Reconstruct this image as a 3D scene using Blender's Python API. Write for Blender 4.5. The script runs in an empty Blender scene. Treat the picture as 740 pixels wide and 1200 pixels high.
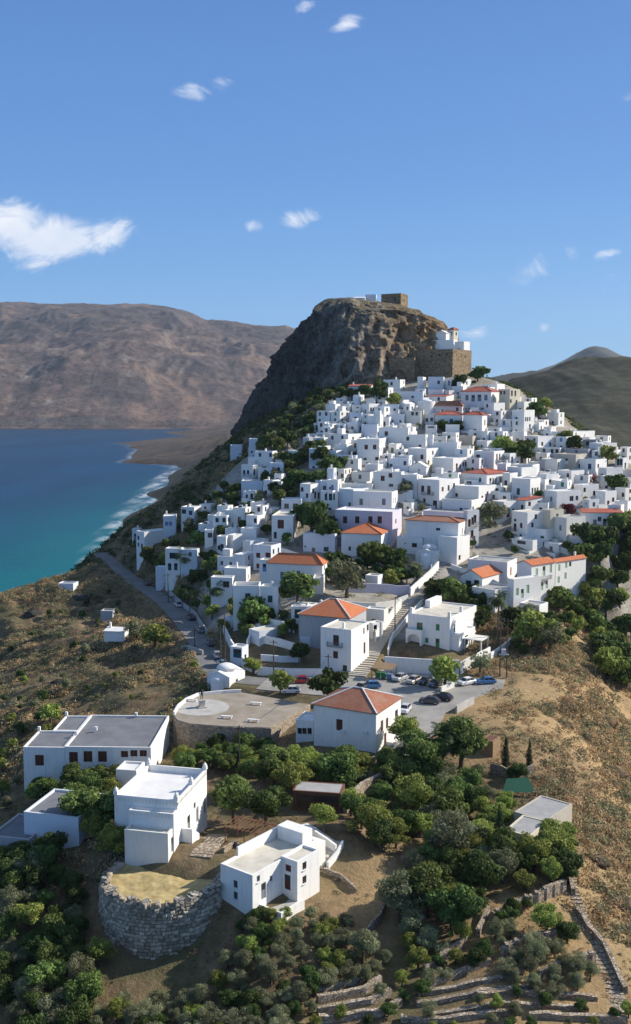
import bpy, math, random
import numpy as np
from mathutils import Vector
R = math.radians
S = bpy.context.scene
COL = S.collection
rng = np.random.default_rng(11)
random.seed(5)
# ---------------------------------------------------------------- camera
CZ, PITCH, F = 130.0, R(6.4), 1203.0
cp, sp = math.cos(PITCH), math.sin(PITCH)
cam = bpy.data.cameras.new('camera'); camo = bpy.data.objects.new('camera', cam); COL.objects.link(camo)
camo.location = (0, 0, CZ); camo.rotation_euler = (R(90) - PITCH, 0, 0)
cam.sensor_fit = 'VERTICAL'; cam.sensor_height = 36; cam.lens = 36 * F / 1200
cam.clip_start = 1; cam.clip_end = 60000
S.camera = camo
def ray(px, py):
    u = (px - 370) / F; v = (600 - py) / F
    return Vector((u, cp + v * sp, -sp + v * cp))
def atY(px, py, Y):
    d = ray(px, py); t = Y / d.y
    return (d.x * t, Y, CZ + d.z * t)
def atZ(px, py, z):
    d = ray(px, py); t = (z - CZ) / d.z
    return (d.x * t, d.y * t, z)
def proj(x, y, z):
    z = z - CZ; dep = y * cp - z * sp
    return 370 + F * x / dep, 600 - F * (y * sp + z * cp) / dep, dep
# ---------------------------------------------------------------- noise (numpy)
def _h(ix, iy, iz, s):
    n = (ix.astype(np.int64) * 374761393 + iy.astype(np.int64) * 668265263 + iz.astype(np.int64) * 2147483647 + s * 974634777) & 0xffffffff
    n = ((n ^ (n >> 13)) * 1274126177) & 0xffffffff
    n = (n ^ (n >> 16)) & 0xffffffff
    return n / 4294967295.0
def vnoise(x, y, z=None, s=0):
    x = np.asarray(x, float); y = np.asarray(y, float); z = np.zeros_like(x) if z is None else np.asarray(z, float)
    ix, iy, iz = np.floor(x), np.floor(y), np.floor(z)
    fx, fy, fz = x - ix, y - iy, z - iz
    fx, fy, fz = [f * f * (3 - 2 * f) for f in (fx, fy, fz)]
    r = 0
    for a in (0, 1):
        for b in (0, 1):
            for c in (0, 1):
                r = r + _h(ix + a, iy + b, iz + c, s) * (fx if a else 1 - fx) * (fy if b else 1 - fy) * (fz if c else 1 - fz)
    return r * 2 - 1
def fbm(x, y, z=None, o=5, s=0, ridged=False, gain=.5):
    r = 0; a = 1; t = 0
    for i in range(o):
        k = 2.03 ** i
        n = vnoise(x * k + i * 17.3, y * k - i * 9.1, None if z is None else z * k, s + i)
        if ridged: n = 1 - 2 * np.abs(n)
        r = r + a * n; t += a; a *= gain
    return r / t
def sstep(a, b, x):
    t = np.clip((x - a) / (b - a), 0, 1); return t * t * (3 - 2 * t)
# ---------------------------------------------------------------- object helpers
def link(name, me, parent=None, mats=None):
    o = bpy.data.objects.new(name, me); COL.objects.link(o)
    if parent is not None: o.parent = parent
    if mats is not None and me is not None and len(me.materials) == 0:
        for m in (mats if isinstance(mats, (list, tuple)) else [mats]): me.materials.append(m)
    return o
def tag(o, label=None, cat=None, group=None, kind=None):
    if label: o['label'] = label
    if cat: o['category'] = cat
    if group: o['group'] = group
    if kind: o['kind'] = kind
    return o
def empty(name, loc, rz=0, label=None, cat=None, group=None):
    o = bpy.data.objects.new(name, None); COL.objects.link(o)
    o.location = loc; o.rotation_euler = (0, 0, rz); o.empty_display_size = .5
    return tag(o, label, cat, group)
def copy_tree(o, parent=None):
    c = o.copy(); COL.objects.link(c); c.parent = parent
    for ch in o.children: copy_tree(ch, c)
    return c
class MB:
    def __init__(s): s.v = []; s.f = []; s.m = []
    def quad(s, a, b, c, d, m=0):
        n = len(s.v); s.v += [tuple(a), tuple(b), tuple(c), tuple(d)]; s.f.append((n, n+1, n+2, n+3)); s.m.append(m)
    def tri(s, a, b, c, m=0):
        n = len(s.v); s.v += [tuple(a), tuple(b), tuple(c)]; s.f.append((n, n+1, n+2)); s.m.append(m)
    def box(s, x0, y0, z0, x1, y1, z1, m=0):
        p = [(x0,y0,z0),(x1,y0,z0),(x1,y1,z0),(x0,y1,z0),(x0,y0,z1),(x1,y0,z1),(x1,y1,z1),(x0,y1,z1)]
        n = len(s.v); s.v += p
        for f in ((0,3,2,1),(4,5,6,7),(0,1,5,4),(1,2,6,5),(2,3,7,6),(3,0,4,7)):
            s.f.append(tuple(n+i for i in f)); s.m.append(m)
        return s
    def cyl(s, x, y, z0, z1, r0, r1=None, n=12, m=0, cap=True):
        r1 = r0 if r1 is None else r1
        return s.tube((x, y, z0), (x, y, z1), r0, r1, n, m)
    def tube(s, a, b, r0, r1=None, n=8, m=0):
        r1 = r0 if r1 is None else r1
        a = Vector(a); b = Vector(b); d = (b - a).normalized()
        q = d.orthogonal().normalized(); w = d.cross(q)
        k = len(s.v)
        for c, r in ((a, r0), (b, r1)):
            for i in range(n):
                t = 2*math.pi*i/n; s.v.append(tuple(c + q*(r*math.cos(t)) + w*(r*math.sin(t))))
        for i in range(n):
            j = (i+1) % n; s.f.append((k+i, k+j, k+n+j, k+n+i)); s.m.append(m)
        s.f.append(tuple(k+i for i in reversed(range(n)))); s.m.append(m)
        s.f.append(tuple(k+n+i for i in range(n))); s.m.append(m)
        return s
    def lathe(s, x, y, prof, n=16, m=0):       # prof: (r, z)
        k = len(s.v)
        for r, z in prof:
            for i in range(n):
                t = 2*math.pi*i/n; s.v.append((x + r*math.cos(t), y + r*math.sin(t), z))
        for j in range(len(prof)-1):
            for i in range(n):
                i2 = (i+1) % n
                s.f.append((k+j*n+i, k+j*n+i2, k+(j+1)*n+i2, k+(j+1)*n+i)); s.m.append(m)
        return s
    def prism(s, pts, z0, z1, m=0, mtop=None):       # pts ccw plan
        n = len(pts); k = len(s.v)
        s.v += [(p[0], p[1], z0) for p in pts] + [(p[0], p[1], z1) for p in pts]
        for i in range(n):
            j = (i+1) % n; s.f.append((k+i, k+j, k+n+j, k+n+i)); s.m.append(m)
        s.f.append(tuple(k+n+i for i in range(n))); s.m.append(m if mtop is None else mtop)
        s.f.append(tuple(k+i for i in reversed(range(n)))); s.m.append(m)
        return s
    def mesh(s, name, mats=None, smooth=False):
        me = bpy.data.meshes.new(name); me.from_pydata(s.v, [], s.f)
        if mats is not None:
            for x in (mats if isinstance(mats, (list, tuple)) else [mats]): me.materials.append(x)
        if any(s.m): me.polygons.foreach_set('material_index', s.m)
        if smooth: me.polygons.foreach_set('use_smooth', [True]*len(s.f))
        me.update(); return me
    def build(s, name, mats, parent=None, smooth=False):
        return link(name, s.mesh(name, mats, smooth), parent)
def np_mesh(name, V, Q, mats=None, smooth=False, col=None):
    """V (n,3), Q (m,4) or (m,3)"""
    me = bpy.data.meshes.new(name); k = Q.shape[1]
    me.vertices.add(len(V)); me.vertices.foreach_set('co', np.ascontiguousarray(V, np.float32).ravel())
    me.loops.add(Q.size); me.loops.foreach_set('vertex_index', np.ascontiguousarray(Q, np.int32).ravel())
    me.polygons.add(len(Q)); me.polygons.foreach_set('loop_start', np.arange(0, Q.size, k, dtype=np.int32))
    if smooth: me.polygons.foreach_set('use_smooth', np.ones(len(Q), bool))
    if col is not None:
        a = me.color_attributes.new('tint', 'FLOAT_COLOR', 'POINT')
        c = np.ones((len(V), 4), np.float32); c[:, :col.shape[1]] = col
        a.data.foreach_set('color', c.ravel())
    me.update(calc_edges=True)
    if mats is not None:
        for x in (mats if isinstance(mats, (list, tuple)) else [mats]): me.materials.append(x)
    return me
# ---------------------------------------------------------------- materials
class NT:
    def __init__(s, name):
        s.mat = bpy.data.materials.new(name); s.mat.use_nodes = True
        s.t = s.mat.node_tree; s.b = s.t.nodes['Principled BSDF']
        s.b.inputs['Specular IOR Level'].default_value = .25
    def n(s, typ, **k):
        nd = s.t.nodes.new(typ)
        for a, v in k.items():
            if a.startswith('i_'): nd.inputs[a[2:].replace('_', ' ')].default_value = v
            elif a.startswith('x'): nd.inputs[int(a[1:])].default_value = v
            else: setattr(nd, a, v)
        return nd
    def l(s, a, b): s.t.links.new(a, b)
    def coords(s, kind='Object', scale=None):
        c = s.n('ShaderNodeTexCoord').outputs[kind] if kind != 'World' else s.n('ShaderNodeNewGeometry').outputs['Position']
        if scale:
            m = s.n('ShaderNodeMapping'); m.inputs['Scale'].default_value = scale; s.l(c, m.inputs['Vector']); c = m.outputs[0]
        return c
    def noise(s, vec, scale, detail=4, rough=.55, dist=0):
        nd = s.n('ShaderNodeTexNoise'); nd.inputs['Scale'].default_value = scale
        nd.inputs['Detail'].default_value = detail; nd.inputs['Roughness'].default_value = rough; nd.inputs['Distortion'].default_value = dist
        s.l(vec, nd.inputs['Vector']); return nd.outputs['Fac']
    def ramp(s, fac, stops, interp='LINEAR'):
        r = s.n('ShaderNodeValToRGB'); cr = r.color_ramp; cr.interpolation = interp
        while len(cr.elements) < len(stops): cr.elements.new(.5)
        for e, (p, c) in zip(cr.elements, stops):
            e.position = p; e.color = (c, c, c, 1) if not isinstance(c, (tuple, list)) else (*c, 1)
        s.l(fac, r.inputs[0]); return r.outputs[0]
    def mix(s, fac, a, b, mode='MIX'):
        m = s.n('ShaderNodeMix', data_type='RGBA', blend_type=mode)
        for sock, v in ((0, fac), (6, a), (7, b)):
            if isinstance(v, bpy.types.NodeSocket): s.l(v, m.inputs[sock])
            elif isinstance(v, (tuple, list)): m.inputs[sock].default_value = (*v, 1)
            else: m.inputs[sock].default_value = v if sock == 0 else (v, v, v, 1)
        return m.outputs[2]
    def col(s, c):
        if isinstance(c, bpy.types.NodeSocket): s.l(c, s.b.inputs['Base Color'])
        else: s.b.inputs['Base Color'].default_value = (*c, 1)
        return s
    def bump(s, h, strength=.5, dist=.1):
        b = s.n('ShaderNodeBump'); b.inputs['Strength'].default_value = strength; b.inputs['Distance'].default_value = dist
        s.l(h, b.inputs['Height']); s.l(b.outputs[0], s.b.inputs['Normal']); return s
    def rough(s, v): s.b.inputs['Roughness'].default_value = v; return s
def varied(name, c1, c2, scale=1.5, rough=.85, bump=.2, bscale=None, kind='World', detail=5, bd=.05):
    t = NT(name); v = t.coords(kind)
    f = t.noise(v, scale, detail, .6)
    t.col(t.ramp(f, [(.3, c1), (.7, c2)])).rough(rough)
    if bump: t.bump(t.noise(v, bscale or scale*6, 4, .6), bump, bd)
    return t.mat
def whitewash(name, c, dirt=(.5, .46, .40), amt=.35, edge=False):
    t = NT(name); v = t.coords('World')
    f = t.noise(v, .35, 4, .6)
    base = t.ramp(f, [(.3, tuple(x*.93 for x in c)), (.7, c)])
    vs = t.n('ShaderNodeMapping'); vs.inputs['Scale'].default_value = (1.6, 1.6, .22); t.l(t.coords('World'), vs.inputs[0])
    st = t.ramp(t.noise(vs.outputs[0], 1.3, 6, .65), [(.5, 0.0), (.78, amt)])
    t.col(t.mix(st, base, dirt)).rough(.9)
    b = t.n('ShaderNodeBump'); b.inputs['Strength'].default_value = .25; b.inputs['Distance'].default_value = .05
    t.l(t.noise(v, 1.8, 4, .6), b.inputs['Height'])
    if edge:
        bv = t.n('ShaderNodeBevel', samples=3); bv.inputs['Radius'].default_value = .07; t.l(bv.outputs[0], b.inputs['Normal'])
    t.l(b.outputs[0], t.b.inputs['Normal'])
    return t.mat
M = {}
M['white'] = whitewash('whitewash', (.83, .81, .765))
M['white_near'] = whitewash('whitewash_near', (.83, .81, .765), amt=.45, edge=True)
M['offwhite'] = whitewash('offwhite_plaster', (.72, .70, .64), amt=.5)
M['cream'] = whitewash('cream_plaster', (.66, .60, .46), amt=.5)
M['beige'] = whitewash('beige_plaster', (.50, .45, .37), (.3, .26, .2), .6)
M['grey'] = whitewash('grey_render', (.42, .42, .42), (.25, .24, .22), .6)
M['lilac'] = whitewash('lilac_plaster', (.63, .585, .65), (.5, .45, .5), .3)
M['white_shaded'] = whitewash('shade_tinted_whitewash', (.68, .71, .75), (.5, .5, .5), .35)  # whitewash with the blue cast of shade worked into its colour
M['roofwhite'] = varied('roof_white', (.66, .65, .62), (.78, .77, .75), .5, .9, .15)
M['roofcream'] = varied('roof_cream', (.48, .44, .36), (.66, .62, .53), .45, .9, .2)
M['roofgrey'] = varied('roof_grey', (.26, .26, .26), (.40, .39, .37), .4, .9, .2)
M['roofdark'] = varied('roof_dark', (.13, .135, .15), (.20, .205, .22), .3, .85, .2)
M['concrete'] = varied('concrete', (.36, .34, .31), (.50, .48, .44), .6, .9, .25)
M['paving'] = varied('paving', (.42, .38, .32), (.58, .54, .47), .9, .9, .25)
M['asphalt'] = varied('asphalt', (.13, .13, .13), (.23, .22, .21), .25, .9, .2, 8)
M['darkwood'] = varied('dark_wood', (.05, .025, .015), (.12, .06, .035), 2, .6, .1)
M['wood'] = varied('wood', (.20, .13, .07), (.34, .23, .13), 3, .7, .2)
M['polewood'] = varied('pole_wood', (.06, .045, .035), (.13, .10, .08), 2, .8, .2)
M['pipe'] = varied('metal_dark', (.04, .04, .04), (.07, .07, .07), 3, .5, 0)
M['metal'] = varied('metal_light', (.45, .46, .48), (.6, .6, .62), 3, .4, 0)
def flat(name, c, rough=.6, metal=0, spec=.3, coat=0):
    t = NT(name); v = t.coords('Object'); f = t.noise(v, 3, 3)
    t.col(t.ramp(f, [(.35, tuple(x*.88 for x in c)), (.65, c)])).rough(rough)
    t.b.inputs['Metallic'].default_value = metal; t.b.inputs['Specular IOR Level'].default_value = spec
    t.b.inputs['Coat Weight'].default_value = coat
    return t.mat
M['brown'] = flat('brown_paint', (.10, .035, .02)); M['blue'] = flat('blue_paint', (.16, .25, .48)); M['green'] = flat('green_paint', (.05, .22, .08))
M['red'] = flat('red_paint', (.35, .03, .03)); M['greyp'] = flat('grey_paint', (.2, .21, .22)); M['whitep'] = flat('white_paint', (.75, .75, .74))
M['palegreen'] = flat('pale_green_paint', (.35, .5, .33)); M['teal'] = flat('dark_teal_paint', (.02, .08, .09)); M['navy'] = flat('navy_paint', (.03, .05, .14))
M['glass'] = flat('window_glass', (.025, .03, .035), .12, 0, .6)
M['bronze'] = flat('dark_bronze', (.06, .065, .06), .45, .6)
M['rust'] = flat('rust_steel', (.16, .07, .04), .8)
M['tarp'] = flat('green_shade_net', (.02, .10, .06), .8)
def tiles(name, c1, c2, c3):
    t = NT(name); v = t.coords('World')
    f = t.noise(v, 2.2, 6, .7); g = t.noise(v, .35, 3)
    c = t.mix(t.ramp(g, [(.4, 0.0), (.75, .7)]), t.ramp(f, [(.32, c1), (.66, c2)]), c3)
    uv = t.n('ShaderNodeUVMap').outputs[0]
    w = t.n('ShaderNodeTexWave', wave_type='BANDS', bands_direction='X'); w.inputs['Scale'].default_value = 1.35; t.l(uv, w.inputs['Vector'])
    w2 = t.n('ShaderNodeTexWave', wave_type='BANDS', bands_direction='Y', wave_profile='SAW'); w2.inputs['Scale'].default_value = 1.0; t.l(uv, w2.inputs['Vector'])
    t.col(t.mix(t.ramp(w.outputs['Fac'], [(.0, .55), (.35, 0.0)]), c, tuple(x*.55 for x in c1))).rough(.85)
    m = t.n('ShaderNodeMath', operation='ADD'); t.l(w.outputs['Fac'], m.inputs[0])
    m2 = t.n('ShaderNodeMath', operation='MULTIPLY', x1=.4); t.l(w2.outputs['Fac'], m2.inputs[0]); t.l(m2.outputs[0], m.inputs[1])
    t.bump(m.outputs[0], .7, .08)
    return t.mat
M['tile'] = tiles('roof_tiles_orange', (.50, .14, .055), (.66, .23, .10), (.54, .23, .13))
M['tileold'] = tiles('roof_tiles_old', (.26, .10, .06), (.48, .19, .11), (.38, .26, .19))
M['tilered'] = tiles('roof_tiles_red', (.40, .09, .05), (.52, .14, .09), (.48, .22, .18))
def stone(name, c1, c2, c3, scale=1.6, mortar=.35):
    t = NT(name); v0 = t.coords('World')
    mp = t.n('ShaderNodeMapping'); mp.inputs['Scale'].default_value = (1, 1, 1.5); t.l(v0, mp.inputs[0]); v = mp.outputs[0]
    vo = t.n('ShaderNodeTexVoronoi', feature='F1'); vo.inputs['Scale'].default_value = scale; t.l(v, vo.inputs['Vector'])
    ve = t.n('ShaderNodeTexVoronoi', feature='DISTANCE_TO_EDGE'); ve.inputs['Scale'].default_value = scale; t.l(v, ve.inputs['Vector'])
    sep = t.n('ShaderNodeSeparateColor'); t.l(vo.outputs['Color'], sep.inputs[0])
    c = t.ramp(sep.outputs[0], [(.1, c1), (.5, c2), (.95, c3)])
    c = t.mix(t.ramp(t.noise(v0, 3, 5, .7), [(.35, .35), (.6, 0.0)]), c, tuple(x*.5 for x in c1))
    e = t.ramp(ve.outputs['Distance'], [(.0, 0.0), (.09, 1.0)])
    c = t.mix(e, tuple(x*mortar for x in c1), c)
    t.col(c).rough(.95)
    t.bump(e, .8, .12)
    return t.mat
M['stone'] = stone('rubble_stone', (.30, .235, .17), (.42, .34, .255), (.54, .46, .36), 2.4, .5)
M['bigstone'] = stone('ashlar_stone', (.26, .23, .19), (.38, .34, .28), (.50, .46, .38), 1.2)
M['fortstone'] = stone('fort_stone', (.20, .145, .09), (.33, .24, .15), (.40, .30, .19), 1.3, .55)
# ---------------------------------------------------------------- terrain control points
CP = []
def cy(px, py, Y): CP.append(atY(px, py, Y))
def cz(px, py, z): CP.append(atZ(px, py, z))
for a in [(480,800,70),(430,810,70),(560,800,70.3),(540,822,69.8),(417,888,69.2),(350,872,68.6),(250,885,66),(210,885,65.5),(300,895,66.5),
          (250,775,70.2),(330,795,70),(100,922,64.5),(180,925,66),(40,925,62),(190,1003,69),(230,985,69.3),(110,1000,67),(120,1060,64.5),(90,1130,61),
          (182,1130,61.5),(255,1100,64),(290,1060,66.4),(300,1085,65.3),(360,1050,66),(400,1010,67.3),(430,1060,65.2),(430,1110,64.2),(370,1200,62.3),
          (260,1160,61.8),(180,1200,60),(90,1200,59.5),(0,1200,58),(740,1200,62),(560,1200,62.5),(640,1150,63.6),(560,1120,64.2),(480,1150,63),
          (640,1060,65.6),(560,1040,65.8),(480,1000,66.5),(450,950,67.3),(380,945,67.6),(300,935,67),(550,900,68.6),(500,900,68.8),(630,960,67),(600,990,66.5),
          (600,830,70.2),(640,790,70.8),(600,770,71.5),(590,880,69),(620,900,68.4),(660,880,67.5),(680,960,66),(690,1010,65),(720,1080,63.2),(740,1120,62.3),
          (680,820,68.5),(700,900,64.5),(725,960,62),(740,1020,60.5),(740,920,60),(740,850,60),(715,830,64),
          (570,745,73.2),(540,745,73.5),(500,770,71.8),(450,760,72.8),(425,790,70.6),(455,735,74.5),(470,760,72.8),(490,690,79),(520,662,83),(400,770,71.5),(385,788,70.5),(330,770,71.5),
          (300,740,74),(360,720,77.5),(400,690,80.5),(440,700,79),(430,655,84),(350,665,82.5),(300,700,78),(270,720,74),(290,660,82),(240,700,75),
          (160,683,70.2),(200,710,70.2),(228,740,70.2),(130,655,70.0),(600,700,77.5),(650,690,77),(620,730,74.5),(660,740,72),(690,700,74),(640,760,71.8)]: cz(*a)
for a in [(430,600,318),(430,560,342),(430,520,370),(420,490,398),(440,460,432),(500,445,452),(540,440,452),(560,470,412),(560,510,382),(560,550,350),(560,600,318),(600,650,291),
          (500,600,318),(500,550,350),(500,500,392),(640,600,315),(700,625,303),(700,570,340),(640,550,356),(640,510,384),(700,530,372),(735,550,356),(610,480,405),(740,600,322),
          (600,455,432),(350,600,322),(350,560,348),(300,560,362),(300,530,378),(370,520,384),(330,520,400),(380,480,425),(330,505,420),(290,600,330),(250,620,332),
          (250,570,385),(200,620,352),(190,650,335),(150,640,362),(230,650,312),(270,540,420),
          (150,617,405),(220,560,440),(288,505,470),(110,655,395),(60,680,352),(0,706,330),(150,740,268),(80,740,282),(0,780,272),(100,800,232),(170,800,222),(0,860,212),(60,860,205),(0,930,180),(0,1000,148),(0,1100,124),
          (740,720,290),(715,680,288),(735,650,300),(740,790,262),
          (740,540,520),(680,500,640),(740,430,1000),(680,428,980),(620,448,900),(740,470,760),(0,722,440),(30,712,440),(60,702,445),(90,692,450),(115,672,455),(135,650,460),(160,622,470),(190,600,470),(225,572,475),(260,543,480),(285,522,485),(150,630,420),(40,720,520),(110,700,540),(150,665,560),(190,625,560)]: cy(*a)
for a in [(185,521,8),(160,523,4),(230,516,12),(205,536,7),(165,541,4),(148,541,2),(140,519,1),(122,520,-15),(126,533,-15),(146,531,-5),(150,553,-15),(190,554,-12),(215,548,1),(232,513,12),(180,507,-4),(150,509,-8),(275,503,22),(120,505,-20),(250,530,30),(240,545,22),(228,572,34),(215,588,26),(222,560,22),(190,600,14),(150,583,-12),(168,574,-14),(180,562,-12),(185,585,0),(200,570,2),(225,505,-2),(200,510,-2),(245,503,-2),(262,506,12)]: cz(*a)
CP += [(-230,300,0),(-215,450,0),(-172,640,0),(-170,750,0),(-180,918,0),(-205,1159,0),(-255,1900,0),(-100,600,38),(-60,700,42),(-60,600,66),(-20,560,95),(0,620,100),(60,620,110),(100,600,105),
       (-130,300,38),(-120,220,42),(-110,150,45),(-90,100,51),(-60,80,55),(0,70,58),(60,80,58),(100,110,55),(90,150,54),(110,200,50),(130,260,50),(150,330,66),
       (170,420,70),(220,560,62),(300,300,40),(300,120,35),(200,150,38),(420,700,90),(420,1000,165),(600,1000,175),(300,1200,120),(100,1100,80),(0,1500,60),(-160,1500,20),(300,2200,120),(-100,2200,60),
       
       (0,3200,70),(100,4000,120),(-290,1159,-30),(-350,1800,-30),(-300,700,-25),(-330,450,-25),(-350,250,-25),(-300,100,-20),(-420,1900,-25),(700,500,60),(800,1500,200),(900,100,40),(-700,3400,-40),(-700,1500,-50),(800,3200,200)]
CP = np.array(CP, float)
def rbf_fit(P, c=14.0, lam=.02):
    n = len(P); X = P[:, :2]
    d = np.sqrt(((X[:, None]-X[None])**2).sum(-1) + c*c)
    A = np.zeros((n+3, n+3)); A[:n, :n] = -d - np.eye(n)*lam*-1*-1
    A[:n, n] = 1; A[:n, n+1:] = X/500; A[n, :n] = 1; A[n+1:, :n] = (X/500).T
    b = np.zeros(n+3); b[:n] = P[:, 2]
    w = np.linalg.solve(A, b)
    def ev(x, y):
        out = np.full(x.shape, w[n]) + w[n+1]*x/500 + w[n+2]*y/500
        for i in range(n): out -= w[i]*np.sqrt((x-X[i,0])**2+(y-X[i,1])**2+c*c)
        return out
    return ev
rb = rbf_fit(CP)
def axis(segs):
    out = [segs[0][0]]
    for a, b, st in segs: out += list(np.linspace(a, b, max(1, round((b-a)/st))+1)[1:])
    return np.array(out)
GX = axis([(-760,-300,20),(-300,-135,4),(-135,150,.85),(150,260,2.5),(260,900,18)])
GY = axis([(20,85,6),(85,330,.8),(330,470,1.2),(470,620,5),(620,4300,20)])
gx, gy = np.meshgrid(GX, GY)
gz = rb(gx, gy)
amp = np.clip((gy-30)/400, .25, 1.0)
detail = fbm(gx/22, gy/22, o=5, s=3)*1.3 + fbm(gx/5, gy/5, o=3, s=9)*.35
far = sstep(500, 900, gy)
lw = sstep(-26, -46, gx)*sstep(520, 440, gy)*sstep(120, 150, gy)
rw = sstep(44, 58, gx)*sstep(120, 140, gy)*sstep(300, 270, gy)
detail = detail + (lw*3.4+rw*2.2)*(fbm(gx/15+gy/40, gy/11, o=5, s=63, ridged=True)-.25)
hillmask = sstep(.5, 6, gz)
gz = gz + detail*(1-far) *np.where(gy<470,.7,1) + far*hillmask*(fbm(gx/140, gy/140, o=6, s=5, ridged=True)*13-4 + fbm(gx/40, gy/40, o=4, s=15)*3)*np.clip((gz+4)/40,0.1,1)
def pip(poly, x, y):
    ins = np.zeros(x.shape, bool); n = len(poly)
    for i in range(n):
        x1, y1 = poly[i][:2]; x2, y2 = poly[(i+1) % n][:2]
        if y1 == y2: continue
        c = ((y1 > y) != (y2 > y)) & (x < (x2-x1)*(y-y1)/(y2-y1)+x1)
        ins ^= c
    return ins
def polydist(poly, x, y, closed=True):
    d = np.full(x.shape, 1e9); t0 = np.zeros(x.shape); n = len(poly)
    for i in range(n if closed else n-1):
        x1, y1 = poly[i][:2]; x2, y2 = poly[(i+1) % n][:2]
        L = (x2-x1)**2+(y2-y1)**2
        t = np.clip(((x-x1)*(x2-x1)+(y-y1)*(y2-y1))/L, 0, 1)
        dd = np.hypot(x-x1-t*(x2-x1), y-y1-t*(y2-y1))
        m = dd < d; d = np.where(m, dd, d); t0 = np.where(m, i+t, t0)
    return d, t0
def sel(poly, pad):
    xs = [p[0] for p in poly]; ys = [p[1] for p in poly]
    return (slice(np.searchsorted(GY, min(ys)-pad), np.searchsorted(GY, max(ys)+pad)+1), slice(np.searchsorted(GX, min(xs)-pad), np.searchsorted(GX, max(xs)+pad)+1))
def flatten(poly, z, fall=3.0, inset=0):
    s = sel(poly, fall+2); x = gx[s]; y = gy[s]
    d, _ = polydist(poly, x, y); ins = pip(poly, x, y)
    w = np.where(ins, 1, 1-sstep(0, fall, d)); gz[s] = gz[s]*(1-w) + z*w
def flatten_line(line, half, fall, dz=0):
    s = sel(line, half+fall+2); x = gx[s]; y = gy[s]
    d, t = polydist(line, x, y, False)
    i = np.clip(t.astype(int), 0, len(line)-2); f = t-i; zz = np.array([p[2] for p in line])
    zl = zz[i]*(1-f)+zz[i+1]*f + dz
    w = 1-sstep(half, half+fall, d); gz[s] = gz[s]*(1-w) + zl*w
def smooth_line(pts, n=6):
    P = [np.array(p, float) for p in pts]; out = []
    for i in range(len(P)-1):
        p0 = P[max(i-1,0)]; p1 = P[i]; p2 = P[i+1]; p3 = P[min(i+2, len(P)-1)]
        for k in range(n):
            t = k/n; out.append(.5*((2*p1)+(-p0+p2)*t+(2*p0-5*p1+4*p2-p3)*t*t+(-p0+3*p1-3*p2+p3)*t**3))
    out.append(P[-1]); return [tuple(p) for p in out]
ROAD = smooth_line([atZ(118,648,69.6), atZ(133,662,69.9), atZ(160,683,70), atZ(192,704,70.1), atZ(215,727,70.1), atZ(237,757,70.1), atZ(252,784,70.05), atZ(285,797,70.02), atZ(340,800,70), atZ(400,806,70)])
SQUARE = [atZ(*p, 70) for p in [(325,786),(425,789),(470,776),(545,795),(592,797),(590,806),(560,817),(522,836),(508,862),(492,880),(470,892),(466,860),(440,820),(370,815),(300,808)]]
STEPS = smooth_line([atZ(415,795,70.1), atZ(432,768,72), atZ(452,735,74.6), atZ(472,708,77.4), atZ(496,682,80), atZ(512,664,82.8), atZ(521,650,84.6), atZ(528,640,86)])
PLAZA_Z = 70.9
plz = [(203,838),(208,829),(218,821),(232,815),(262,812),(283,811),(364,825),(318,853),(262,851),(222,848),(208,844)]
PLAZA = [atZ(*p, PLAZA_Z) for p in plz]
flatten(SQUARE, 70.0, 3); flatten_line(ROAD, 3.4, 3); flatten_line(STEPS, 2.4, 2.0, -.05)
gz[sel(PLAZA, 0)] = np.where(pip(PLAZA, gx[sel(PLAZA,0)], gy[sel(PLAZA,0)]), np.minimum(gz[sel(PLAZA,0)], PLAZA_Z-1.2), gz[sel(PLAZA,0)])
def ground(x, y):
    i = int(np.clip(np.searchsorted(GX, x)-1, 0, len(GX)-2)); j = int(np.clip(np.searchsorted(GY, y)-1, 0, len(GY)-2))
    u = (x-GX[i])/(GX[i+1]-GX[i]); v = (y-GY[j])/(GY[j+1]-GY[j])
    return float((gz[j,i]*(1-u)+gz[j,i+1]*u)*(1-v)+(gz[j+1,i]*(1-u)+gz[j+1,i+1]*u)*v)
def ground_np(x, y):
    i = np.clip(np.searchsorted(GX, x)-1, 0, len(GX)-2); j = np.clip(np.searchsorted(GY, y)-1, 0, len(GY)-2)
    u = (x-GX[i])/(GX[i+1]-GX[i]); v = (y-GY[j])/(GY[j+1]-GY[j])
    return (gz[j,i]*(1-u)+gz[j,i+1]*u)*(1-v)+(gz[j+1,i]*(1-u)+gz[j+1,i+1]*u)*v
def hit(px, py, h=0.0, y0=85, y1=560, rock=False):
    """point on the ray at height h above the ground (first crossing)"""
    d = ray(px, py); prev = None; y = y0
    while y < y1:
        t = y/d.y; x = d.x*t; z = CZ+d.z*t
        g = z - (ground(x, y)+h)
        if g <= 0:
            if prev is None: return (x, y, z)
            a, b = prev, y
            for _ in range(18):
                m = (a+b)/2; t = m/d.y
                if CZ+d.z*t - ground(d.x*t, m) - h > 0: a = m
                else: b = m
            t = a/d.y; return (d.x*t, a, CZ+d.z*t)
        prev = y; y += 1.0
    return None
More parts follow.
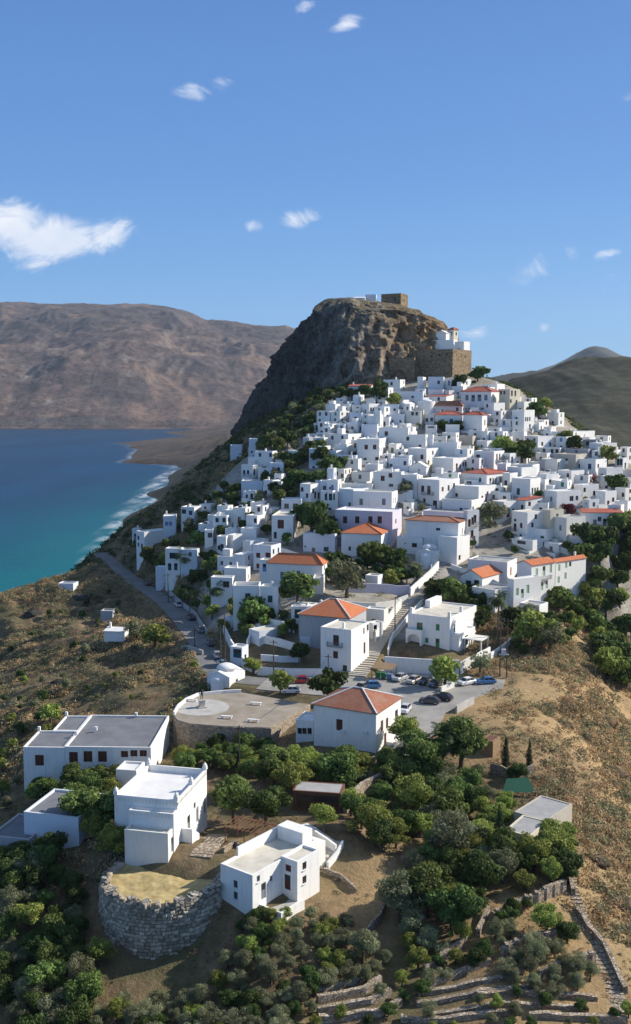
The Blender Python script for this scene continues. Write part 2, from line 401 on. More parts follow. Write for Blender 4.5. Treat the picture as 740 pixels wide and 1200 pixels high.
# ---------------------------------------------------------------- ground mesh
nj, ni = gz.shape
ppx = 370 + F*gx/(gy*cp-(gz-CZ)*sp)
VILL = [(-38,345),(-34,300),(-26,262),(0,236),(26,240),(44,262),(66,276),(100,285),(120,320),(125,375),(85,430),(60,462),(20,462),(-5,430),(-32,400),(-36,372)]
dv, _ = polydist(VILL, gx, gy); iv = pip(VILL, gx, gy)
vill = np.where(iv, 1, 1-sstep(0, 8, dv)) * (gy < 480)
vill = np.clip(vill*(.75+.5*fbm(gx/9, gy/9, o=4, s=77)), 0, 1)
left = sstep(-30, -60, gx - 0)*(gy < 600)
gold = .75*sstep(44, 56, gx)*sstep(118, 140, gy)*sstep(290, 260, gy) + .9*np.exp(-(((gx-17)/9)**2+((gy-270)/5)**2)) + .8*sstep(12, 26, gx)*sstep(150, 132, gy) + np.exp(-(((gx-42)/22)**2 + ((gy-195)/26)**2)) + .9*np.exp(-(((gx-8)/7)**2+((gy-127)/9)**2)) + .8*np.exp(-(((gx-70)/20)**2+((gy-170)/30)**2)) + .6*np.exp(-(((gx+3)/10)**2+((gy-165)/6)**2))
gold = np.clip(gold + .35*fbm(gx/9, gy/9, o=4, s=21), 0, 1)
col = np.stack([vill, gold, sstep(420, 540, gy)*np.where((gx > -70) | (gy > 560), 1, .8)], -1).reshape(-1, 3)
V = np.stack([gx, gy, gz], -1).reshape(-1, 3)
idx = np.arange(nj*ni).reshape(nj, ni)
Q = np.stack([idx[:-1,:-1], idx[:-1,1:], idx[1:,1:], idx[1:,:-1]], -1).reshape(-1, 4)
t = NT('hill_ground'); v = t.coords('World')
at = t.n('ShaderNodeVertexColor', layer_name='tint'); sc = t.n('ShaderNodeSeparateColor'); t.l(at.outputs[0], sc.inputs[0])
n1 = t.noise(v, .09, 7, .65); n2 = t.noise(v, .55, 6, .7); n3 = t.noise(v, 3.0, 4, .7)
soil = t.ramp(n2, [(.25, (.07, .05, .03)), (.45, (.155, .105, .06)), (.62, (.25, .175, .10)), (.8, (.36, .28, .18))])
grass = t.ramp(n3, [(.3, (.05, .06, .025)), (.7, (.13, .125, .055))])
c = t.mix(t.ramp(n1, [(.42, 0.0), (.6, .75)]), soil, grass)
goldc = t.ramp(t.noise(v, 1.4, 6, .75), [(.25, (.20, .13, .065)), (.5, (.40, .27, .13)), (.8, (.50, .38, .21))])
c = t.mix(sc.outputs[1], c, goldc)
vc = t.ramp(n2, [(.3, (.26, .24, .21)), (.7, (.48, .46, .42))])
c = t.mix(t.ramp(sc.outputs[0], [(.2, 0.0), (.9, .8)]), c, vc)
mf = t.n('ShaderNodeMapping'); mf.inputs['Scale'].default_value = (1, 1, 1); t.l(v, mf.inputs[0])
f1 = t.noise(mf.outputs[0], .012, 8, .65); f2 = t.noise(mf.outputs[0], .06, 7, .7)
fc = t.ramp(f2, [(.3, (.02, .018, .013)), (.5, (.055, .04, .027)), (.72, (.14, .10, .068))])
fc = t.mix(t.ramp(f1, [(.45, 0.0), (.65, .6)]), fc, (.15, .095, .06))
px_ = t.n('ShaderNodeSeparateXYZ'); t.l(v, px_.inputs[0]); mrx = t.n('ShaderNodeMapRange'); t.l(px_.outputs[0], mrx.inputs[0]); mrx.inputs[1].default_value = -60; mrx.inputs[2].default_value = 60
mry = t.n('ShaderNodeMapRange'); t.l(px_.outputs[1], mry.inputs[0]); mry.inputs[1].default_value = 2000; mry.inputs[2].default_value = 1700; mmx = t.n('ShaderNodeMath', operation='MAXIMUM'); t.l(mrx.outputs[0], mmx.inputs[0]); t.l(mry.outputs[0], mmx.inputs[1])  # also darkens the coastal slope: its shade is painted into the ground colour
fc = t.mix(mmx.outputs[0], fc, t.ramp(f2, [(.36, (.012, .016, .009)), (.5, (.032, .034, .019)), (.68, (.085, .075, .048))]))
fc = t.mix(t.ramp(t.noise(v, .22, 6, .8), [(.50, 0.0), (.60, .6)]), fc, (.018, .022, .012))
c = t.mix(sc.outputs[2], c, fc)
t.col(c).rough(.95); t.bump(t.mix(.5, n2, n3), .8, .5)
M['ground'] = t.mat
link('ground', np_mesh('ground', V, Q, M['ground'], True, col))['kind'] = 'structure'
# ---------------------------------------------------------------- sea
xs = axis([(-14000,-2500,900),(-2500,-1200,60),(-1200,0,12),(0,14000,1400)]); ys = axis([(-600,400,50),(400,2600,14),(2600,5200,40),(5200,60000,5000)])
sx, sy = np.meshgrid(xs, ys); sz = np.zeros_like(sx)
V = np.stack([sx, sy, sz], -1).reshape(-1, 3); idx = np.arange(sx.size).reshape(sx.shape)
Q = np.stack([idx[:-1,:-1], idx[:-1,1:], idx[1:,1:], idx[1:,:-1]], -1).reshape(-1, 4)
coast = [(-230,300),(-215,450),(-172,640),(-170,750),(-180,918),(-205,1159),(-255,1900),(-330,2080)]
dc, _ = polydist(coast, sx, sy, False)
shal = np.exp(-np.maximum(dc-20,0)/190)*np.exp(-np.maximum(sy-700,0)/420)*.95 + .30*np.exp(-dc/90)*sstep(2300, 900, sy)
shal = np.clip(shal*(1+.35*fbm(sx/90, sy/160, o=4, s=40)), 0, 1)
inl = (sx > -1200) & (sy > 250) & (sy < 4250) & (sx < 800)
gsea = np.where(inl, ground_np(np.clip(sx,-759,899), np.clip(sy,21,4299)), -40)
foam = np.exp(-np.abs(gsea+.3)/.45)*(sy > 800)*sstep(3100, 2300, sy)*inl
fm = .7*np.exp(-((dc-9)/6)**2)*sstep(800,1000,sy)*sstep(2050,1800,sy)*(.35+.65*(fbm(sx/40, sy/130, o=3, s=50) > 0.0))
foam = np.clip(np.maximum(foam, fm), 0, 1)
col = np.stack([shal.ravel(), foam.ravel(), np.zeros(sx.size)], -1)
t = NT('sea_water'); v = t.coords('World')
at = t.n('ShaderNodeVertexColor', layer_name='tint'); sc = t.n('ShaderNodeSeparateColor'); t.l(at.outputs[0], sc.inputs[0])
mp = t.n('ShaderNodeMapping'); mp.inputs['Scale'].default_value = (1, .45, 1); mp.inputs['Rotation'].default_value = (0, 0, .5); t.l(v, mp.inputs[0])
big = t.noise(mp.outputs[0], .006, 6, .6, .4); sm = t.noise(mp.outputs[0], .12, 5, .7, .3)
deep = t.ramp(big, [(.35, (.0005, .028, .074)), (.65, (.001, .046, .108))])
c = t.mix(t.ramp(sc.outputs[0], [(.05, 0.0), (.8, 1.0)]), deep, (.0, .115, .14))
fo = t.n('ShaderNodeMath', operation='MULTIPLY'); t.l(sc.outputs[1], fo.inputs[0]); t.l(t.ramp(t.noise(mp.outputs[0], .05, 6, .75), [(.42, 0.0), (.56, 1.0)]), fo.inputs[1])
c = t.mix(fo.outputs[0], c, (.75, .78, .8))
t.col(c).rough(.38); t.b.inputs['IOR'].default_value = 1.33; t.b.inputs['Specular IOR Level'].default_value = .1
t.bump(t.mix(.5, sm, t.noise(mp.outputs[0], .5, 4, .6)), .6, 1.5)
link('sea', np_mesh('sea', V, Q, t.mat, True, col))['kind'] = 'structure'
# ---------------------------------------------------------------- far mountains (left) and blue peak (right)
def skyline(xp, tab): return np.interp(xp, [a for a, _ in tab], [b for _, b in tab])
def mountain(name, X0, X1, Y0, Y1, nx, ny, tab, Yr, mat, rough, shore=0.0, seed=0, ctab=None):
    x, y = np.meshgrid(np.linspace(X0, X1, nx), np.linspace(Y0, Y1, ny))
    px = 370 + F*x/(Yr*cp)
    top = 130 + (465-skyline(px, tab))/F*Yr*1.0
    s = (y-Y0)/(Yr-Y0)
    w = fbm(x/900, y/900, o=4, s=seed)*.10
    prof = np.where(s < 1, 1-(1-np.clip(s, 0, 1))**1.35*1.0, 1-.35*np.clip(s-1, 0, 2))
    prof = np.clip(prof, 0, 1)
    z = top*prof
    wx = x + 160*fbm(x/600, y/600, o=3, s=seed+3); wy = y + 160*fbm(x/600, y/600, o=3, s=seed+4)
    rid = fbm(wx/820, wy/1150, o=7, s=seed+7, ridged=True, gain=.52)
    bumpw = np.clip(s*4, 0, 1)*np.clip(1.0-np.clip((s-.55)*2.0, 0, .85), 0, 1)
    z = z + rough*rid*bumpw + rough*.22*fbm(x/160, y/160, o=5, s=seed+9)*np.clip(s*6, 0, 1)
    z = np.where(s < .02, np.minimum(z, 3) - 6*(s < .004), z)
    cliff = sstep(.0, .03, s)*35*np.clip(.55+fbm(x/420, y*0, o=4, s=seed+30), 0, 1)
    z = z + cliff*sstep(-.01, .02, s)
    V = np.stack([x, y, z], -1).reshape(-1, 3); idx = np.arange(x.size).reshape(x.shape)
    Q = np.stack([idx[:-1,:-1], idx[:-1,1:], idx[1:,1:], idx[1:,:-1]], -1).reshape(-1, 4)
    o = link(name, np_mesh(name, V, Q, mat, True)); o['kind'] = 'structure'; return o
t = NT('far_mountain'); v = t.coords('World')
a = t.noise(v, .0011, 9, .62, .3); b = t.noise(v, .0075, 13, .78)
c = t.ramp(b, [(.36, (.025, .02, .022)), (.46, (.085, .06, .054)), (.54, (.175, .118, .092)), (.66, (.36, .30, .24))])
c = t.mix(t.ramp(a, [(.42, .0), (.56, .85)]), c, t.ramp(t.noise(v, .02, 6, .7), [(.35, (.03, .026, .028)), (.7, (.13, .105, .10))]))
c = t.mix(t.ramp(t.noise(v, .0022, 6, .7, .5), [(.52, 0.0), (.60, .7)]), c, (.24, .155, .11))
geo = t.n('ShaderNodeNewGeometry'); sx_ = t.n('ShaderNodeSeparateXYZ'); t.l(geo.outputs['Normal'], sx_.inputs[0])
c = t.mix(t.ramp(sx_.outputs['Z'], [(.55, .8), (.8, 0.0)]), c, t.ramp(t.noise(v, .012, 6, .7), [(.3, (.14, .11, .09)), (.7, (.42, .36, .30))]))
c = t.mix(t.ramp(t.noise(v, .035, 6, .8), [(.50, 0.0), (.60, .55)]), c, (.03, .026, .024))
t.col(c).rough(1); t.bump(b, .8, 22)
M['farmt'] = t.mat
tabL = [(-900,380),(-250,372),(-60,360),(0,362),(50,363),(95,361),(140,365),(185,366),(215,372),(240,379),(265,381),(300,386),(330,389),(380,400),(430,425),(520,470)]
mountain('far_mountain', -5200, 900, 4180, 8200, 760, 400, tabL, 6600, M['farmt'], 120, seed=60)
tabR = [(400,500),(540,470),(590,446),(620,437),(650,428),(675,418),(690,410),(705,413),(722,424),(760,432),(900,450),(1100,470)]
M['peak'] = varied('distant_peak', (.05, .06, .05), (.12, .12, .10), .004, 1, .3, .02, bd=10)
mountain('distant_peak', 200, 4500, 4400, 7400, 160, 90, tabR, 5600, M['peak'], 40, seed=90)
# ---------------------------------------------------------------- castle rock: lofted and displaced
zt = np.array([85, 104, 112, 120, 134, 144, 152, 158, 162, 166, 170, 173.5, 175.5, 176.6])
XL = np.array([-42,-40,-37, -33, -25, -19, -16,-13, -10, -5, -1, 2, 5, 12])
XR = np.array([ 84, 84, 83, 80, 75, 71, 69, 66, 61, 54, 47, 42, 39, 34])
YF = np.array([428,432,436, 440, 449, 455, 460, 464, 467, 470, 474, 479, 484, 489])
YB = np.array([560,560,558, 556, 550, 546, 542, 538, 534, 530, 526, 520, 514, 506])
def rock_section(z):
    return [np.interp(z, zt, a) for a in (XL, XR, YF, YB)]
na, nz = 760, 260
zz = np.concatenate([np.linspace(85, 172, nz-40), 172 + 4.6*np.sin(np.linspace(0, 1, 41)[1:]*math.pi/2)])
th = np.linspace(0, 2*math.pi, na, endpoint=False)
TT, ZZ = np.meshgrid(th, zz)
xl, xr, yf, yb = rock_section(ZZ)
ex = 2/2.8
cx_, cy_ = (xl+xr)/2, (yf+yb)/2
rx, ry = (xr-xl)/2, (yb-yf)/2
X = cx_ + rx*np.sign(np.cos(TT))*np.abs(np.cos(TT))**ex
Y = cy_ + ry*np.sign(np.sin(TT))*np.abs(np.sin(TT))**ex
Y = Y + np.clip(16-X, 0, 70)*.75*np.clip((yb-Y)/(yb-yf), 0, 1)
nx_, ny_ = np.cos(TT), np.sin(TT)
big = fbm(X/22, Y/22, ZZ/30, 3, 5)
mid = fbm(X/8, Y/8, ZZ/24, 5, 15, ridged=True)
strata = fbm(X/30+ZZ/9, Y/30, ZZ/4.5, 4, 25, ridged=True)
disp = big*8.0 + (mid-.2)*6.4 + fbm(X/3.2, Y/3.2, ZZ/7, 3, 19, ridged=True)*1.1 + strata*.9 + fbm(X/2.2, Y/2.2, ZZ/2.2, 3, 35)*.6
fade = np.clip((177.5-ZZ)/8, .15, 1)
X = X + nx_*disp*fade; Y = Y + ny_*disp*fade; Z = ZZ + (fbm(X/7, Y/7, o=4, s=44)*1.3)*np.clip(fade,.5,1)
Z = Z - 2.6*sstep(12, 34, X)*sstep(165, 175, ZZ) + .8*sstep(14, 4, X)*sstep(168, 176, ZZ)
V = np.stack([X, Y, Z], -1).reshape(-1, 3)
idx = np.arange(na*len(zz)).reshape(len(zz), na); nxt = np.roll(idx, -1, 1)
Q = np.stack([idx[:-1], nxt[:-1], nxt[1:], idx[1:]], -1).reshape(-1, 4)
# cap rings
capV = []; last = V[idx[-1]]; cen = last.mean(0); rings = [idx[-1]]; base = len(V); allV = [V]
for k in range(1, 14):
    f = 1-k/14; r = cen + (last-cen)*f; r[:, 2] = last[:, 2]*f+cen[2]*(1-f) + fbm(r[:,0]/6, r[:,1]/6, o=4, s=71)*.7
    allV.append(r); rings.append(np.arange(base, base+na)); base += na
QQ = [Q]
for a_, b_ in zip(rings[:-1], rings[1:]):
    QQ.append(np.stack([a_, np.roll(a_, -1), np.roll(b_, -1), b_], -1))
V = np.concatenate(allV); Q = np.concatenate(QQ)
t = NT('cliff_rock'); v = t.coords('World')
vs = t.n('ShaderNodeMapping'); vs.inputs['Scale'].default_value = (1, 1, .38); t.l(v, vs.inputs[0])
a = t.noise(vs.outputs[0], .06, 7, .65, .6); b = t.noise(vs.outputs[0], .28, 8, .74)
sx_ = t.n('ShaderNodeSeparateXYZ'); t.l(v, sx_.inputs[0])
grey = t.ramp(b, [(.32, (.04, .037, .033)), (.44, (.16, .15, .135)), (.55, (.32, .30, .27)), (.72, (.54, .52, .48))])
tan = t.ramp(b, [(.3, (.10, .055, .03)), (.48, (.34, .215, .115)), (.72, (.54, .40, .26))])
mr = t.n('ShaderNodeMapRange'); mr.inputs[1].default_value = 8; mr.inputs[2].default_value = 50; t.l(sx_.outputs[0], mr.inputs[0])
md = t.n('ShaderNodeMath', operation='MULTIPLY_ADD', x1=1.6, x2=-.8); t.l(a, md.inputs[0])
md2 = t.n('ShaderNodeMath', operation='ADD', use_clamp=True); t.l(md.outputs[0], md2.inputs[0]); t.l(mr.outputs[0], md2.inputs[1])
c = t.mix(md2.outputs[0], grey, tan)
geo = t.n('ShaderNodeNewGeometry'); sn = t.n('ShaderNodeSeparateXYZ'); t.l(geo.outputs['Normal'], sn.inputs[0])
veg = t.n('ShaderNodeMath', operation='MULTIPLY'); t.l(t.ramp(sn.outputs['Z'], [(.45, 0.0), (.75, 1.0)]), veg.inputs[0]); t.l(t.ramp(t.noise(v, .5, 5, .7), [(.42, 0.0), (.6, 1.0)]), veg.inputs[1])
c = t.mix(veg.outputs[0], c, (.11, .10, .045))
vk = t.n('ShaderNodeTexVoronoi', feature='DISTANCE_TO_EDGE'); vk.inputs['Scale'].default_value = .22; wv = t.n('ShaderNodeVectorMath', operation='ADD'); nvn = t.n('ShaderNodeTexNoise'); nvn.inputs['Scale'].default_value = .3; nvn.inputs['Detail'].default_value = 5; t.l(vs.outputs[0], nvn.inputs['Vector']); nsc = t.n('ShaderNodeVectorMath', operation='SCALE'); nsc.inputs['Scale'].default_value = 5; t.l(nvn.outputs['Color'], nsc.inputs[0]); t.l(vs.outputs[0], wv.inputs[0]); t.l(nsc.outputs[0], wv.inputs[1]); t.l(wv.outputs[0], vk.inputs['Vector'])
mrl = t.n('ShaderNodeMapRange', x1=18.0, x2=-6.0); t.l(sx_.outputs[0], mrl.inputs[0]); mdl = t.n('ShaderNodeMath', operation='MULTIPLY', x1=.72); t.l(mrl.outputs[0], mdl.inputs[0]); c = t.mix(mdl.outputs[0], c, (.035, .035, .03))  # left side darkened in the colour itself, standing in for its shade
ck = t.ramp(vk.outputs['Distance'], [(.0, .65), (.06, 0.0)])
c = t.mix(ck, c, (.02, .017, .014))
t.col(c).rough(.95); t.bump(t.noise(vs.outputs[0], .9, 8, .8), 1, 1.4)
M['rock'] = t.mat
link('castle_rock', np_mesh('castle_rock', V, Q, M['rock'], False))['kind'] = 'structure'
from mathutils.bvhtree import BVHTree
ROCKBVH = BVHTree.FromPolygons([tuple(p) for p in V], [tuple(q) for q in Q.tolist()])
def top_z(x, y):
    r = ROCKBVH.ray_cast(Vector((x, y, 300)), Vector((0, 0, -1)))
    g = ground(x, y)
    return max(g, r[0].z) if r[0] is not None else g
# ---------------------------------------------------------------- roads
def strip(name, line, half, mat, dz=.05, sub=4):
    V = []; Fq = []
    L = [np.array(p) for p in line]
    for i, p in enumerate(L):
        d = (L[min(i+1, len(L)-1)]-L[max(i-1, 0)])[:2]; d = d/np.linalg.norm(d); n = np.array([-d[1], d[0]])
        for k in range(sub+1):
            s = (k/sub*2-1)*half; V.append((p[0]+n[0]*s, p[1]+n[1]*s, p[2]+dz))
    for i in range(len(L)-1):
        for k in range(sub):
            a = i*(sub+1)+k; Fq.append((a, a+1, a+sub+2, a+sub+1))
    o = link(name, np_mesh(name, np.array(V), np.array(Fq), mat, True)); o['kind'] = 'structure'; return o
strip('road', ROAD, 2.9, M['asphalt'], .10)
me = MB().prism([(p[0], p[1]) for p in (SQUARE if sum((SQUARE[i][0]*SQUARE[(i+1)%len(SQUARE)][1]-SQUARE[(i+1)%len(SQUARE)][0]*SQUARE[i][1]) for i in range(len(SQUARE)))>0 else SQUARE[::-1])], 69.3, 70.13)
M['lot'] = varied('worn_asphalt', (.22, .21, .19), (.36, .34, .31), .2, .9, .2, 8)
o = me.build('parking_area', M['lot']); o['kind'] = 'structure'
# ---------------------------------------------------------------- world, sun, haze
SUN_AZ, SUN_EL = R(74), R(31.5)
w = bpy.data.worlds.new('World'); S.world = w; w.use_nodes = True; nt = w.node_tree; bg = nt.nodes['Background']
sky = nt.nodes.new('ShaderNodeTexSky'); sky.sky_type = 'NISHITA'; sky.sun_disc = False
sky.sun_elevation = SUN_EL; sky.sun_rotation = SUN_AZ; sky.altitude = 130; sky.air_density = 1.0; sky.dust_density = 0.1; sky.ozone_density = 4.0
bg.inputs['Strength'].default_value = .095
tc = nt.nodes.new('ShaderNodeTexCoord')
def wn(typ, **k):
    n = nt.nodes.new(typ)
    for a, v in k.items(): setattr(n, a, v)
    return n
def cloudpart(px, py, rx, ry, rot, prev, amt=1.0):
    d = ray(px, py).normalized()
    # local tangent frame of the sky direction
    az = math.atan2(d.x, d.y); el = math.asin(d.z)
    m = wn('ShaderNodeVectorMath', operation='SUBTRACT'); nt.links.new(azel, m.inputs[0]); m.inputs[1].default_value = (az, el, 0)
    r = wn('ShaderNodeMapping'); r.vector_type = 'TEXTURE'; r.inputs['Rotation'].default_value = (0, 0, rot); r.inputs['Scale'].default_value = (rx/F, ry/F, 1); nt.links.new(m.outputs[0], r.inputs[0])
    l = wn('ShaderNodeVectorMath', operation='LENGTH'); nt.links.new(r.outputs[0], l.inputs[0])
    mr = wn('ShaderNodeMapRange', interpolation_type='SMOOTHSTEP'); nt.links.new(l.outputs['Value'], mr.inputs[0])
    for i, v in ((1, 1.45), (2, .0), (3, 0), (4, amt)): mr.inputs[i].default_value = v
    if prev is None: return mr.outputs[0]
    mx = wn('ShaderNodeMath', operation='MAXIMUM'); nt.links.new(prev, mx.inputs[0]); nt.links.new(mr.outputs[0], mx.inputs[1]); return mx.outputs[0]
sxyz = wn('ShaderNodeSeparateXYZ'); nt.links.new(tc.outputs['Generated'], sxyz.inputs[0])
a2 = wn('ShaderNodeMath', operation='ARCTAN2'); nt.links.new(sxyz.outputs[0], a2.inputs[0]); nt.links.new(sxyz.outputs[1], a2.inputs[1])
asn = wn('ShaderNodeMath', operation='ARCSINE'); nt.links.new(sxyz.outputs[2], asn.inputs[0])
cxyz = wn('ShaderNodeCombineXYZ'); nt.links.new(a2.outputs[0], cxyz.inputs[0]); nt.links.new(asn.outputs[0], cxyz.inputs[1])
azel = cxyz.outputs[0]
mk = None
for c in [(15,262,60,36,-.1,1.15),(70,280,76,38,.12,1.15),(128,276,48,30,.15,1.1),(45,308,34,16,.2,.8),(0,250,40,22,0,.9),(100,296,36,18,.3,.75),
          (238,106,48,17,.1,.8),(262,96,30,12,0,.72),(352,256,34,18,.15,.8),(292,264,22,12,0,.7),(620,318,40,24,.1,.85),(668,298,24,16,-.4,.75),(712,298,34,9,.15,.8),(590,385,32,14,0,.62),(638,384,16,10,0,.7),
          (560,388,40,22,0,.6),(410,25,30,12,.3,.8),(358,8,24,12,.3,.7),(735,114,22,12,0,.7),(690,335,80,26,0,.45)]:
    mk = cloudpart(*c[:5], mk, c[5])
mpn = wn('ShaderNodeMapping'); mpn.inputs['Scale'].default_value = (1, 1.5, 1); nt.links.new(azel, mpn.inputs[0])
nz = wn('ShaderNodeTexNoise'); nz.inputs['Scale'].default_value = 17; nz.inputs['Detail'].default_value = 12; nz.inputs['Roughness'].default_value = .66; nz.inputs['Distortion'].default_value = .9; nt.links.new(mpn.outputs[0], nz.inputs['Vector'])
nm_ = wn('ShaderNodeMath', operation='MULTIPLY'); nm_.inputs[1].default_value = 1.9; nt.links.new(nz.outputs['Fac'], nm_.inputs[0])
ad = wn('ShaderNodeMath', operation='ADD'); nt.links.new(mk, ad.inputs[0]); nt.links.new(nm_.outputs[0], ad.inputs[1])
mr = wn('ShaderNodeMapRange', interpolation_type='SMOOTHSTEP'); nt.links.new(ad.outputs[0], mr.inputs[0]); mr.inputs[1].default_value = 1.42; mr.inputs[2].default_value = 2.05; mr.inputs[4].default_value = .95
gt = wn('ShaderNodeMath', operation='MULTIPLY'); nt.links.new(mr.outputs[0], gt.inputs[0])
g2 = wn('ShaderNodeMapRange'); nt.links.new(mk, g2.inputs[0]); g2.inputs[1].default_value = .0; g2.inputs[2].default_value = .15; nt.links.new(g2.outputs[0], gt.inputs[1])
nz2 = wn('ShaderNodeTexNoise'); nz2.inputs['Scale'].default_value = 14; nz2.inputs['Detail'].default_value = 5; nt.links.new(mpn.outputs[0], nz2.inputs['Vector'])
cr = wn('ShaderNodeValToRGB'); cr.color_ramp.elements[0].position = .3; cr.color_ramp.elements[0].color = (4.9, 5.7, 7.2, 1); cr.color_ramp.elements[1].position = .65; cr.color_ramp.elements[1].color = (7.3, 7.5, 7.9, 1); nt.links.new(nz2.outputs['Fac'], cr.inputs[0])
mx = wn('ShaderNodeMix', data_type='RGBA'); er = wn('ShaderNodeValToRGB'); nt.links.new(sxyz.outputs[2], er.inputs[0]); er.color_ramp.elements[0].position = 0; er.color_ramp.elements[1].position = 1
for p_, c_ in ((0, (.19,.46,.82)), (.1, (.145,.39,.80)), (.2, (.108,.305,.72)), (.36, (.085,.235,.61)), (.6, (.17,.28,.52)), (1, (.26,.36,.55))):  # upper stops brighter than a real zenith, added as fill for shaded walls
    e_ = er.color_ramp.elements[0] if p_ == 0 else er.color_ramp.elements[-1] if p_ == 1 else er.color_ramp.elements.new(p_)
    e_.color = (c_[0]*7.6, c_[1]*7.6, c_[2]*7.6, 1)
sm_ = wn('ShaderNodeMix', data_type='RGBA'); sm_.inputs[0].default_value = .8; nt.links.new(sky.outputs[0], sm_.inputs[6]); nt.links.new(er.outputs[0], sm_.inputs[7])
nt.links.new(gt.outputs[0], mx.inputs[0]); nt.links.new(sm_.outputs[2], mx.inputs[6]); nt.links.new(cr.outputs[0], mx.inputs[7])
nt.links.new(mx.outputs[2], bg.inputs['Color'])
sl = bpy.data.lights.new('sun', 'SUN'); sl.energy = 4.7; sl.angle = R(.53); sl.color = (1, .93, .82)
so = bpy.data.objects.new('sun', sl); COL.objects.link(so)
dirv = Vector((math.sin(SUN_AZ)*math.cos(SUN_EL), math.cos(SUN_AZ)*math.cos(SUN_EL), math.sin(SUN_EL)))
so.rotation_euler = dirv.to_track_quat('Z', 'Y').to_euler()
hz = MB().box(-6500, -500, -60, 6500, 9000, 900).mesh('haze')
hm = bpy.data.materials.new('haze'); hm.use_nodes = True; hn = hm.node_tree
for n_ in list(hn.nodes):
    if n_.type != 'OUTPUT_MATERIAL': hn.nodes.remove(n_)
pv = hn.nodes.new('ShaderNodeVolumePrincipled'); pv.inputs['Density'].default_value = 3.2e-5; pv.inputs['Color'].default_value = (.72, .84, 1, 1); pv.inputs['Anisotropy'].default_value = .2
hn.links.new(pv.outputs[0], [n_ for n_ in hn.nodes if n_.type == 'OUTPUT_MATERIAL'][0].inputs['Volume'])
ho = link('haze', hz, None, hm); ho['kind'] = 'stuff'
vs_ = S.view_settings; vs_.view_transform = 'Standard'; vs_.look = 'None'; vs_.gamma = 1; vs_.exposure = .5
# ---------------------------------------------------------------- buildings
def solve_len(C, dv, px):
    """distance L so that C + L*dv projects to image column px"""
    k = (px-370)/F; x, y, z = C[0], C[1], C[2]-CZ
    dep = y*cp - z*sp; den = dv[0] - k*dv[1]*cp
    return (k*dep - x)/den if abs(den) > 1e-6 else 8.0
def wall_face(mb, O, ux, nrm, W, z0, z1, holes=(), rec=.16, m=0):
    """wall rectangle from O along ux (2D), outward normal nrm (2D), holes [(u0,u1,v0,v1)] cut with reveals"""
    us = sorted({0, W, *[h[0] for h in holes], *[h[1] for h in holes]}); vs = sorted({z0, z1, *[h[2] for h in holes], *[h[3] for h in holes]})
    def P(u, v, d=0): return (O[0]+ux[0]*u-nrm[0]*d, O[1]+ux[1]*u-nrm[1]*d, v)
    flip = (ux[0]*nrm[1]-ux[1]*nrm[0]) > 0
    def q(a, b, c, d):
        if flip: mb.quad(d, c, b, a, m)
        else: mb.quad(a, b, c, d, m)
    for i in range(len(us)-1):
        for j in range(len(vs)-1):
            cu, cv = (us[i]+us[i+1])/2, (vs[j]+vs[j+1])/2
            if any(h[0] < cu < h[1] and h[2] < cv < h[3] for h in holes): continue
            q(P(us[i], vs[j]), P(us[i+1], vs[j]), P(us[i+1], vs[j+1]), P(us[i], vs[j+1]))
    for a, b, c, d in holes:
        q(P(a,c), P(a,c,rec), P(a,d,rec), P(a,d)); q(P(b,d), P(b,d,rec), P(b,c,rec), P(b,c))
        q(P(a,d), P(a,d,rec), P(b,d,rec), P(b,d)); q(P(b,c), P(b,c,rec), P(a,c,rec), P(a,c))
        q(P(a,c,rec+.02), P(b,c,rec+.02), P(b,d,rec+.02), P(a,d,rec+.02))
WC = {}
def win_mesh(kind, w, h, color):
    k = (kind, round(w,1), round(h,1), color)
    if k in WC: return WC[k]
    w, h = k[1], k[2]
    b = MB(); f = .07
    mats = [M[color], M['glass'], M['whitep']]
    if kind == 'shut':
        b.box(-w/2, -.02, 0, -.015, .05, h); b.box(.015, -.02, 0, w/2, .05, h)
        for i in range(int(h/.22)):
            z = .1+i*.22
            b.box(-w/2+.05, -.035, z, -.05, -.02, z+.1); b.box(.05, -.035, z, w/2-.05, -.02, z+.1)
    elif kind == 'door':
        b.box(-w/2, -.02, 0, w/2, .05, h); b.box(-w/2+.12, -.04, h*.55, w/2-.12, -.02, h-.15, 1); b.box(-w/2+.12, -.035, .12, w/2-.12, -.02, h*.48)
    else:
        b.box(-w/2, 0, 0, w/2, .05, h, 1)
        b.box(-w/2, -.03, 0, -w/2+f, 0, h); b.box(w/2-f, -.03, 0, w/2, 0, h); b.box(-w/2+f, -.03, 0, w/2-f, 0, f); b.box(-w/2+f, -.03, h-f, w/2-f, 0, h); b.box(-f/2, -.03, f, f/2, 0, h-f)
    WC[k] = b.mesh('door' if kind == 'door' else 'window', mats); return WC[k]
def put_window(parent, O, ux, nrm, u, z, w, h, kind, color, rec=.16):
    o = link('door' if kind == 'door' else 'window', win_mesh(kind, w, h, color), parent)
    o.location = (O[0]+ux[0]*u-nrm[0]*(rec-.04), O[1]+ux[1]*u-nrm[1]*(rec-.04), z)
    o.rotation_euler = (0, 0, math.atan2(ux[1], ux[0])); return o
def uvface(me, faces_uv):
    uv = me.uv_layers.new(name='UVMap')
    for poly, lst in zip(me.polygons, faces_uv):
        for li, c in zip(poly.loop_indices, lst): uv.data[li].uv = c
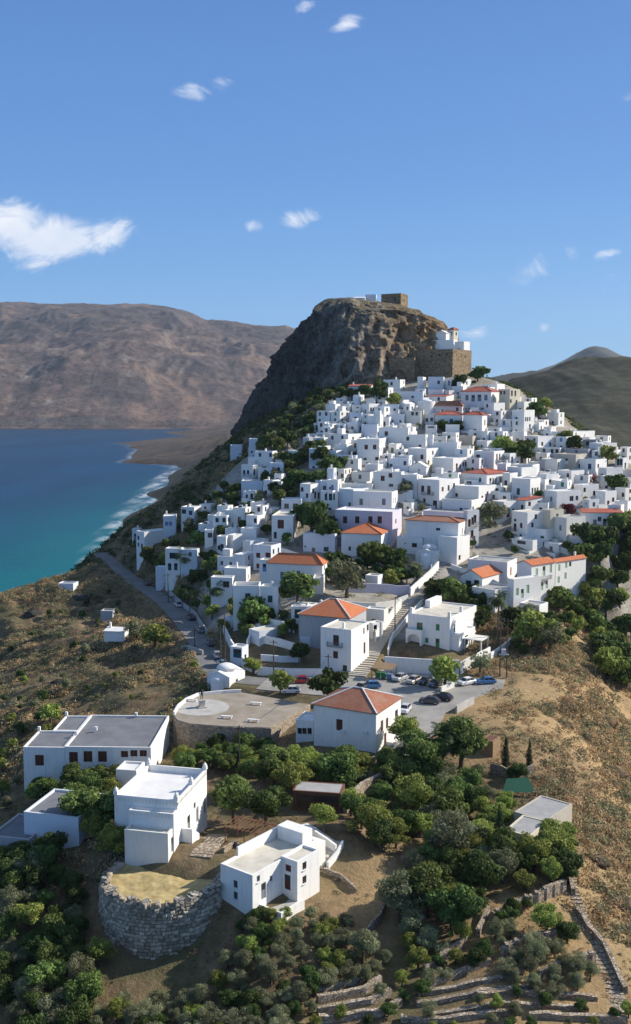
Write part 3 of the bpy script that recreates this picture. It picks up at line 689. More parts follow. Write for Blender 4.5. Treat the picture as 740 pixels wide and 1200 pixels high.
def tiled_roof(name, polys, mat, parent, thick=.14):
    """polys: list of 3D polygons (ccw from above); first edge of each is the eave: uv x along the eave, y up the slope"""
    V = []; Fs = []; U = []; Ms = []
    for P in polys:
        P = [Vector(p) for p in P]; e = (P[1]-P[0]).normalized(); n = e.cross(P[-1]-P[0]).normalized()
        if n.z < 0: n = -n
        s = n.cross(e)
        k = len(V); V += [tuple(p) for p in P]; Fs.append(tuple(range(k, k+len(P)))); U.append([((p-P[0]).dot(e), (p-P[0]).dot(s)) for p in P])
        k = len(V); d = Vector((0, 0, -thick)); V += [tuple(P[0]+d), tuple(P[1]+d), tuple(P[1]), tuple(P[0])]; Fs.append((k, k+1, k+2, k+3)); U.append([(0,0)]*4)
        k = len(V); V += [tuple(p+d) for p in reversed(P)]; Fs.append(tuple(range(k, k+len(P)))); U.append([(0,0)]*len(P))
    me = bpy.data.meshes.new(name); me.from_pydata(V, [], Fs); me.materials.append(mat); uvface(me, U); me.update()
    return link(name, me, parent)
def hip_roof(parent, x0, y0, x1, y1, z, rise, mat, ridge_mat=None, oh=.3):
    x0 -= oh; y0 -= oh; x1 += oh; y1 += oh; w, d = x1-x0, y1-y0
    if w >= d:
        r = d/2*.95; a, b = (x0+r, (y0+y1)/2, z+rise), (x1-r, (y0+y1)/2, z+rise)
        polys = [[(x0,y0,z),(x1,y0,z),b,a], [(x1,y1,z),(x0,y1,z),a,b], [(x1,y0,z),(x1,y1,z),b], [(x0,y1,z),(x0,y0,z),a]]
    else:
        r = w/2*.95; a, b = ((x0+x1)/2, y0+r, z+rise), ((x0+x1)/2, y1-r, z+rise)
        polys = [[(x1,y0,z),(x1,y1,z),b,a], [(x0,y1,z),(x0,y0,z),a,b], [(x0,y0,z),(x1,y0,z),a], [(x1,y1,z),(x0,y1,z),b]]
    o = tiled_roof('roof', polys, mat, parent)
    mb = MB(); u = Vector((0, 0, .04))
    for p, q in ((a, b), ((x0,y0,z), a), ((x1,y1,z), b), ((x1,y0,z), b if w >= d else a), ((x0,y1,z), a if w >= d else b)):
        mb.tube(Vector(p)+u, Vector(q)+u, .13, .13, 5)
    mb.build('ridge', ridge_mat or mat, o); return o
def chimney(parent, x, y, z, s=.55, h=1.2, mat='white'):
    b = MB().box(x-s/2, y-s/2, z, x+s/2, y+s/2, z+h); b.box(x-s/2-.08, y-s/2-.08, z+h, x+s/2+.08, y+s/2+.08, z+h+.1)
    b.box(x-s/4, y-s/4, z+h+.1, x+s/4, y+s/4, z+h+.3)
    return b.build('chimney', M[mat], parent)
def balcony(parent, O, ux, nrm, u, z, w=2.4, d=.9, mat='greyp'):
    o = MB().box(-w/2, -d, -.14, w/2, 0, 0).build('balcony', M['concrete'], parent)
    o.location = (O[0]+ux[0]*u, O[1]+ux[1]*u, z); o.rotation_euler = (0, 0, math.atan2(ux[1], ux[0]))
    b = MB(); b.box(-w/2, -d, .9, w/2, -d+.05, .95); b.box(-w/2, -d, .9, -w/2+.05, 0, .95); b.box(w/2-.05, -d, .9, w/2, 0, .95)
    n = int(w/.16)
    for i in range(n+1): x = -w/2+.02+i*(w-.04)/n; b.box(x-.015, -d+.01, 0, x+.015, -d+.04, .9)
    for i in range(1, 6):
        for sx_ in (-w/2+.02, w/2-.02): b.box(sx_-.015, -d+i*d/6, 0, sx_+.015, -d+i*d/6+.03, .9)
    b.build('railing', M[mat], o); return o
def box_walls(root, w, d, H, foot, mat, fh=(), rh=(), parapet=.32, th=.28, roofmat='roofwhite', name='wall', flat=True, lh=()):
    mb = MB()
    wall_face(mb, (0,0), (1,0), (0,-1), w, -foot, H, fh)
    wall_face(mb, (w,0), (0,1), (1,0), d, -foot, H, rh)
    wall_face(mb, (w,d), (-1,0), (0,1), w, -foot, H, ())
    wall_face(mb, (0,d), (0,-1), (-1,0), d, -foot, H, lh)
    if flat:
        t = th; o = [(0,0),(w,0),(w,d),(0,d)]; i_ = [(t,t),(w-t,t),(w-t,d-t),(t,d-t)]
        for k in range(4):
            j = (k+1) % 4
            mb.quad((*o[k],H), (*o[j],H), (*i_[j],H), (*i_[k],H)); mb.quad((*i_[k],H), (*i_[j],H), (*i_[j],H-parapet), (*i_[k],H-parapet))
    else: mb.quad((0,0,H), (w,0,H), (w,d,H), (0,d,H))
    ob = mb.build(name, M[mat], root)
    if flat: MB().box(th*.6, th*.6, H-parapet-.2, w-th*.6, d-th*.6, H-parapet+.02).build('roof', M[roofmat], root)
    return ob
TILES = {'A':(270,435,6.1667),'B':(380,435,6.1667),'C':(490,435,6.1667),'D':(600,470,5.2857),'E':(270,520,6.1667),'F':(380,520,6.1667),'G':(490,520,6.1667),'K':(600,560,5.2857),
         'L':(150,580,6.1667),'M':(240,590,6.1667),'N':(240,670,6.1667),'O':(340,600,6.1667),'P':(450,600,6.1667),'Q':(540,620,5.2857),'R':(340,690,6.1667),'S':(450,690,5.2857),'Z':(0,0,1)}
HOUSES = []; LABELS = set()
def house(spec, **ex):
    left, opts, label = [s.strip() for s in spec.split('|')]
    tl, a_, b_, c_, t_, H = left.split(); ox, oy, s = TILES[tl]
    xl, xc, xr = [ox+float(v)/s for v in (a_, b_, c_)]; yt = oy+float(t_)/s; H = float(H)
    op = dict(x.split('=') for x in opts.split()) if opts else {}
    rg = random.Random(int(xl*31+yt*17))
    if tl not in 'ZS' and yt < 700 and 'H' not in op: H *= 1.22
    fp, rp = max(xc-xl, 1), max(xr-xc, 0)
    C = hit(xc, yt, H)
    if 'Y' in op: C = atY(xc, yt, float(op['Y']))
    if C is None: print('NOHIT', label); return None
    zg = C[2]-H; beta = math.atan2(C[0], C[1])
    if 'a' in op: a = R(float(op['a']))
    else: a = beta + (R(4) if rp < 1.2 else (.6*math.atan2(rp, fp) + .4*R(28)))
    dl = (-math.cos(a), math.sin(a)); dr = (math.sin(a), math.cos(a))
    w = solve_len(C, dl, xl); d = solve_len(C, dr, xr) if rp >= 1.2 else rg.uniform(5, 7)
    if 'd' in op: d = float(op['d'])
    if not (2 < w < 24) or not (2 < d < 22): print('SIZE %s w=%.1f d=%.1f' % (label, w, d))
    w = min(max(w, 2.2), 26); d = min(max(d, 3.2), 24)
    org = (C[0]+dl[0]*w, C[1]+dl[1]*w)
    root = empty(op.get('name', 'house'), (org[0], org[1], zg), -a, label, op.get('cat', 'house'), ex.get('group', 'white houses of the hill village'))
    if label in LABELS: print('DUP', label)
    LABELS.add(label)
    nw = len(label.split())
    if not 4 <= nw <= 16: print('LEN', nw, label)
    near = C[1] < 240
    mat = op.get('m', 'white'); mat = 'white_near' if (near and mat == 'white') else mat
    wc = op.get('w', rg.choice(['brown','brown','brown','brown','greyp','blue','whitep','teal','green']))
    n = int(op.get('n', max(1, round(H/3.1))))
    fl = H/n
    def auto(W, first):
        hs = []; k = max(1, int(W/2.7)) if W > 2.0 else 0
        for f in range(n):
            z0 = f*fl
            for i in range(k):
                if rg.random() < .22 and not (k == 1): continue
                u = W*(i+.5)/k + rg.uniform(-.15, .15); wd = rg.choice([.85, .95, 1.05]); ht = min(1.4, fl-1.3)
                kind = rg.choice(['win', 'win', 'shut'])
                if f == 0 and i == k//2 and first: hs.append((u-.5, u+.5, z0+.05, z0+2.15, 'door'))
                elif f == n-1 and rg.random() < .18 and fl > 2.8: hs.append((u-.5, u+.5, z0+.1, z0+2.2, 'door'))
                else: hs.append((u-wd/2, u+wd/2, z0+.85, z0+.85+ht, kind))
        return [h for h in hs if h[0] > .2 and h[1] < W-.2 and h[3] < H-.4]
    sc_px = F/(C[1]*cp-(C[2]-CZ)*sp)
    def given(key, dv, W, flip):
        hs = []
        for tok in op[key].split(','):
            if not tok: continue
            p = tok.split(':'); u_, v_ = float(p[0]), float(p[1]); kind = p[2] if len(p) > 2 else 'win'
            L = solve_len(C, dv, ox+u_/s); u = W-L if flip else L
            ww = float(p[3]) if len(p) > 3 else (1.05 if kind != 'door' else 1.1); hh = float(p[4]) if len(p) > 4 else (1.4 if kind != 'door' else 2.15)
            # vertical position: subtract the roof line's own slope in the picture
            Pq = (C[0]+dv[0]*L, C[1]+dv[1]*L, C[2]); yq = proj(*Pq)[1]; scq = F/(Pq[1]*cp-(Pq[2]-CZ)*sp)
            zc = H - ((oy+v_/s)-yq)/scq/ math.cos(PITCH)
            zc = min(max(zc, hh/2+.05), H-.45-hh/2); u = min(max(u, ww/2+.2), W-ww/2-.2)
            hs.append((u-ww/2, u+ww/2, zc-hh/2, zc+hh/2, kind))
        return hs
    fh = given('fw', dl, w, True) if 'fw' in op else auto(w, True)
    rh = given('rw', dr, d, False) if 'rw' in op else auto(d, False)
    foot = 5 if not near else 3
    rt = op.get('t', 'flat'); roofm = op.get('r', rg.choice(['roofwhite','roofwhite','roofwhite','roofcream','roofgrey']))
    box_walls(root, w, d, H, foot, mat, [h[:4] for h in fh], [h[:4] for h in rh], roofmat=roofm, flat=rt == 'flat', parapet=float(op.get('par', .32)))
    for O, ux, nr, hs in (((0,0),(1,0),(0,-1),fh), ((w,0),(0,1),(1,0),rh)):
        for h in hs:
            o = put_window(root, O, ux, nr, (h[0]+h[1])/2, h[2], h[1]-h[0], h[3]-h[2], h[4], wc)
            if near and h[4] == 'win':
                b = MB().box(-(h[1]-h[0])/2-.06, -.3, -.06, (h[1]-h[0])/2+.06, -.12, 0).build('sill', M['roofwhite'], o)
    tm = M[{'o':'tile','r':'tilered','d':'tileold','w':'roofwhite'}[op.get('tm', 'o')]]
    if rt == 'hip': hip_roof(root, 0, 0, w, d, H, float(op.get('rise', .2*min(w, d))), tm, M['roofwhite'] if near else tm)
    elif rt in ('gx', 'gy'):
        rise = float(op.get('rise', 1.3))
        if rt == 'gx':   # ridge along x
            polys = [[(-.2,-.25,H),(w+.2,-.25,H),(w+.2,d/2,H+rise),(-.2,d/2,H+rise)], [(w+.2,d+.25,H),(-.2,d+.25,H),(-.2,d/2,H+rise),(w+.2,d/2,H+rise)]]
            g = MB(); g.tri((w,0,H),(w,d,H),(w,d/2,H+rise-.15)); g.build('gable', M[mat], root); g = MB(); g.tri((0,d,H),(0,0,H),(0,d/2,H+rise-.15))
        else:
            polys = [[(w+.25,-.2,H),(w+.25,d+.2,H),(w/2,d+.2,H+rise),(w/2,-.2,H+rise)], [(-.25,d+.2,H),(-.25,-.2,H),(w/2,-.2,H+rise),(w/2,d+.2,H+rise)]]
            g = MB(); g.tri((0,0,H),(w,0,H),(w/2,0,H+rise-.15)); g.build('gable', M[mat], root); g = MB(); g.tri((w,d,H),(0,d,H),(w/2,d,H+rise-.15))
        g.build('gable', M[mat], root); tiled_roof('roof', polys, tm if op.get('tm') != 'w' else M['roofwhite'], root)
    elif rt == 'lean':
        rise = float(op.get('rise', .9))
        tiled_roof('roof', [[(-.15,-.2,H),(w+.15,-.2,H),(w+.15,d+.1,H+rise),(-.15,d+.1,H+rise)]], tm, root)
        g = MB(); k0 = H+rise-.15; g.v = [(w,0,H),(w,d,H),(w,d,k0),(0,0,H),(0,d,H),(0,d,k0)]; g.f = [(0,1,2),(4,3,5),(1,4,5,2)]; g.m = [0,0,0]; g.build('gable', M[mat], root)
    if rt == 'flat':
        if op.get('c', '') == '1' or (op.get('c', '') != '0' and rg.random() < .3): chimney(root, rg.uniform(.7, w-.7), rg.uniform(.7, d-.7), H-.3, .5, rg.uniform(.9, 1.4))
        if rg.random() < .28 and w > 4 and op.get('c') != '0':
            # stair room on the roof
            bw = rg.uniform(1.8, 2.6); x0 = rg.uniform(.3, w-bw-.3); y0 = d*.5
            if y0+1.8 < d: MB().box(x0, y0, H-.32, x0+bw, min(d-.3, y0+2.2), H+rg.uniform(1.2, 2.0)).build('stair_room', M[mat], root)
        elif rg.random() < .22 and w > 3.5 and op.get('c') != '0':
            b = MB(); x0 = w*.3; b.tube((x0, d*.5, H+.45), (x0+1.1, d*.5, H+.45), .26, .26, 10); wt = b.build('water_tank', M['metal'], root)
            b = MB(); b.quad((x0-.1, d*.5-1.3, H-.2), (x0+1.2, d*.5-1.3, H-.2), (x0+1.2, d*.5-.3, H+.4), (x0-.1, d*.5-.3, H+.4)); b.build('solar_panel', M['glass'], root)
    elif rg.random() < .6: chimney(root, w*.15, d*.8, H, .5, 1.5)
    if op.get('terr', '1' if tl in 'ABCDEFGK' else '0') == '1':
        tw = rg.uniform(.45, 1.0)*w; tx = rg.choice([0, w-tw]); td = rg.uniform(1.6, 3.2); tz = rg.uniform(.4, 1.6)
        tb = MB(); hs = []
        if tw > 2.5: hs = [(tw*.3, tw*.3+.9, -2.0, -.2+tz*.3)]
        wall_face(tb, (tx, -td), (1, 0), (0, -1), tw, -6, tz, hs); wall_face(tb, (tx+tw, -td), (0, 1), (1, 0), td, -6, tz, ()); wall_face(tb, (tx, 0), (0, -1), (-1, 0), td, -6, tz, ())
        tb.box(tx+.2, -td+.2, tz-1.0, tx+tw-.2, -.002, tz-.9); tb.quad((tx,-td,tz),(tx+tw,-td,tz),(tx+tw-.2,-td+.2,tz),(tx+.2,-td+.2,tz)); tb.quad((tx+tw,-td,tz),(tx+tw,0,tz),(tx+tw-.2,0,tz),(tx+tw-.2,-td+.2,tz)); tb.quad((tx,0,tz),(tx,-td,tz),(tx+.2,-td+.2,tz),(tx+.2,0,tz))
        tb.quad((tx+.2,-td+.2,tz),(tx+tw-.2,-td+.2,tz),(tx+tw-.2,-td+.2,tz-1),(tx+.2,-td+.2,tz-1))
        to = tb.build('terrace', M[mat], root)
        for h in hs: put_window(root, (tx, -td), (1, 0), (0, -1), h[0]+.45, h[2], .9, h[3]-h[2], 'door', wc)
    if op.get('bal'):
        for tok in op['bal'].split(','):
            side, u_, v_, bw = tok.split(':'); dv = dl if side == 'f' else dr; L = solve_len(C, dv, ox+float(u_)/s)
            Pq = (C[0]+dv[0]*L, C[1]+dv[1]*L, C[2]); yq = proj(*Pq)[1]; scq = F/(Pq[1]*cp-(Pq[2]-CZ)*sp)
            z = H - ((oy+float(v_)/s)-yq)/scq
            if side == 'f': balcony(root, (0,0), (1,0), (0,-1), w-L, z, float(bw))
            else: balcony(root, (w,0), (0,1), (1,0), L, z, float(bw))
    HOUSES.append((root, w, d, H, xl, xc, xr, yt)); root['_wdh'] = (w, d, H)
    return root
VH = '''
B 175 340 350 108 2.8 | t=lean tm=r m=bluewash | low shaded cottage with rusty roof and tall white chimney, highest on the left slope
B 430 550 585 60 4.2 | fw=488:90 c=1 | white box house with one small window, beside the pine under the fortress
B 365 465 500 118 5 | fw=422:165,400:205:door w=brown | narrow two-level white house whose lower half has a dark brown doorway, near the village top
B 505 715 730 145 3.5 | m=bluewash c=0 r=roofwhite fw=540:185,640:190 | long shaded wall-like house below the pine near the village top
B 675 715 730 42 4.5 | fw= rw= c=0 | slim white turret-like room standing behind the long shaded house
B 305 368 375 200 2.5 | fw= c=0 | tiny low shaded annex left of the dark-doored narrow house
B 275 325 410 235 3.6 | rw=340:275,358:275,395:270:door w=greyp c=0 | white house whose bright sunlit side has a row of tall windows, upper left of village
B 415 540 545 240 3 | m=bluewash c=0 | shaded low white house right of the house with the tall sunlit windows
B 545 585 650 235 3 | t=gy tm=w rise=.7 | little white gabled house with a bright sunlit side
B 590 700 722 285 5 | m=offwhite fw=640:300,670:300 w=brown | house with a shaded roof veranda above the orange awning
B 50 115 185 290 4 | c=1 | blue-shadowed cube house with sunlit side and chimney, far upper left of the village
B 185 272 276 300 3 | m=bluewash c=0 | low shaded house right of the blue-shadowed cube with chimney
B 275 320 430 310 4 | rw=340:345,400:340 c=0 | white house with a plain bright side in the middle of the upper left cluster
B 5 60 100 380 4 | w=blue c=1 | small blue-windowed cube with sunlit right side, left edge of the upper cluster
B 100 150 156 385 4 | c=0 m=bluewash | narrow shaded house just right of the small cube with blue window
B 30 175 280 455 4 | fw=60:480,132:480 rw=210:488 w=brown | long low house with three brown windows left of the two-windowed big house
B 270 385 392 385 3.5 | m=bluewash c=0 fw= | plain shaded house left of the big plain block in upper village
B 395 610 620 408 6 | fw=450:450:shut:1.2:1.6,437:520 w=brown c=0 | big plain white block with a single brown window high on its front
B 240 400 482 490 6.5 | a=14 fw=305:548:shut:1.2:1.6,366:548:shut:1.2:1.6,385:640:shut:1.2:1.7,298:640 w=brown c=0 | tall white house with two brown shuttered windows and a diagonal shadow on its side
B 560 735 745 460 5 | fw=605:487,695:545 c=0 r=roofcream | broad bluish house with two tiny windows in the middle of the village
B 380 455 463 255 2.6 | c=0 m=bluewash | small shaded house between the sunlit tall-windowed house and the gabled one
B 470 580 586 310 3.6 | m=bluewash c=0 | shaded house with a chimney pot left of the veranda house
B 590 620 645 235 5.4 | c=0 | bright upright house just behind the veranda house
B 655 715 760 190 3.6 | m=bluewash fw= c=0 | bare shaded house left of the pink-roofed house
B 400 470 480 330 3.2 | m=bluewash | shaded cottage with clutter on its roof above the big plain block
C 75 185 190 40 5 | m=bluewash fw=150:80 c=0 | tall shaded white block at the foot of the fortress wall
C 190 300 385 55 4.5 | rw=322:85,354:85 fw=225:85:door,250:85,285:85 w=blue c=0 | long white house with two windows on its sunlit end right under the fortress
C 315 530 585 145 6.5 | t=hip tm=r fw=355:190:shut:1.3:2.2,400:195:door:1.5:2.6,445:192:door:1.5:2.6,492:190:shut:1.3:2.2 rw=550:200:shut w=greyp | stately mansion with red hipped roof and four tall windows near the summit
C 60 205 262 180 3.5 | t=lean tm=r fw=150:190 c=0 | low house with a pinkish red sloping roof below the tall shaded block
C 75 180 200 133 3.4 | fw= c=0 | bare white box right behind the pinkish roof
C 200 225 262 138 3.6 | c=0 | small sunlit white box left of the shrub beside the mansion
C 120 320 335 250 4.2 | t=hip tm=d m=offwhite fw=172:290,285:275 w=brown rise=1.7 | house with an old red hipped roof left and below the stately mansion
C 125 318 322 315 4.4 | t=hip tm=r fw=180:360,243:370:door:1.3:2.6 w=navy rise=1.3 | white house with low red roof and tall dark blue door
C 328 465 500 315 5.5 | t=hip tm=r fw= rw=485:370:door w=brown rise=1.1 | blank-walled white house with a low red roof joined to the blue-doored house
C 590 665 740 130 7.5 | m=cream fw=600:155,625:155 rw=680:155:door,705:160:door,668:215,715:220 w=brown | cream three-storey house with dark doors on the right skyline
C 478 550 630 228 5 | fw=500:245 rw=577:298,605:283:shut w=greyp c=0 | white house with slender pole in front, right below the stately mansion
C 588 665 715 348 4.8 | fw=622:373:shut:1.1:1.7 rw=688:372 w=greyp c=0 | cube house with one large dark window and a sunlit side on the right slope
C 635 730 742 285 4 | m=grey r=roofgrey | grey shaded flat-roofed house at the right skyline below the cream house
C 515 592 662 408 3.6 | fw=560:425 rw=655:460 w=teal c=1 r=roofdark | low house with dark rooftop clutter just below the slender pole
C 0 38 45 280 5 | m=beige c=0 | narrow ochre-tinted house between the veranda and the old red roof
C 48 120 126 308 3.4 | fw=65:352,100:348 w=brown c=0 | small white house with two square windows beneath the old red roof
C 0 108 112 462 4.4 | m=bluewash fw=20:500 c=0 | shaded block with one low window in the centre of the village
C 110 285 300 515 5 | fw= c=0 r=roofwhite | smooth windowless white block in the village centre
C 112 205 210 470 3 | m=offwhite c=1 | low off-white house with chimney above the smooth windowless block
C 305 395 422 468 3.4 | m=beige fw= c=0 | beige bare-plaster hut right of the smooth windowless block
C 425 500 555 502 3 | c=0 r=roofcream | low house with a sunlit side left of the big green tree
C 0 36 40 40 4.2 | c=0 fw= | pale cube at the top left beside the tall shaded block
C 465 572 628 92 3.4 | c=1 | flat-roofed white house behind the red-roofed mansion at the summit
C 430 505 512 238 3 | c=0 m=offwhite | small terrace room in front of the mansion
C 380 440 447 262 3.2 | c=0 r=roofcream | low patio house at the foot of the mansion front
C 545 600 640 285 4.4 | c=0 | white house with two dark openings beside the slender pole
C 200 300 306 385 3.2 | fw= c=0 m=white | plain white wall house above the long dark hedge
C 55 135 140 390 3 | c=0 fw=95:400:win:2.4:.6 | low house with one long slit window left of the dark hedge
C 295 400 405 545 3 | m=offwhite c=0 | low off-white house with corner pillars below the beige hut
D 0 78 142 55 8 | fw=30:110 rw=100:112:win:.9:1.6,113:110:win:.9:1.6,88:112:win:.9:1.6,115:160:door bal=r:110:185:2.4 w=greyp c=0 | tall three-storey white house with balcony on the right-hand crest
D 0 8 32 112 5 | c=0 | slim sunlit house at the left foot of the tall balcony house
D 78 162 262 218 5 | rw=190:265,240:268 w=brown c=0 r=roofgrey | house with a broad blank sunlit side, behind the orange hipped roof
D 20 105 175 262 3.6 | t=hip tm=d rise=.9 rw=152:292 m=offwhite | small house under a faded orange hipped roof amid trees
D 255 400 515 188 3 | rw= fw= c=1 r=roofcream | long low pale house with many chimneys on the right skyline
D 440 545 556 240 4 | m=grey fw=470:262 c=0 | grey shaded house with parapet just under the right skyline
D 480 558 652 262 5 | rw=592:300 fw= w=greyp c=1 | white house with a large sunlit side farthest right on the skyline
D 325 473 532 298 4 | r=roofgrey m=grey rw=490:320 c=0 | grey flat-roofed house left of the round tree near the right skyline
D 168 298 325 290 3 | fw=200:310:door,250:310:win,280:310:win c=0 | low white house with open porches right of the orange hipped roof
D 268 398 465 330 5.5 | m=beige c=0 r=roofcream fw=340:372:door,300:375 | beige roughcast house with cream side among the right-hand white houses
D 180 282 345 360 4.6 | m=offwhite fw= rw=290:390 c=0 | plain off-white cube left of the beige roughcast house
D 400 520 590 362 5 | fw=483:405:shut:1.3:1.9,415:402 rw=537:402 w=navy c=0 | white cube with a navy window and slim red-edged side window, on the right
D 0 22 40 320 4 | c=0 | sliver of a white house with balcony at the left edge of the round dark tree
D 0 130 172 395 4 | rw=152:425:shut w=brown c=0 | white house with brown side window below the big dark tree
D 285 370 450 432 3.6 | fw=348:460 c=0 w=brown | low white house in front of the plain off-white cube
D 535 588 690 415 4 | rw= fw=560:470:door c=0 | long low sunlit house beneath the pergola at the far right
D 165 215 292 452 4.5 | rw=238:505:door fw= w=whitep c=0 | white house with one tall pale door on its side, centre right
D 215 282 385 492 3.2 | fw=260:532 rw=340:530 w=blue c=0 | low house with one bright blue window on its sunlit side
D 0 115 180 482 5.4 | fw=42:560:door rw=130:558:door,146:558:door,162:555:door w=teal c=0 | house with three slender openings on its sunlit side, below the brown-windowed house
D 385 442 540 520 3.8 | rw=512:570,452:550 c=0 w=brown | low white house beside the reddish courtyard shrub at right
D 640 705 765 540 4.2 | fw=690:580 c=1 r=roofcream w=brown | cream-topped house with an arched window at the right edge
D 640 690 722 352 3.2 | fw=660:370:door,680:370:door c=0 r=roofgrey | small house with pillared pergola terrace at the right edge
D 690 765 775 430 3 | m=grey c=0 fw= | grey low house cut off by the right edge of the picture
D 475 560 590 300 3 | c=0 m=grey | low grey house hidden behind the round tree at right
D 178 215 222 365 3.6 | c=0 m=grey fw= | narrow grey house at the foot of the dark round tree
K 205 280 430 84 5.4 | fw=245:130:shut rw=372:128:win:1.6:1.6,405:125 w=greyp c=0 | white house whose long sunlit side has a large arched window
K 520 580 650 84 4.4 | fw= rw=600:155,630:135 w=red c=0 | white gable-ended house with a small red side window at right
K 440 480 542 135 3.6 | fw=460:160:win:.5:.7 rw=510:165 w=blue c=0 | small white house behind the dark red bush
K 440 690 702 215 4.6 | t=lean tm=r rise=.7 fw=517:278:shut:1.1:1.9,578:275:door:1.1:2.2,610:275:door:1.1:2.2,545:255 w=greyp a=3 d=5 | long low white house with red tiled edge and grey doors at far right
K 640 765 775 165 3 | fw= c=0 | blank white block at the right edge above the red-edged long house
K 250 340 458 248 6 | m=offwhite fw=303:310:shut:.9:1.6 rw= r=roofgrey w=greyp c=0 | weathered cream cube house with a long blank lit face
K 188 240 322 200 7 | m=cream fw= rw=283:235 c=0 | taller cream house behind the weathered cube
K 345 440 592 362 3.2 | m=offwhite rw=480:400:win:1.6:1.4 fw= r=roofcream c=0 | one-storey cream wing with round lattice opening below the weathered cube
K 0 98 225 215 7 | fw=22:262:win:.9:.8,22:305:door:1.1:2.2,60:295:shut:1:1.5,25:357:win:.8:.7,58:357:win:.8:.7 rw=130:292,210:262,150:240 w=brown bal=f:18:328:2.2 c=0 | tall white house with small balcony and brown shutters, right of the street tree
K 20 85 192 140 4.4 | t=lean tm=r rise=.8 fw=65:188:door c=0 | white house with a flat red tiled roof above the tall small-balcony house
K 100 215 296 320 3.2 | rw= fw=120:370:win:1.2:1,190:370:win:1.2:1 r=roofcream c=0 | low terrace house with a shaded awning across its front
K 0 130 232 388 3 | fw=60:400:win:3:1 rw=200:410 c=0 r=roofwhite | low house with a dark recess on its roof terrace, above the red gabled row
K 135 225 232 155 3 | c=0 | small white house with reddish canopy behind the street tree
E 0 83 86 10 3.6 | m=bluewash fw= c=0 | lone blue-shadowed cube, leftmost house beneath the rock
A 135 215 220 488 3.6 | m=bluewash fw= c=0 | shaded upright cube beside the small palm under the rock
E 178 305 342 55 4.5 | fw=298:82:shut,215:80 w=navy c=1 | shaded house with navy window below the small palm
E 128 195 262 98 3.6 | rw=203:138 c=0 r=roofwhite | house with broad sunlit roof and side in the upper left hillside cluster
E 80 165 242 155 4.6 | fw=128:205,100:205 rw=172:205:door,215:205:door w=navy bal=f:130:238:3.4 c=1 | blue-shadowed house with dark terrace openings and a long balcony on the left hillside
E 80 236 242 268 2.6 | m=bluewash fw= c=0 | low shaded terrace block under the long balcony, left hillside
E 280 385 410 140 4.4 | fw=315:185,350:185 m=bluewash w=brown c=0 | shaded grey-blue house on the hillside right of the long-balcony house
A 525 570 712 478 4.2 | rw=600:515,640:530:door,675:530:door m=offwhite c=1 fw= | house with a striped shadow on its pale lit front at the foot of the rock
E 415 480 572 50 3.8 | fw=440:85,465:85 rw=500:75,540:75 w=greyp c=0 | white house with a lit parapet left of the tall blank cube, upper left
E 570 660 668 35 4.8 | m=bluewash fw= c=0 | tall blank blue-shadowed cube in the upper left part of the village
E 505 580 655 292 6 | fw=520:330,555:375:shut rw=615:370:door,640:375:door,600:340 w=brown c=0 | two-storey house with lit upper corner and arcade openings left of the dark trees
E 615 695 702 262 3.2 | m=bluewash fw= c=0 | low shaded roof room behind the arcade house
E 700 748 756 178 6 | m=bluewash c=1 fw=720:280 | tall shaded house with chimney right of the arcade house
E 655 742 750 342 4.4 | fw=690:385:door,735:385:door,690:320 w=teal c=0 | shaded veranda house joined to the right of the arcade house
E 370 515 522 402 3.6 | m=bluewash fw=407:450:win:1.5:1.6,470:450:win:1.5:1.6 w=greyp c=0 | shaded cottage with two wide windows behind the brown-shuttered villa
M 485 640 705 88 6.4 | fw=550:150:shut:1.9:2.6,510:230:door:.9:2 w=brown r=roofcream c=1 a=8 | villa with a large brown shuttered window and cream roof, left of dark trees
M 205 295 336 32 4.2 | c=1 fw=250:130:door w=teal | house with a shaded porch and small lit chimney, left centre cluster
M 300 380 436 88 4.4 | fw=380:125 rw= m=white w=navy c=0 | white cube with a navy window right of the shaded porch
M 60 160 170 90 4.6 | fw=90:120,140:120 w=navy c=1 | blue-shadowed house with two navy windows, left end of the stepped cluster
M 0 60 66 192 4 | c=0 fw=40:230:win:1.4:1.5 w=navy | shaded house with an open loggia at the far left of the stepped cluster
M 88 155 168 238 5.5 | fw=125:320:door,105:320 w=teal c=0 | blue-shadowed house with sawtooth parapet on the lower left of the stepped cluster
M 165 205 272 228 4.6 | fw= rw= c=0 r=roofwhite | white block with plain sunlit side in the stepped cluster
M 260 372 402 180 3.2 | fw= c=0 r=roofwhite | wide low block with bright terrace at the top of the stepped cluster
M 275 330 462 272 3.4 | fw= rw= r=roofwhite c=0 | long white terrace block with sloping shadow, middle of the stepped cluster
M 352 480 552 305 5.6 | fw=387:375:shut:1.3:1.4,460:375:shut:1.6:1.5,385:460:shut w=brown m=bluewash r=roofdark c=0 | shaded two-storey house with brown windows above the orange-roofed house
M 210 290 352 372 4.2 | fw= c=0 m=bluewash | house with rounded sloping wall beside the stepped cluster
M 395 462 484 408 5.4 | fw=432:465:door w=blue c=0 | narrow white house with tall pale door hugging the orange roof
M 140 300 330 470 3.4 | fw= c=1 r=roofwhite | white flat-roofed house with chimney behind the sunken roof terrace
Z 314 378 383.5 662 5.5 | t=hip tm=o fw=331:675:door:1.1:2.2,350:672:win w=blue rise=2.3 | white house with a bright orange pyramid roof and a blue door, left of centre
N 45 200 208 42 5.4 | fw=155:92:win:1.7:1.7 w=greyp c=0 r=roofwhite | house with low white roof and wide window behind the fan palm
N 205 395 402 100 7.4 | fw=312:185:door:1.3:2 r=roofcream w=teal c=0 par=.9 | tall plain house with a sunken roof terrace above the roadside trees
N 400 528 542 108 6.6 | fw=473:198:shut:1.2:1.7,435:200:win:.4:.5 w=teal c=1 | house with satellite dish on the roof, joined to the sunken-terrace house
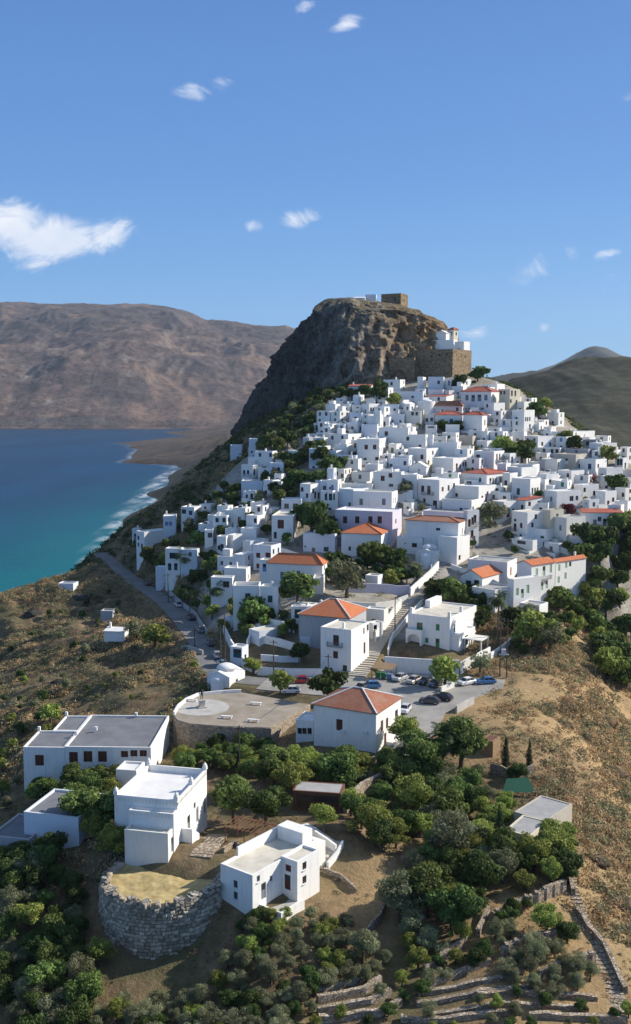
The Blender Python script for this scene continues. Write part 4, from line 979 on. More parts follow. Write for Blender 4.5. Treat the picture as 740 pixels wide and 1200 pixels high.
N 625 745 752 252 4.2 | fw=675:305:door:1.6:2.2 w=teal c=0 | one-storey white house with a dark doorway left of the long orange roof
N 320 395 590 432 3.6 | fw= rw= r=roofcream c=0 m=bluewash | wedge-shaped cream-topped terrace building with a diagonal shadow above the square
N 145 180 300 335 3.0 | fw= rw= r=roofgrey m=bluewash c=0 | low stepped terrace building at the roadside below the palm
N 185 270 312 548 4.2 | fw=235:575:door:2:2 r=roofcream m=bluewash w=teal c=0 | roadside garage block with a pale roof and dark gateway
L 385 480 530 88 5.6 | fw=453:130:shut:1.3:1.5,405:120:win:1.6:1.5,465:185:win w=navy c=1 r=roofwhite | white house with chimney and sunlit right wall above the coast road
L 255 345 352 152 5.4 | fw=280:208:shut,308:208:shut w=blue m=bluewash c=1 | blue-shadowed wing left of the chimney house above the coast road
L 60 118 292 268 7 | fw=75:360:shut,100:375:door,75:310:win rw= w=teal r=roofwhite c=0 a=46 | boxy house with a big blank sunlit wall, leftmost above the coast road
L 270 376 402 388 6.5 | fw=330:440:win:2.6:1.8,300:520:door,345:520:door w=teal c=0 | two-storey house with an open loggia by the road bend
L 380 500 508 395 5 | m=bluewash c=0 fw=450:430 | shaded rear wing of the loggia house by the road bend
L 200 282 290 522 3.4 | m=bluewash c=0 fw= | low shaded annex at the roadside in front of the loggia house
L 30 78 92 245 3.2 | c=1 m=bluewash | tiny shaded house at the far left above the sea
F 478 500 505 525 1 |skip| x
F 605 740 832 35 5.2 | fw=708:95:shut:1.2:1.6 w=brown c=0 r=roofwhite | large plain house with one brown window in the middle of the village
F 470 612 635 108 4.4 | fw=585:140,480:160 c=0 r=roofwhite m=bluewash | white house with a curved terrace wall below the diagonal shadow
F 28 145 198 182 4.2 | fw=90:215:shut:1.1:1.4,215:235 m=offwhite w=brown c=1 r=roofcream | cream-edged house with one brown window and small chimney, centre left
F 200 332 372 205 3.6 | fw=260:240 r=rust m=offwhite c=0 | low house with a rusty brown flat roof in the centre left
F 355 560 580 205 6.5 | fw=424:250:shut:1.3:1.7,480:228:shut:1.2:1.4,485:300:win:1.5:1 w=brown c=1 r=roofwhite | wide white house with two brown shuttered windows above the lilac house
F 560 672 690 226 6.5 | fw=623:295:shut:1.1:1.8,549:265:shut w=greyp c=0 | white house with a plant-covered window niche in the village centre
F 615 740 760 168 3.6 | t=gy tm=w rise=1.7 fw=685:190:win:.6:.9 rw= cat=chapel | small white chapel with a low pitched white roof in the village centre
F 105 212 322 330 5.4 | fw=185:440 c=0 m=bluewash r=roofwhite | shaded side block left of the two-windowed house above the lilac house
F 125 350 366 292 4 | fw= c=0 r=roofwhite m=offwhite | low pale upper-storey block behind the two-windowed house
F 210 490 532 350 6.4 | fw=268:420:shut:1.2:2.0,432:420:shut:1.2:2.0 rw=500:410:shut:.8:1.8,518:410:shut:.8:1.8 w=greyp c=0 r=roofcream | white house with two dark windows set wide apart, directly above the lilac house
F 80 495 562 492 8.4 | m=lilac fw=152:550:shut:1.3:2.1,240:550:shut:1.3:2.1,335:550:shut:1.3:2.1,402:550:shut:1.3:2.1 rw=520:560 w=brown c=0 r=roofwhite | large lilac-washed house with a row of four shuttered windows
F 530 640 648 335 3.2 | fw= c=0 m=bluewash | blank low block right of the two-windowed house above the lilac house
F 20 100 122 262 6 | fw=45:320:win:.8:.8,60:320:shut:.9:2 w=blue c=0 r=roofwhite | white house with dark creeper on its right corner, left of the lilac house
F 0 100 106 348 4 | fw=15:385:door:1.6:2,60:385:door:1.6:2 w=teal c=0 | shaded arcade house with two wide openings, left of the lilac house
F 0 20 26 268 5 | c=0 m=bluewash fw=10:320 | narrow shaded house at the left of the creeper-covered house
F 100 230 246 85 3.6 | fw= m=bluewash c=1 | plain shaded house with chimney below the long low brown-windowed house
F 645 690 700 230 4 | c=0 fw=670:260 | narrow white bay right of the plant-covered niche
G 0 155 302 262 7.4 | fw=35:325:shut:1.2:2,80:335:door:1.4:2.8,48:420:door:1:2.2,125:440:door:1.6:2.4 rw=180:328:shut,223:320:shut:1:1.8,262:300 bal=f:78:368:4.6 w=brown c=0 r=roofwhite | white house with a long balcony and a door below it, right of centre
G 105 255 365 105 5.4 | fw= rw=282:165:door,306:165:shut,330:150:shut,347:148:shut bal=r:295:205:2.6 w=brown c=0 r=roofwhite | white house with a blank front and brown windows and balcony on its sunny side
G 405 550 625 55 5.4 | fw=435:95:shut:1.4:1.6,435:143:shut:1.2:1.3 rw=572:95:door:1:2.2,592:95:door:1:2.2,570:145:win:.7:.8,600:145:win:.7:.8 bal=r:585:118:3 w=brown c=0 r=roofwhite | white house left of the dark tree with balcony and stacked brown windows
G 620 665 706 70 4.4 | fw=640:130 rw=682:115:door bal=f:645:110:1.8 c=0 | small white house with awning attached to the stacked-window house
G 310 498 650 218 5 | t=hip tm=r rise=1.1 fw=450:260 rw=525:272:door:1.1:2.2,545:270:shut:1.1:2,565:270:shut:1.1:2,598:260:shut:1.1:2 bal=r:565:300:3 w=greyp | long house under a pale red hipped roof with a balcony
G 645 750 860 172 4.4 | rw= fw=668:230:shut,706:222:shut w=greyp c=0 | long white extension right of the pale red hipped roof
G 335 437 442 262 3 | fw=370:283:win:1.6:1.4 c=0 | rooftop room with a wide window in front of the pale red roof
G 265 440 562 310 5.6 | fw=280:370:win:1:1.2 rw=495:390:door:1.1:2.6,467:392,505:360 w=red c=0 r=roofwhite | white house with a red door in its sunlit side
G 175 388 482 408 4.2 | fw=313:480,350:480:win:1.4:1 rw=400:470 r=roofcream c=0 w=teal | low house with a wide cream roof in front of the red-doored house
G 30 330 442 500 4.4 | m=lilac fw= rw=365:540:door,395:535:shut,415:530:shut w=brown r=roofgrey c=0 | house with a lilac parapet above the long red-roofed house
G 535 622 732 420 5 | fw= rw=655:500:door:1.5:2.8,690:485:shut:.9:1.3 w=red c=0 r=roofcream | white house with a tall crimson door behind the street tree
P 160 540 606 75 8.4 | t=hip tm=d rise=.9 fw=393:125:win:1.3:.8 rw=568:140:shut:1:2,612:80:shut w=greyp | large white block with a low old-red roof and one tiny high window
P 395 530 622 185 6.6 | fw= rw=550:330 c=0 r=roofwhite | blank white wing in front of the low old-red roof, beside the stepped street
P 585 606 690 -10 9 | fw= rw=613:80:shut:1:2.2,645:65:door:1:2.3,660:50:door:1:2.3,642:160:shut:1:2.2,655:190:shut bal=r:655:100:3,r:628:200:2,r:630:275:4 w=brown c=0 | tall narrow townhouse with stacked balconies facing the street
P 95 278 288 185 4.2 | fw=155:228:win:.4:.4,222:240:win:1.5:1.2 r=roofwhite c=1 w=brown | low white house left of the domed chapel
O 372 660 742 160 6 | t=hip tm=o rise=2.3 fw= rw=700:215 a=17 | white house with an orange hipped roof in front of the lilac house
O 372 655 664 208 4.4 | fw=440:265:win:1.4:1.3,555:262:win:1.1:1 r=roofwhite c=0 w=bluewash | flat-roofed wing along the front of the orange-hipped house
O 95 325 334 160 4.6 | m=bluewash fw=262:270:shut:1.5:1.4,110:250:win:.5:.5,170:275 w=teal c=1 r=roofwhite | deeply shaded blue-white house between the orange pyramid roof and lilac house
O 70 268 274 400 3 | m=offwhite fw= r=roofwhite c=0 | low white-roofed room right in front of the orange pyramid roof
O 165 240 246 480 3.4 | fw= c=0 m=offwhite | small upright shed with a lit edge beside the round tree
O 545 635 668 462 3.2 | fw= rw= r=roofcream c=0 cat=shed | small white garden shed behind the dry grass courtyard
Q 45 290 350 205 6.4 | rw=313:262:shut:1:2.2 fw= w=red r=roofgrey c=0 | flat-roofed house with a single reddish shutter on its bright narrow side
Q 0 134 265 302 5.2 | a=38 t=gy tm=o rise=1.9 fw=50:345:door:1.6:2.2,100:340:door:1.5:2 rw= w=teal | white house with a small orange gabled roof and two dark garden doors
Q 70 215 338 378 5 | fw=145:450:door:2:2.4,98:440:win:.4:.4 rw=275:420:shut:1:1.8,315:405:shut:1:1.8,240:440 w=teal r=roofgrey c=0 | grey flat-roofed house just above the tall palm tree
Q 318 330 440 312 6.5 | rw=353:390:shut:1:1.9,385:400:door:1:2.4,418:372:shut:1:2.2 fw= w=palegreen c=0 a=58 d=9.5 | white house with green doors under a balustraded roof terrace
Q 350 440 586 225 8.6 | a=52 t=gy tm=o rise=1.1 fw= rw=473:270:shut:1:2.2,518:260:door:1.1:2.6,560:245:shut:1:2.2,473:358:shut:1:1.3,508:355:door:1:2.2,537:345:door:1:2 bal=r:520:310:4.4 w=palegreen | long two-storey white house with an orange roof and iron balcony, lower right
Q 560 592 702 205 8 | a=52 t=gy tm=o rise=.8 fw= rw=612:240:shut:1:1.8,655:218:shut:1:1.6,610:315:shut:1:1.8,652:290:shut:1:1.8,680:190 w=palegreen d=13 | farther half of the long orange-roofed row with plain shuttered windows
Q 365 488 542 472 4.2 | fw=410:488:win:1.3:.7 r=roofgrey c=0 rw= | small grey-roofed annex below the balustraded terrace, beside the shrubs
Q 700 760 775 330 3.4 | m=offwhite fw=725:345:win:1.6:1.6 c=0 | weathered little house with an arched opening at the edge of the woods
R 10 150 200 125 4 | fw= c=0 r=roofwhite | low white roof just behind the left end of the long orange hipped roof
R 66 432 552 212 8 | a=22 t=hip tm=o rise=3.0 fw= rw= m=grey | big grey-plastered house with a large bright orange hipped roof
R 222 443 572 298 9.4 | a=27 fw=333:375:door:1.4:2.4,330:480:shut:1.2:1.6,398:580:win rw=535:305:shut:.7:1.4,563:280,540:430:shut:1:2.6 bal=f:330:418:3.6 w=brown r=roofcream c=1 | tall white cube house with an iron balcony beside the stepped street
R 545 680 712 152 5 | rw= fw=600:230:win:.6:.7,612:230:win:.6:.7 r=roofwhite c=0 m=offwhite w=teal | pale low house with twin small windows along the stepped street
R 578 600 640 250 4 | fw= rw=600:300:door,617:290:door c=0 w=cream | narrow street-side house with a cream gate behind the tall cube house
'''
for ln in VH.strip().splitlines():
    if 'skip' in ln: continue
    house(ln)

# ---------------------------------------------------------------- remaining small houses packed between the others
def fpoly(root, w, d, x0=0, y0=0):
    a = root.rotation_euler.z; ca, sa = math.cos(a), math.sin(a); o = root.location
    return [(o.x+u*ca-v*sa, o.y+u*sa+v*ca) for u, v in ((x0,y0),(w,y0),(w,d),(x0,d))]
_FP = [fpoly(r_, w, d, 0, -.4) for r_, w, d, *_ in HOUSES]
def _free(x, y, pad):
    X = np.array([x]); Y = np.array([y])
    for f in _FP:
        cx0 = sum(p[0] for p in f)/4; cy0 = sum(p[1] for p in f)/4
        if abs(cx0-x) > 16 or abs(cy0-y) > 16: continue
        if pip(f, X, Y)[0] or polydist(f, X, Y)[0][0] < pad: return False
    return True
ZN = [[(395,475),(560,452),(600,470),(742,540),(742,605),(655,655),(612,610),(560,600),(480,602),(400,560),(385,545),(370,520)], [(245,600),(345,600),(345,640),(300,680),(250,660)], [(285,560),(335,540),(330,575),(290,590)]]
ri = random.Random(9); KINDS = ['plain white house', 'small cubic house', 'low flat-roofed house', 'little white house', 'pale box house', 'simple whitewashed house']
NI = 0
for zi, zn in enumerate(ZN):
    for k in range(2600 if zi == 0 else (70 if zi == 1 else 200)):
        xs = [p[0] for p in zn]; ys = [p[1] for p in zn]; px, py = ri.uniform(min(xs), max(xs)), ri.uniform(min(ys), max(ys))
        if not pip(zn, np.array([px]), np.array([py]))[0]: continue
        p = hit(px, py)
        if p is None: continue
        w = ri.uniform(2.7, 5.6); d = ri.uniform(3.2, 5.0); H = ri.choice([2.8, 3.2, 3.6, 4.6, 5.4]); a = math.atan2(p[0], p[1]) + R(ri.uniform(16, 34))
        cs = [(p[0]-math.cos(a)*u+math.sin(a)*v, p[1]+math.sin(a)*u+math.cos(a)*v) for u in (0, w/2, w) for v in (0, d/2, d)]
        if not all(_free(x, y, .05) for x, y in cs): continue
        sc = F/(p[1]*cp-(p[2]-CZ)*sp)
        if polydist([(q[0],q[1]) for q in STEPS[::2]], np.array([p[0]]), np.array([p[1]]), False)[0][0] < 5: continue
        xl = proj(p[0]-math.cos(a)*w, p[1]+math.sin(a)*w, p[2])[0]; xr = proj(p[0]+math.sin(a)*d, p[1]+math.cos(a)*d, p[2])[0]; yt = proj(p[0], p[1], p[2]+H)[1]
        best = min(HOUSES, key=lambda h: abs((h[4]+h[6])/2-px)+abs(h[7]+8-py)); dx = px-(best[4]+best[6])/2; dy = py-12-best[7]
        core = best[0]['label']
        for cut in (',', ' below ', ' above ', ' beside ', ' behind ', ' right of', ' left of', ' under ', ' on the ', ' near ', ' in the ', ' at the ', ' among ', ' between ', ' beneath ', ' next ', ' in front', ' joined', ' inside '):
            core = core.split(cut)[0]
        core = ' '.join(core.split()[:8])
        if core.split()[-1] in ('with', 'a', 'the', 'of', 'and', 'one', 'two', 'its', 'large', 'small'): core = ' '.join(core.split()[:-1])
        dr_ = ('just right of' if dx > 0 else 'just left of') if abs(dx) > abs(dy) else ('just below' if dy > 0 else 'just above')
        lab = None
        for kd in ri.sample(KINDS, 6):
            L_ = '%s %s the %s' % (kd, dr_, core)
            if L_ not in LABELS and len(L_.split()) <= 16: lab = L_; break
        if lab is None: continue
        r_ = house('Z %.2f %.2f %.2f %.2f %.2f | H=1 a=%.1f d=%.2f terr=1 | %s' % (xl, px, max(xr, px+1.3), yt, H, math.degrees(a), d, lab))
        if r_ is None: continue
        r_['infill'] = 1; _FP.append(fpoly(r_, r_['_wdh'][0], r_['_wdh'][1], 0, -.3)); NI += 1
for h in HOUSES:
    if 'infill' in h[0]: del h[0]['infill']
print('infill', NI)
# ---------------------------------------------------------------- summit and fortress
FG = 'fortress and chapels on the summit'
def H_(spec, **k): return house(spec, **k)
H_("Z 484 531 553 409 15 | Y=446 name=fortress_bastion cat=fortress m=fortstone r=roofcream fw=497:418:win:.8:1.1,506:417:win:.8:1.1,515:416:win:.8:1.1,524:415:win:.8:1.1,500:430:win:.5:.8 rw=536:416:win:.7:1,541:417:win:.7:1,546:418:win:.7:1 w=brown c=0 terr=0 | tall brown stone bastion of the fortress with rows of small openings above the village", group=FG)
H_("Z 456 486 488 419 10 | Y=449 name=fortress_wall cat=fortress m=fortstone r=roofcream fw= rw= c=0 terr=0 | lower stone fortress wall left of the tall bastion", group=FG)
H_("Z 463 478 480 412 4.2 | Y=462 name=chapel cat=chapel fw=470:418 rw= c=0 terr=0 r=roofwhite | small white building behind the lower fortress wall", group=FG)
H_("Z 501 532 536 398 7 | Y=461 name=monastery_wing cat=monastery fw= rw= c=0 terr=0 r=roofwhite | long white monastery wing on top of the stone bastion", group=FG)
H_("Z 511 523 530 390 6 | Y=463 name=chapel cat=chapel t=gy tm=w rise=1.2 fw= rw= terr=0 | white chapel with pitched roof above the monastery wing", group=FG)
H_("Z 526 532 537 386 9 | Y=466 name=bell_tower cat=tower m=cream t=hip tm=r rise=1 fw=529:391 rw=535:391 c=0 terr=0 | small cream bell tower with reddish cap behind the bastion", group=FG)
H_("Z 533 544 551 400 9 | Y=457 name=monastery_house cat=monastery fw=538:410,541:418 rw=548:412,548:420 w=blue c=0 terr=0 r=roofwhite | white monastery house at the right end above the bastion", group=FG)
H_("Z 447 470 478.5 343.5 6.4 | Y=492 name=ruined_tower cat=ruin m=fortstone r=roofcream fw=463:350:win:1.2:2 rw=474:352:win:.8:1 w=teal c=0 terr=0 par=1.2 | square ruined stone keep standing alone on the rock summit", group=FG)
H_("Z 428 441 442 345 3 | Y=492 name=summit_chapel cat=chapel fw= rw= c=0 terr=0 r=roofwhite m=bluewash | small pale chapel left of the ruined keep on the summit", group=FG)
H_("Z 415 428 429 349 2.2 | Y=488 name=summit_hut cat=chapel t=gx tm=w rise=.7 fw= rw= terr=0 | tiny white gabled hut at the left end of the summit", group=FG)
H_("Z 505 512 514 382 5 | Y=474 name=chapel_apse cat=chapel fw= rw= c=0 terr=0 m=white r=roofwhite | narrow white chapel wall against the orange cliff", group=FG)
# ---------------------------------------------------------------- lower town, large houses
NG = 'large houses at the foot of the village'
mn = H_("Z 368 441 470 836 7.0 | t=hip tm=d rise=2.3 fw=398:850:shut:1.2:2.0 rw=448:851:shut:1:1.9,454:848:shut:1:1.9,452:866:shut:1:1.9,465:840:door:1.3:2.4 w=brown | big white mansion with faded red tiled hip roof standing by the parking square", group=NG)
w_, d_, h_ = mn['_wdh']
for x, z in ((w_*.45, 2.6), (w_*.8, 3.0)):
    b = MB().box(x, -.35, z, x+.8, 0, z+.6); b.build('air_conditioner', M['whitep'], mn)
MB().box(w_+.3, d_*.35, -.4, w_+2.2, d_*.9, .9).build('terrace', M['white_near'], mn)
H_("Z 347 367.5 369 845 3.7 | a=17 d=5 fw=351.5:857:win:.8:1.1,357:857:win:.8:1.1,363:857:win:.8:1.1 rw= w=brown c=0 r=roofwhite | low white annex with three small windows on the mansion's left side", group=NG)
fb = H_("Z 76 177 184 876 5.8 | a=2 d=17.5 fw=86:888:shut:1.5:1.9,103:887:shut:1.5:1.9,120:887:shut:1.5:1.9,146:884:shut:1.2:1.1,157:883:shut:1.2:1.1,168:883:shut:1.2:1.1 rw= w=brown r=roofdark c=0 | long flat-roofed white building with grey roof and square brown windows, lower left", group=NG)
w_, d_, h_ = fb['_wdh']
def sub_block(root, x0, y0, x1, y1, z1, mat, roofm, wins=(), wc='brown', foot=4):
    e = link('wing', None, root) if False else None
    mb = MB(); hs = [h[:4] for h in wins]
    wall_face(mb, (x0,y0), (1,0), (0,-1), x1-x0, -foot, z1, hs); wall_face(mb, (x1,y0), (0,1), (1,0), y1-y0, -foot, z1); wall_face(mb, (x1,y1), (-1,0), (0,1), x1-x0, -foot, z1); wall_face(mb, (x0,y1), (0,-1), (-1,0), y1-y0, -foot, z1)
    t = .28; o = [(x0,y0),(x1,y0),(x1,y1),(x0,y1)]; i_ = [(x0+t,y0+t),(x1-t,y0+t),(x1-t,y1-t),(x0+t,y1-t)]
    for k in range(4):
        j = (k+1) % 4; mb.quad((*o[k],z1), (*o[j],z1), (*i_[j],z1), (*i_[k],z1)); mb.quad((*i_[k],z1), (*i_[j],z1), (*i_[j],z1-.32), (*i_[k],z1-.32))
    ob = mb.build('wing', M[mat], root)
    MB().box(x0+.17, y0+.17, z1-.5, x1-.17, y1-.17, z1-.3).build('roof', M[roofm], ob)
    for h in wins: put_window(ob, (x0,y0), (1,0), (0,-1), (h[0]+h[1])/2, h[2], h[1]-h[0], h[3]-h[2], h[4] if len(h) > 4 else 'win', wc)
    return ob
sub_block(fb, -7.1, -.12, -.01, 8.6, h_-.12, 'white_near', 'roofdark', [(2.0, 3.5, h_-3.4, h_-1.5, 'shut')])
sub_block(fb, -4.6, 8.7, -.01, 17.2, h_-.1, 'white_near', 'roofdark')
for x, y in ((-6.9, 8.2), (-4.4, 16.9), (.3, 6), (8.6, 17.0), (3.2, 8.5)): MB().box(x-.2, y-.2, h_, x+.25, y+.25, h_+.7).build('roof_post', M['white_near'], fb)
ph = H_("Z 134 208 252 938 6.3 | a=13 d=12 fw= rw=221:972:door:1.2:2.4,231:960:shut:1:2.2,240:950:shut:1:2.2,228:945:win:.8:.9 w=greyp c=0 r=roofwhite par=.9 | large white house with balustraded flat roof and corner finials above the round tower", group=NG)
w_, d_, h_ = ph['_wdh']
for k, (x, y) in enumerate([(.2,.2),(w_-.2,.2),(w_-.2,d_-.2),(.2,d_-.2),(w_-.2,d_*.5)]):
    b = MB().box(x-.3, y-.3, h_, x+.3, y+.3, h_+.55); b.lathe(x, y, [(.22,h_+.55),(.3,h_+.75),(.12,h_+.95),(0.01,h_+1.15)], 8); b.build('finial', M['white_near'], ph)
b = MB()
for i in range(int(w_/.5)): b.box(.5+i*.5, -.07, h_-.75, .75+i*.5, -.003, h_-.25)
for i in range(int(d_/.5)-1): b.box(w_+.003, .5+i*.5, h_-.75, w_+.07, .75+i*.5, h_-.25)
b.build('balustrade', M['offwhite'], ph)
wg = sub_block(ph, w_*.3, -1.5, w_+.02, -.01, h_-1.3, 'white_near', 'roofwhite')
b = MB()
for i in range(int(w_*.66/.5)): b.box(w_*.32+i*.5, -1.57, h_-1.95, w_*.32+.25+i*.5, -1.503, h_-1.5)
b.build('balustrade', M['offwhite'], ph)
b = MB()
for i in range(9): b.box(w_+.02, 1.2+i*.32, -1.5, w_+1.6, 1.52+i*.32, 1.9-i*.22)
b.build('steps', M['white_near'], ph)
ax = H_("Z 146 197 206 977 4.0 | a=13 d=4 m=offwhite fw= rw=202:990:door:.9:2 w=greyp r=roofcream c=0 | plain weathered annex in front of the balustraded house, behind the round tower", group=NG)
H_("Z 136 160 162 903 4.6 | a=10 d=4 fw= rw= c=0 r=roofwhite | narrow low white wing at the back left of the balustraded house", group=NG)
wh = H_("Z 258.6 296 326 1026 5.6 | a=38 d=13 fw=276:1037:win:.7:1,276:1051:win:.7:1 rw=303:1030:win:.6:.8,309:1045:door:.9:2.1,318:1030:win:.5:.7 w=greyp c=0 r=roofcream | white cube house with tiny windows on the slope right of the round tower", group=NG)
w_, d_, h_ = wh['_wdh']
MB().box(.0, 3, h_+.001, .3, d_, h_+1.1).build('parapet', M['white_near'], wh)
MB().box(w_*.1, d_-2.5, h_-.28, w_*.9, d_-.4, h_+1.6).build('stair_room', M['white_near'], wh)
MB().box(w_*.1, d_+.01, -3, w_*.98, d_+1.9, h_-.8).build('wing', M['white_near'], wh)
w2 = H_("Z 329 348.5 366.5 1010 5.6 | a=38 d=4.6 fw=338:1018:shut:.9:.9,337:1035:door:1:2 rw=357:1015:win:.8:1,357:1032:win:.8:1 w=brown c=0 r=roofcream | small white wing with arched windows at the right end of the cube house", group=NG)
w_, d_, h_ = w2['_wdh']
b = MB(); b.box(-2.4, -4.6, -3.5, w_+1.2, -.02, .3); b.box(-2.4, -4.6, .3, w_+1.2, -4.35, 1.1); b.box(w_+.95, -4.35, .3, w_+1.2, -.02, 1.1); b.build('terrace', M['white_near'], w2)
MB().box(-2.1, -4.33, .302, w_+.93, -.03, .33).build('terrace_floor', M['concrete'], w2)
gh = H_("S 150 410 574 180 7.6 | H=1 a=30 fw=223:243:door:1.5:2.5,335:240:shut:.9:1.5,335:342:door:1:2.4,268:322:shut:.8:1.2 rw=440:245:win:.8:1.6,480:235:win:.4:.5 w=green r=roofcream c=0 | white house with bright green door and shutters above the parking wall", group=NG)
w_, d_, h_ = gh['_wdh']
b = MB(); b.box(.2, -1.6, 3.3, 4.2, -.01, 3.5); b.box(.2, -1.6, 3.5, 4.2, -1.45, 4.3); b.box(.2, -1.45, 3.5, .35, -.01, 4.3); b.box(4.05, -1.45, 3.5, 4.2, -.01, 4.3)
for x in (.2, 3.75): b.box(x, -1.6, -1, x+.45, -.01, 3.3)
for i in range(8):
    t0, t1 = math.pi*i/8, math.pi*(i+1)/8; xa, xb = 2.2-1.55*math.cos(t0), 2.2-1.55*math.cos(t1); za = 2.1+1.1*min(math.sin(t0), math.sin(t1)); b.box(xa, -1.58, za, xb, -1.3, 3.31)
b.build('porch', M['white_near'], gh)
for x, y, z in ((.6, .6, h_), (w_-.3, .3, h_), (w_-.3, d_*.45, h_)): MB().box(x-.3, y-.3, z, x+.3, y+.3, z+1.3).build('chimney', M['white_near'], gh)
MB().box(.3, d_*.55, h_-.3, 1.6, d_-.4, h_+1.5).build('stair_room', M['white_near'], gh)
g2 = H_("S 404 467 566 286 4.0 | a=30 fw= rw=512:320:door:2.2:2.4 w=teal c=0 r=roofwhite | low wing with a wide arch on the sunny side of the green-shuttered house", group=NG)
w_, d_, h_ = g2['_wdh']
b = MB(); b.box(w_+.1, 2.2, 2.6, w_+4.6, 7.2, 2.78)
for x in (w_+.4, w_+4.3):
    for y in (2.5, 6.9): b.box(x-.15, y-.15, -1, x+.15, y+.15, 2.6)
b.build('carport', M['offwhite'], g2)
H_("Z 603 641 671 962 3.4 | a=40 fw= rw= m=beige r=roofgrey c=0 par=.12 | low house with a broad pale grey flat roof among trees, lower right", group=NG)
H_("Z 592 622 642 980 3.2 | a=34 fw= rw=632:988:win:1.2:1 m=cream r=roofgrey c=0 par=.12 w=brown | smaller grey-roofed wing in front of the broad grey flat roof", group=NG)
H_("Z 28 92 99 958 4.2 | a=14 d=9 fw= rw= r=roofdark m=bluewash c=0 | shadowed house with a slate-blue flat roof at the lower left edge", group=NG)
H_("Z -12 34 40 984 3.6 | a=14 d=8 fw= rw= r=roofdark m=grey c=0 | lowest shadowed shed roof at the left edge, in front of the slate-blue roof", group=NG)
H_("Z 565 578 583 869 2.8 | fw= rw= m=wood r=rust c=0 name=wooden_hut cat=hut par=.05 | little wooden garden hut beside the cypress trees", group='garden sheds')
sh = H_("Z 343 400 404 930 2.9 | a=10 d=4 fw=360:940:door:3.2:2.2,385:940:door:3.2:2.2 rw= m=rust r=roofgrey w=darkwood c=0 name=open_shed cat=shed par=.05 | open rust-red shed with a grey roof beside the long stone wall", group='garden sheds')
H_("Z 122 146 152 740 2.6 | d=3 t=lean tm=w rise=.4 fw= rw= c=0 m=white name=hillside_hut cat=hut | small white hut alone on the shadowed left slope", group='huts on the left slope')
H_("Z 68 86 92 684 2.6 | fw= rw= c=0 m=bluewash name=hillside_hut cat=hut | little pale hut on the ridge above the sea at far left", group='huts on the left slope')
H_("Z 118 132 134 716 2.2 | fw= rw= c=0 m=grey r=roofgrey name=hillside_hut cat=hut | tiny grey hut between the ridge and the white hillside hut", group='huts on the left slope')
# domed chapel in the village and chapel by the square
def chapel(px, py, w, d, h, a, label, dome=True):
    x, y, z = hit(px, py); r = empty('chapel', (x, y, z), -a, label, 'chapel')
    g = MB(); hs = [(w*.4, w*.4+.8, .0, 1.9)]
    wall_face(g, (0,0), (1,0), (0,-1), w, -3, h); wall_face(g, (w,0), (0,1), (1,0), d, -3, h, [(d*.4, d*.4+.9, .05, 2.1)]); wall_face(g, (w,d), (-1,0), (0,1), w, -3, h); wall_face(g, (0,d), (0,-1), (-1,0), d, -3, h)
    g.tri((0,0,h), (w,0,h), (w/2,0,h+.9)); g.tri((w,d,h), (0,d,h), (w/2,d,h+.9))
    g.build('wall', M['white_near'], r); put_window(r, (w,0), (0,1), (1,0), d*.4+.45, .05, .9, 2.05, 'door', 'green')
    g = MB(); g.quad((w+.08,-.08,h-.02),(w+.08,d+.08,h-.02),(w/2,d+.08,h+.95),(w/2,-.08,h+.95)); g.quad((-.08,d+.08,h-.02),(-.08,-.08,h-.02),(w/2,-.08,h+.95),(w/2,d+.08,h+.95)); rf = g.build('roof', M['roofwhite'], r)
    MB().lathe(w*.5, -.0, [(w*.28,-3),(w*.28,h*.75),(w*.22,h*.9),(.02,h)], 16).build('apse', M['white_near'], r, True)
    if dome:
        R_ = min(w, d)*.34; MB().lathe(w/2, d/2, [(R_,h*.8),(R_,h+.95)]+[(R_*1.08*math.cos(t), h+.95+R_*.55*math.sin(t)) for t in [i*math.pi/14 for i in range(7)]]+[(.02, h+.95+R_*.56)], 20).build('dome', M['roofwhite'], r, True)
    return r
chapel(243, 807, 5.6, 6.2, 3.2, R(28), 'small whitewashed chapel with a low flat dome beside the terrace square')
chapel(487, 664, 6.0, 6.5, 4.2, R(24), 'domed white chapel amid garden trees beside the stepped street')
def drum(px, yt, H, r, label):
    x, y, z = hit(px, yt, H); ro = empty('round_building', (x, y, z-H), 0, label, 'chapel')
    MB().lathe(0, 0, [(r,-5),(r,H),(r-.25,H),(r-.25,H-.3),(.02,H-.3)], 24).build('wall', M['white'], ro, False)
    MB().lathe(0, 0, [(r*.7*math.cos(t), H-.28+r*.3*math.sin(t)) for t in [i*math.pi/14 for i in range(7)]]+[(.02,H-.28+r*.3)], 20).build('dome', M['roofwhite'], ro, True)
drum(500, 470, 5, 3.4, 'rounded white apse tower left of the old red hipped roof')
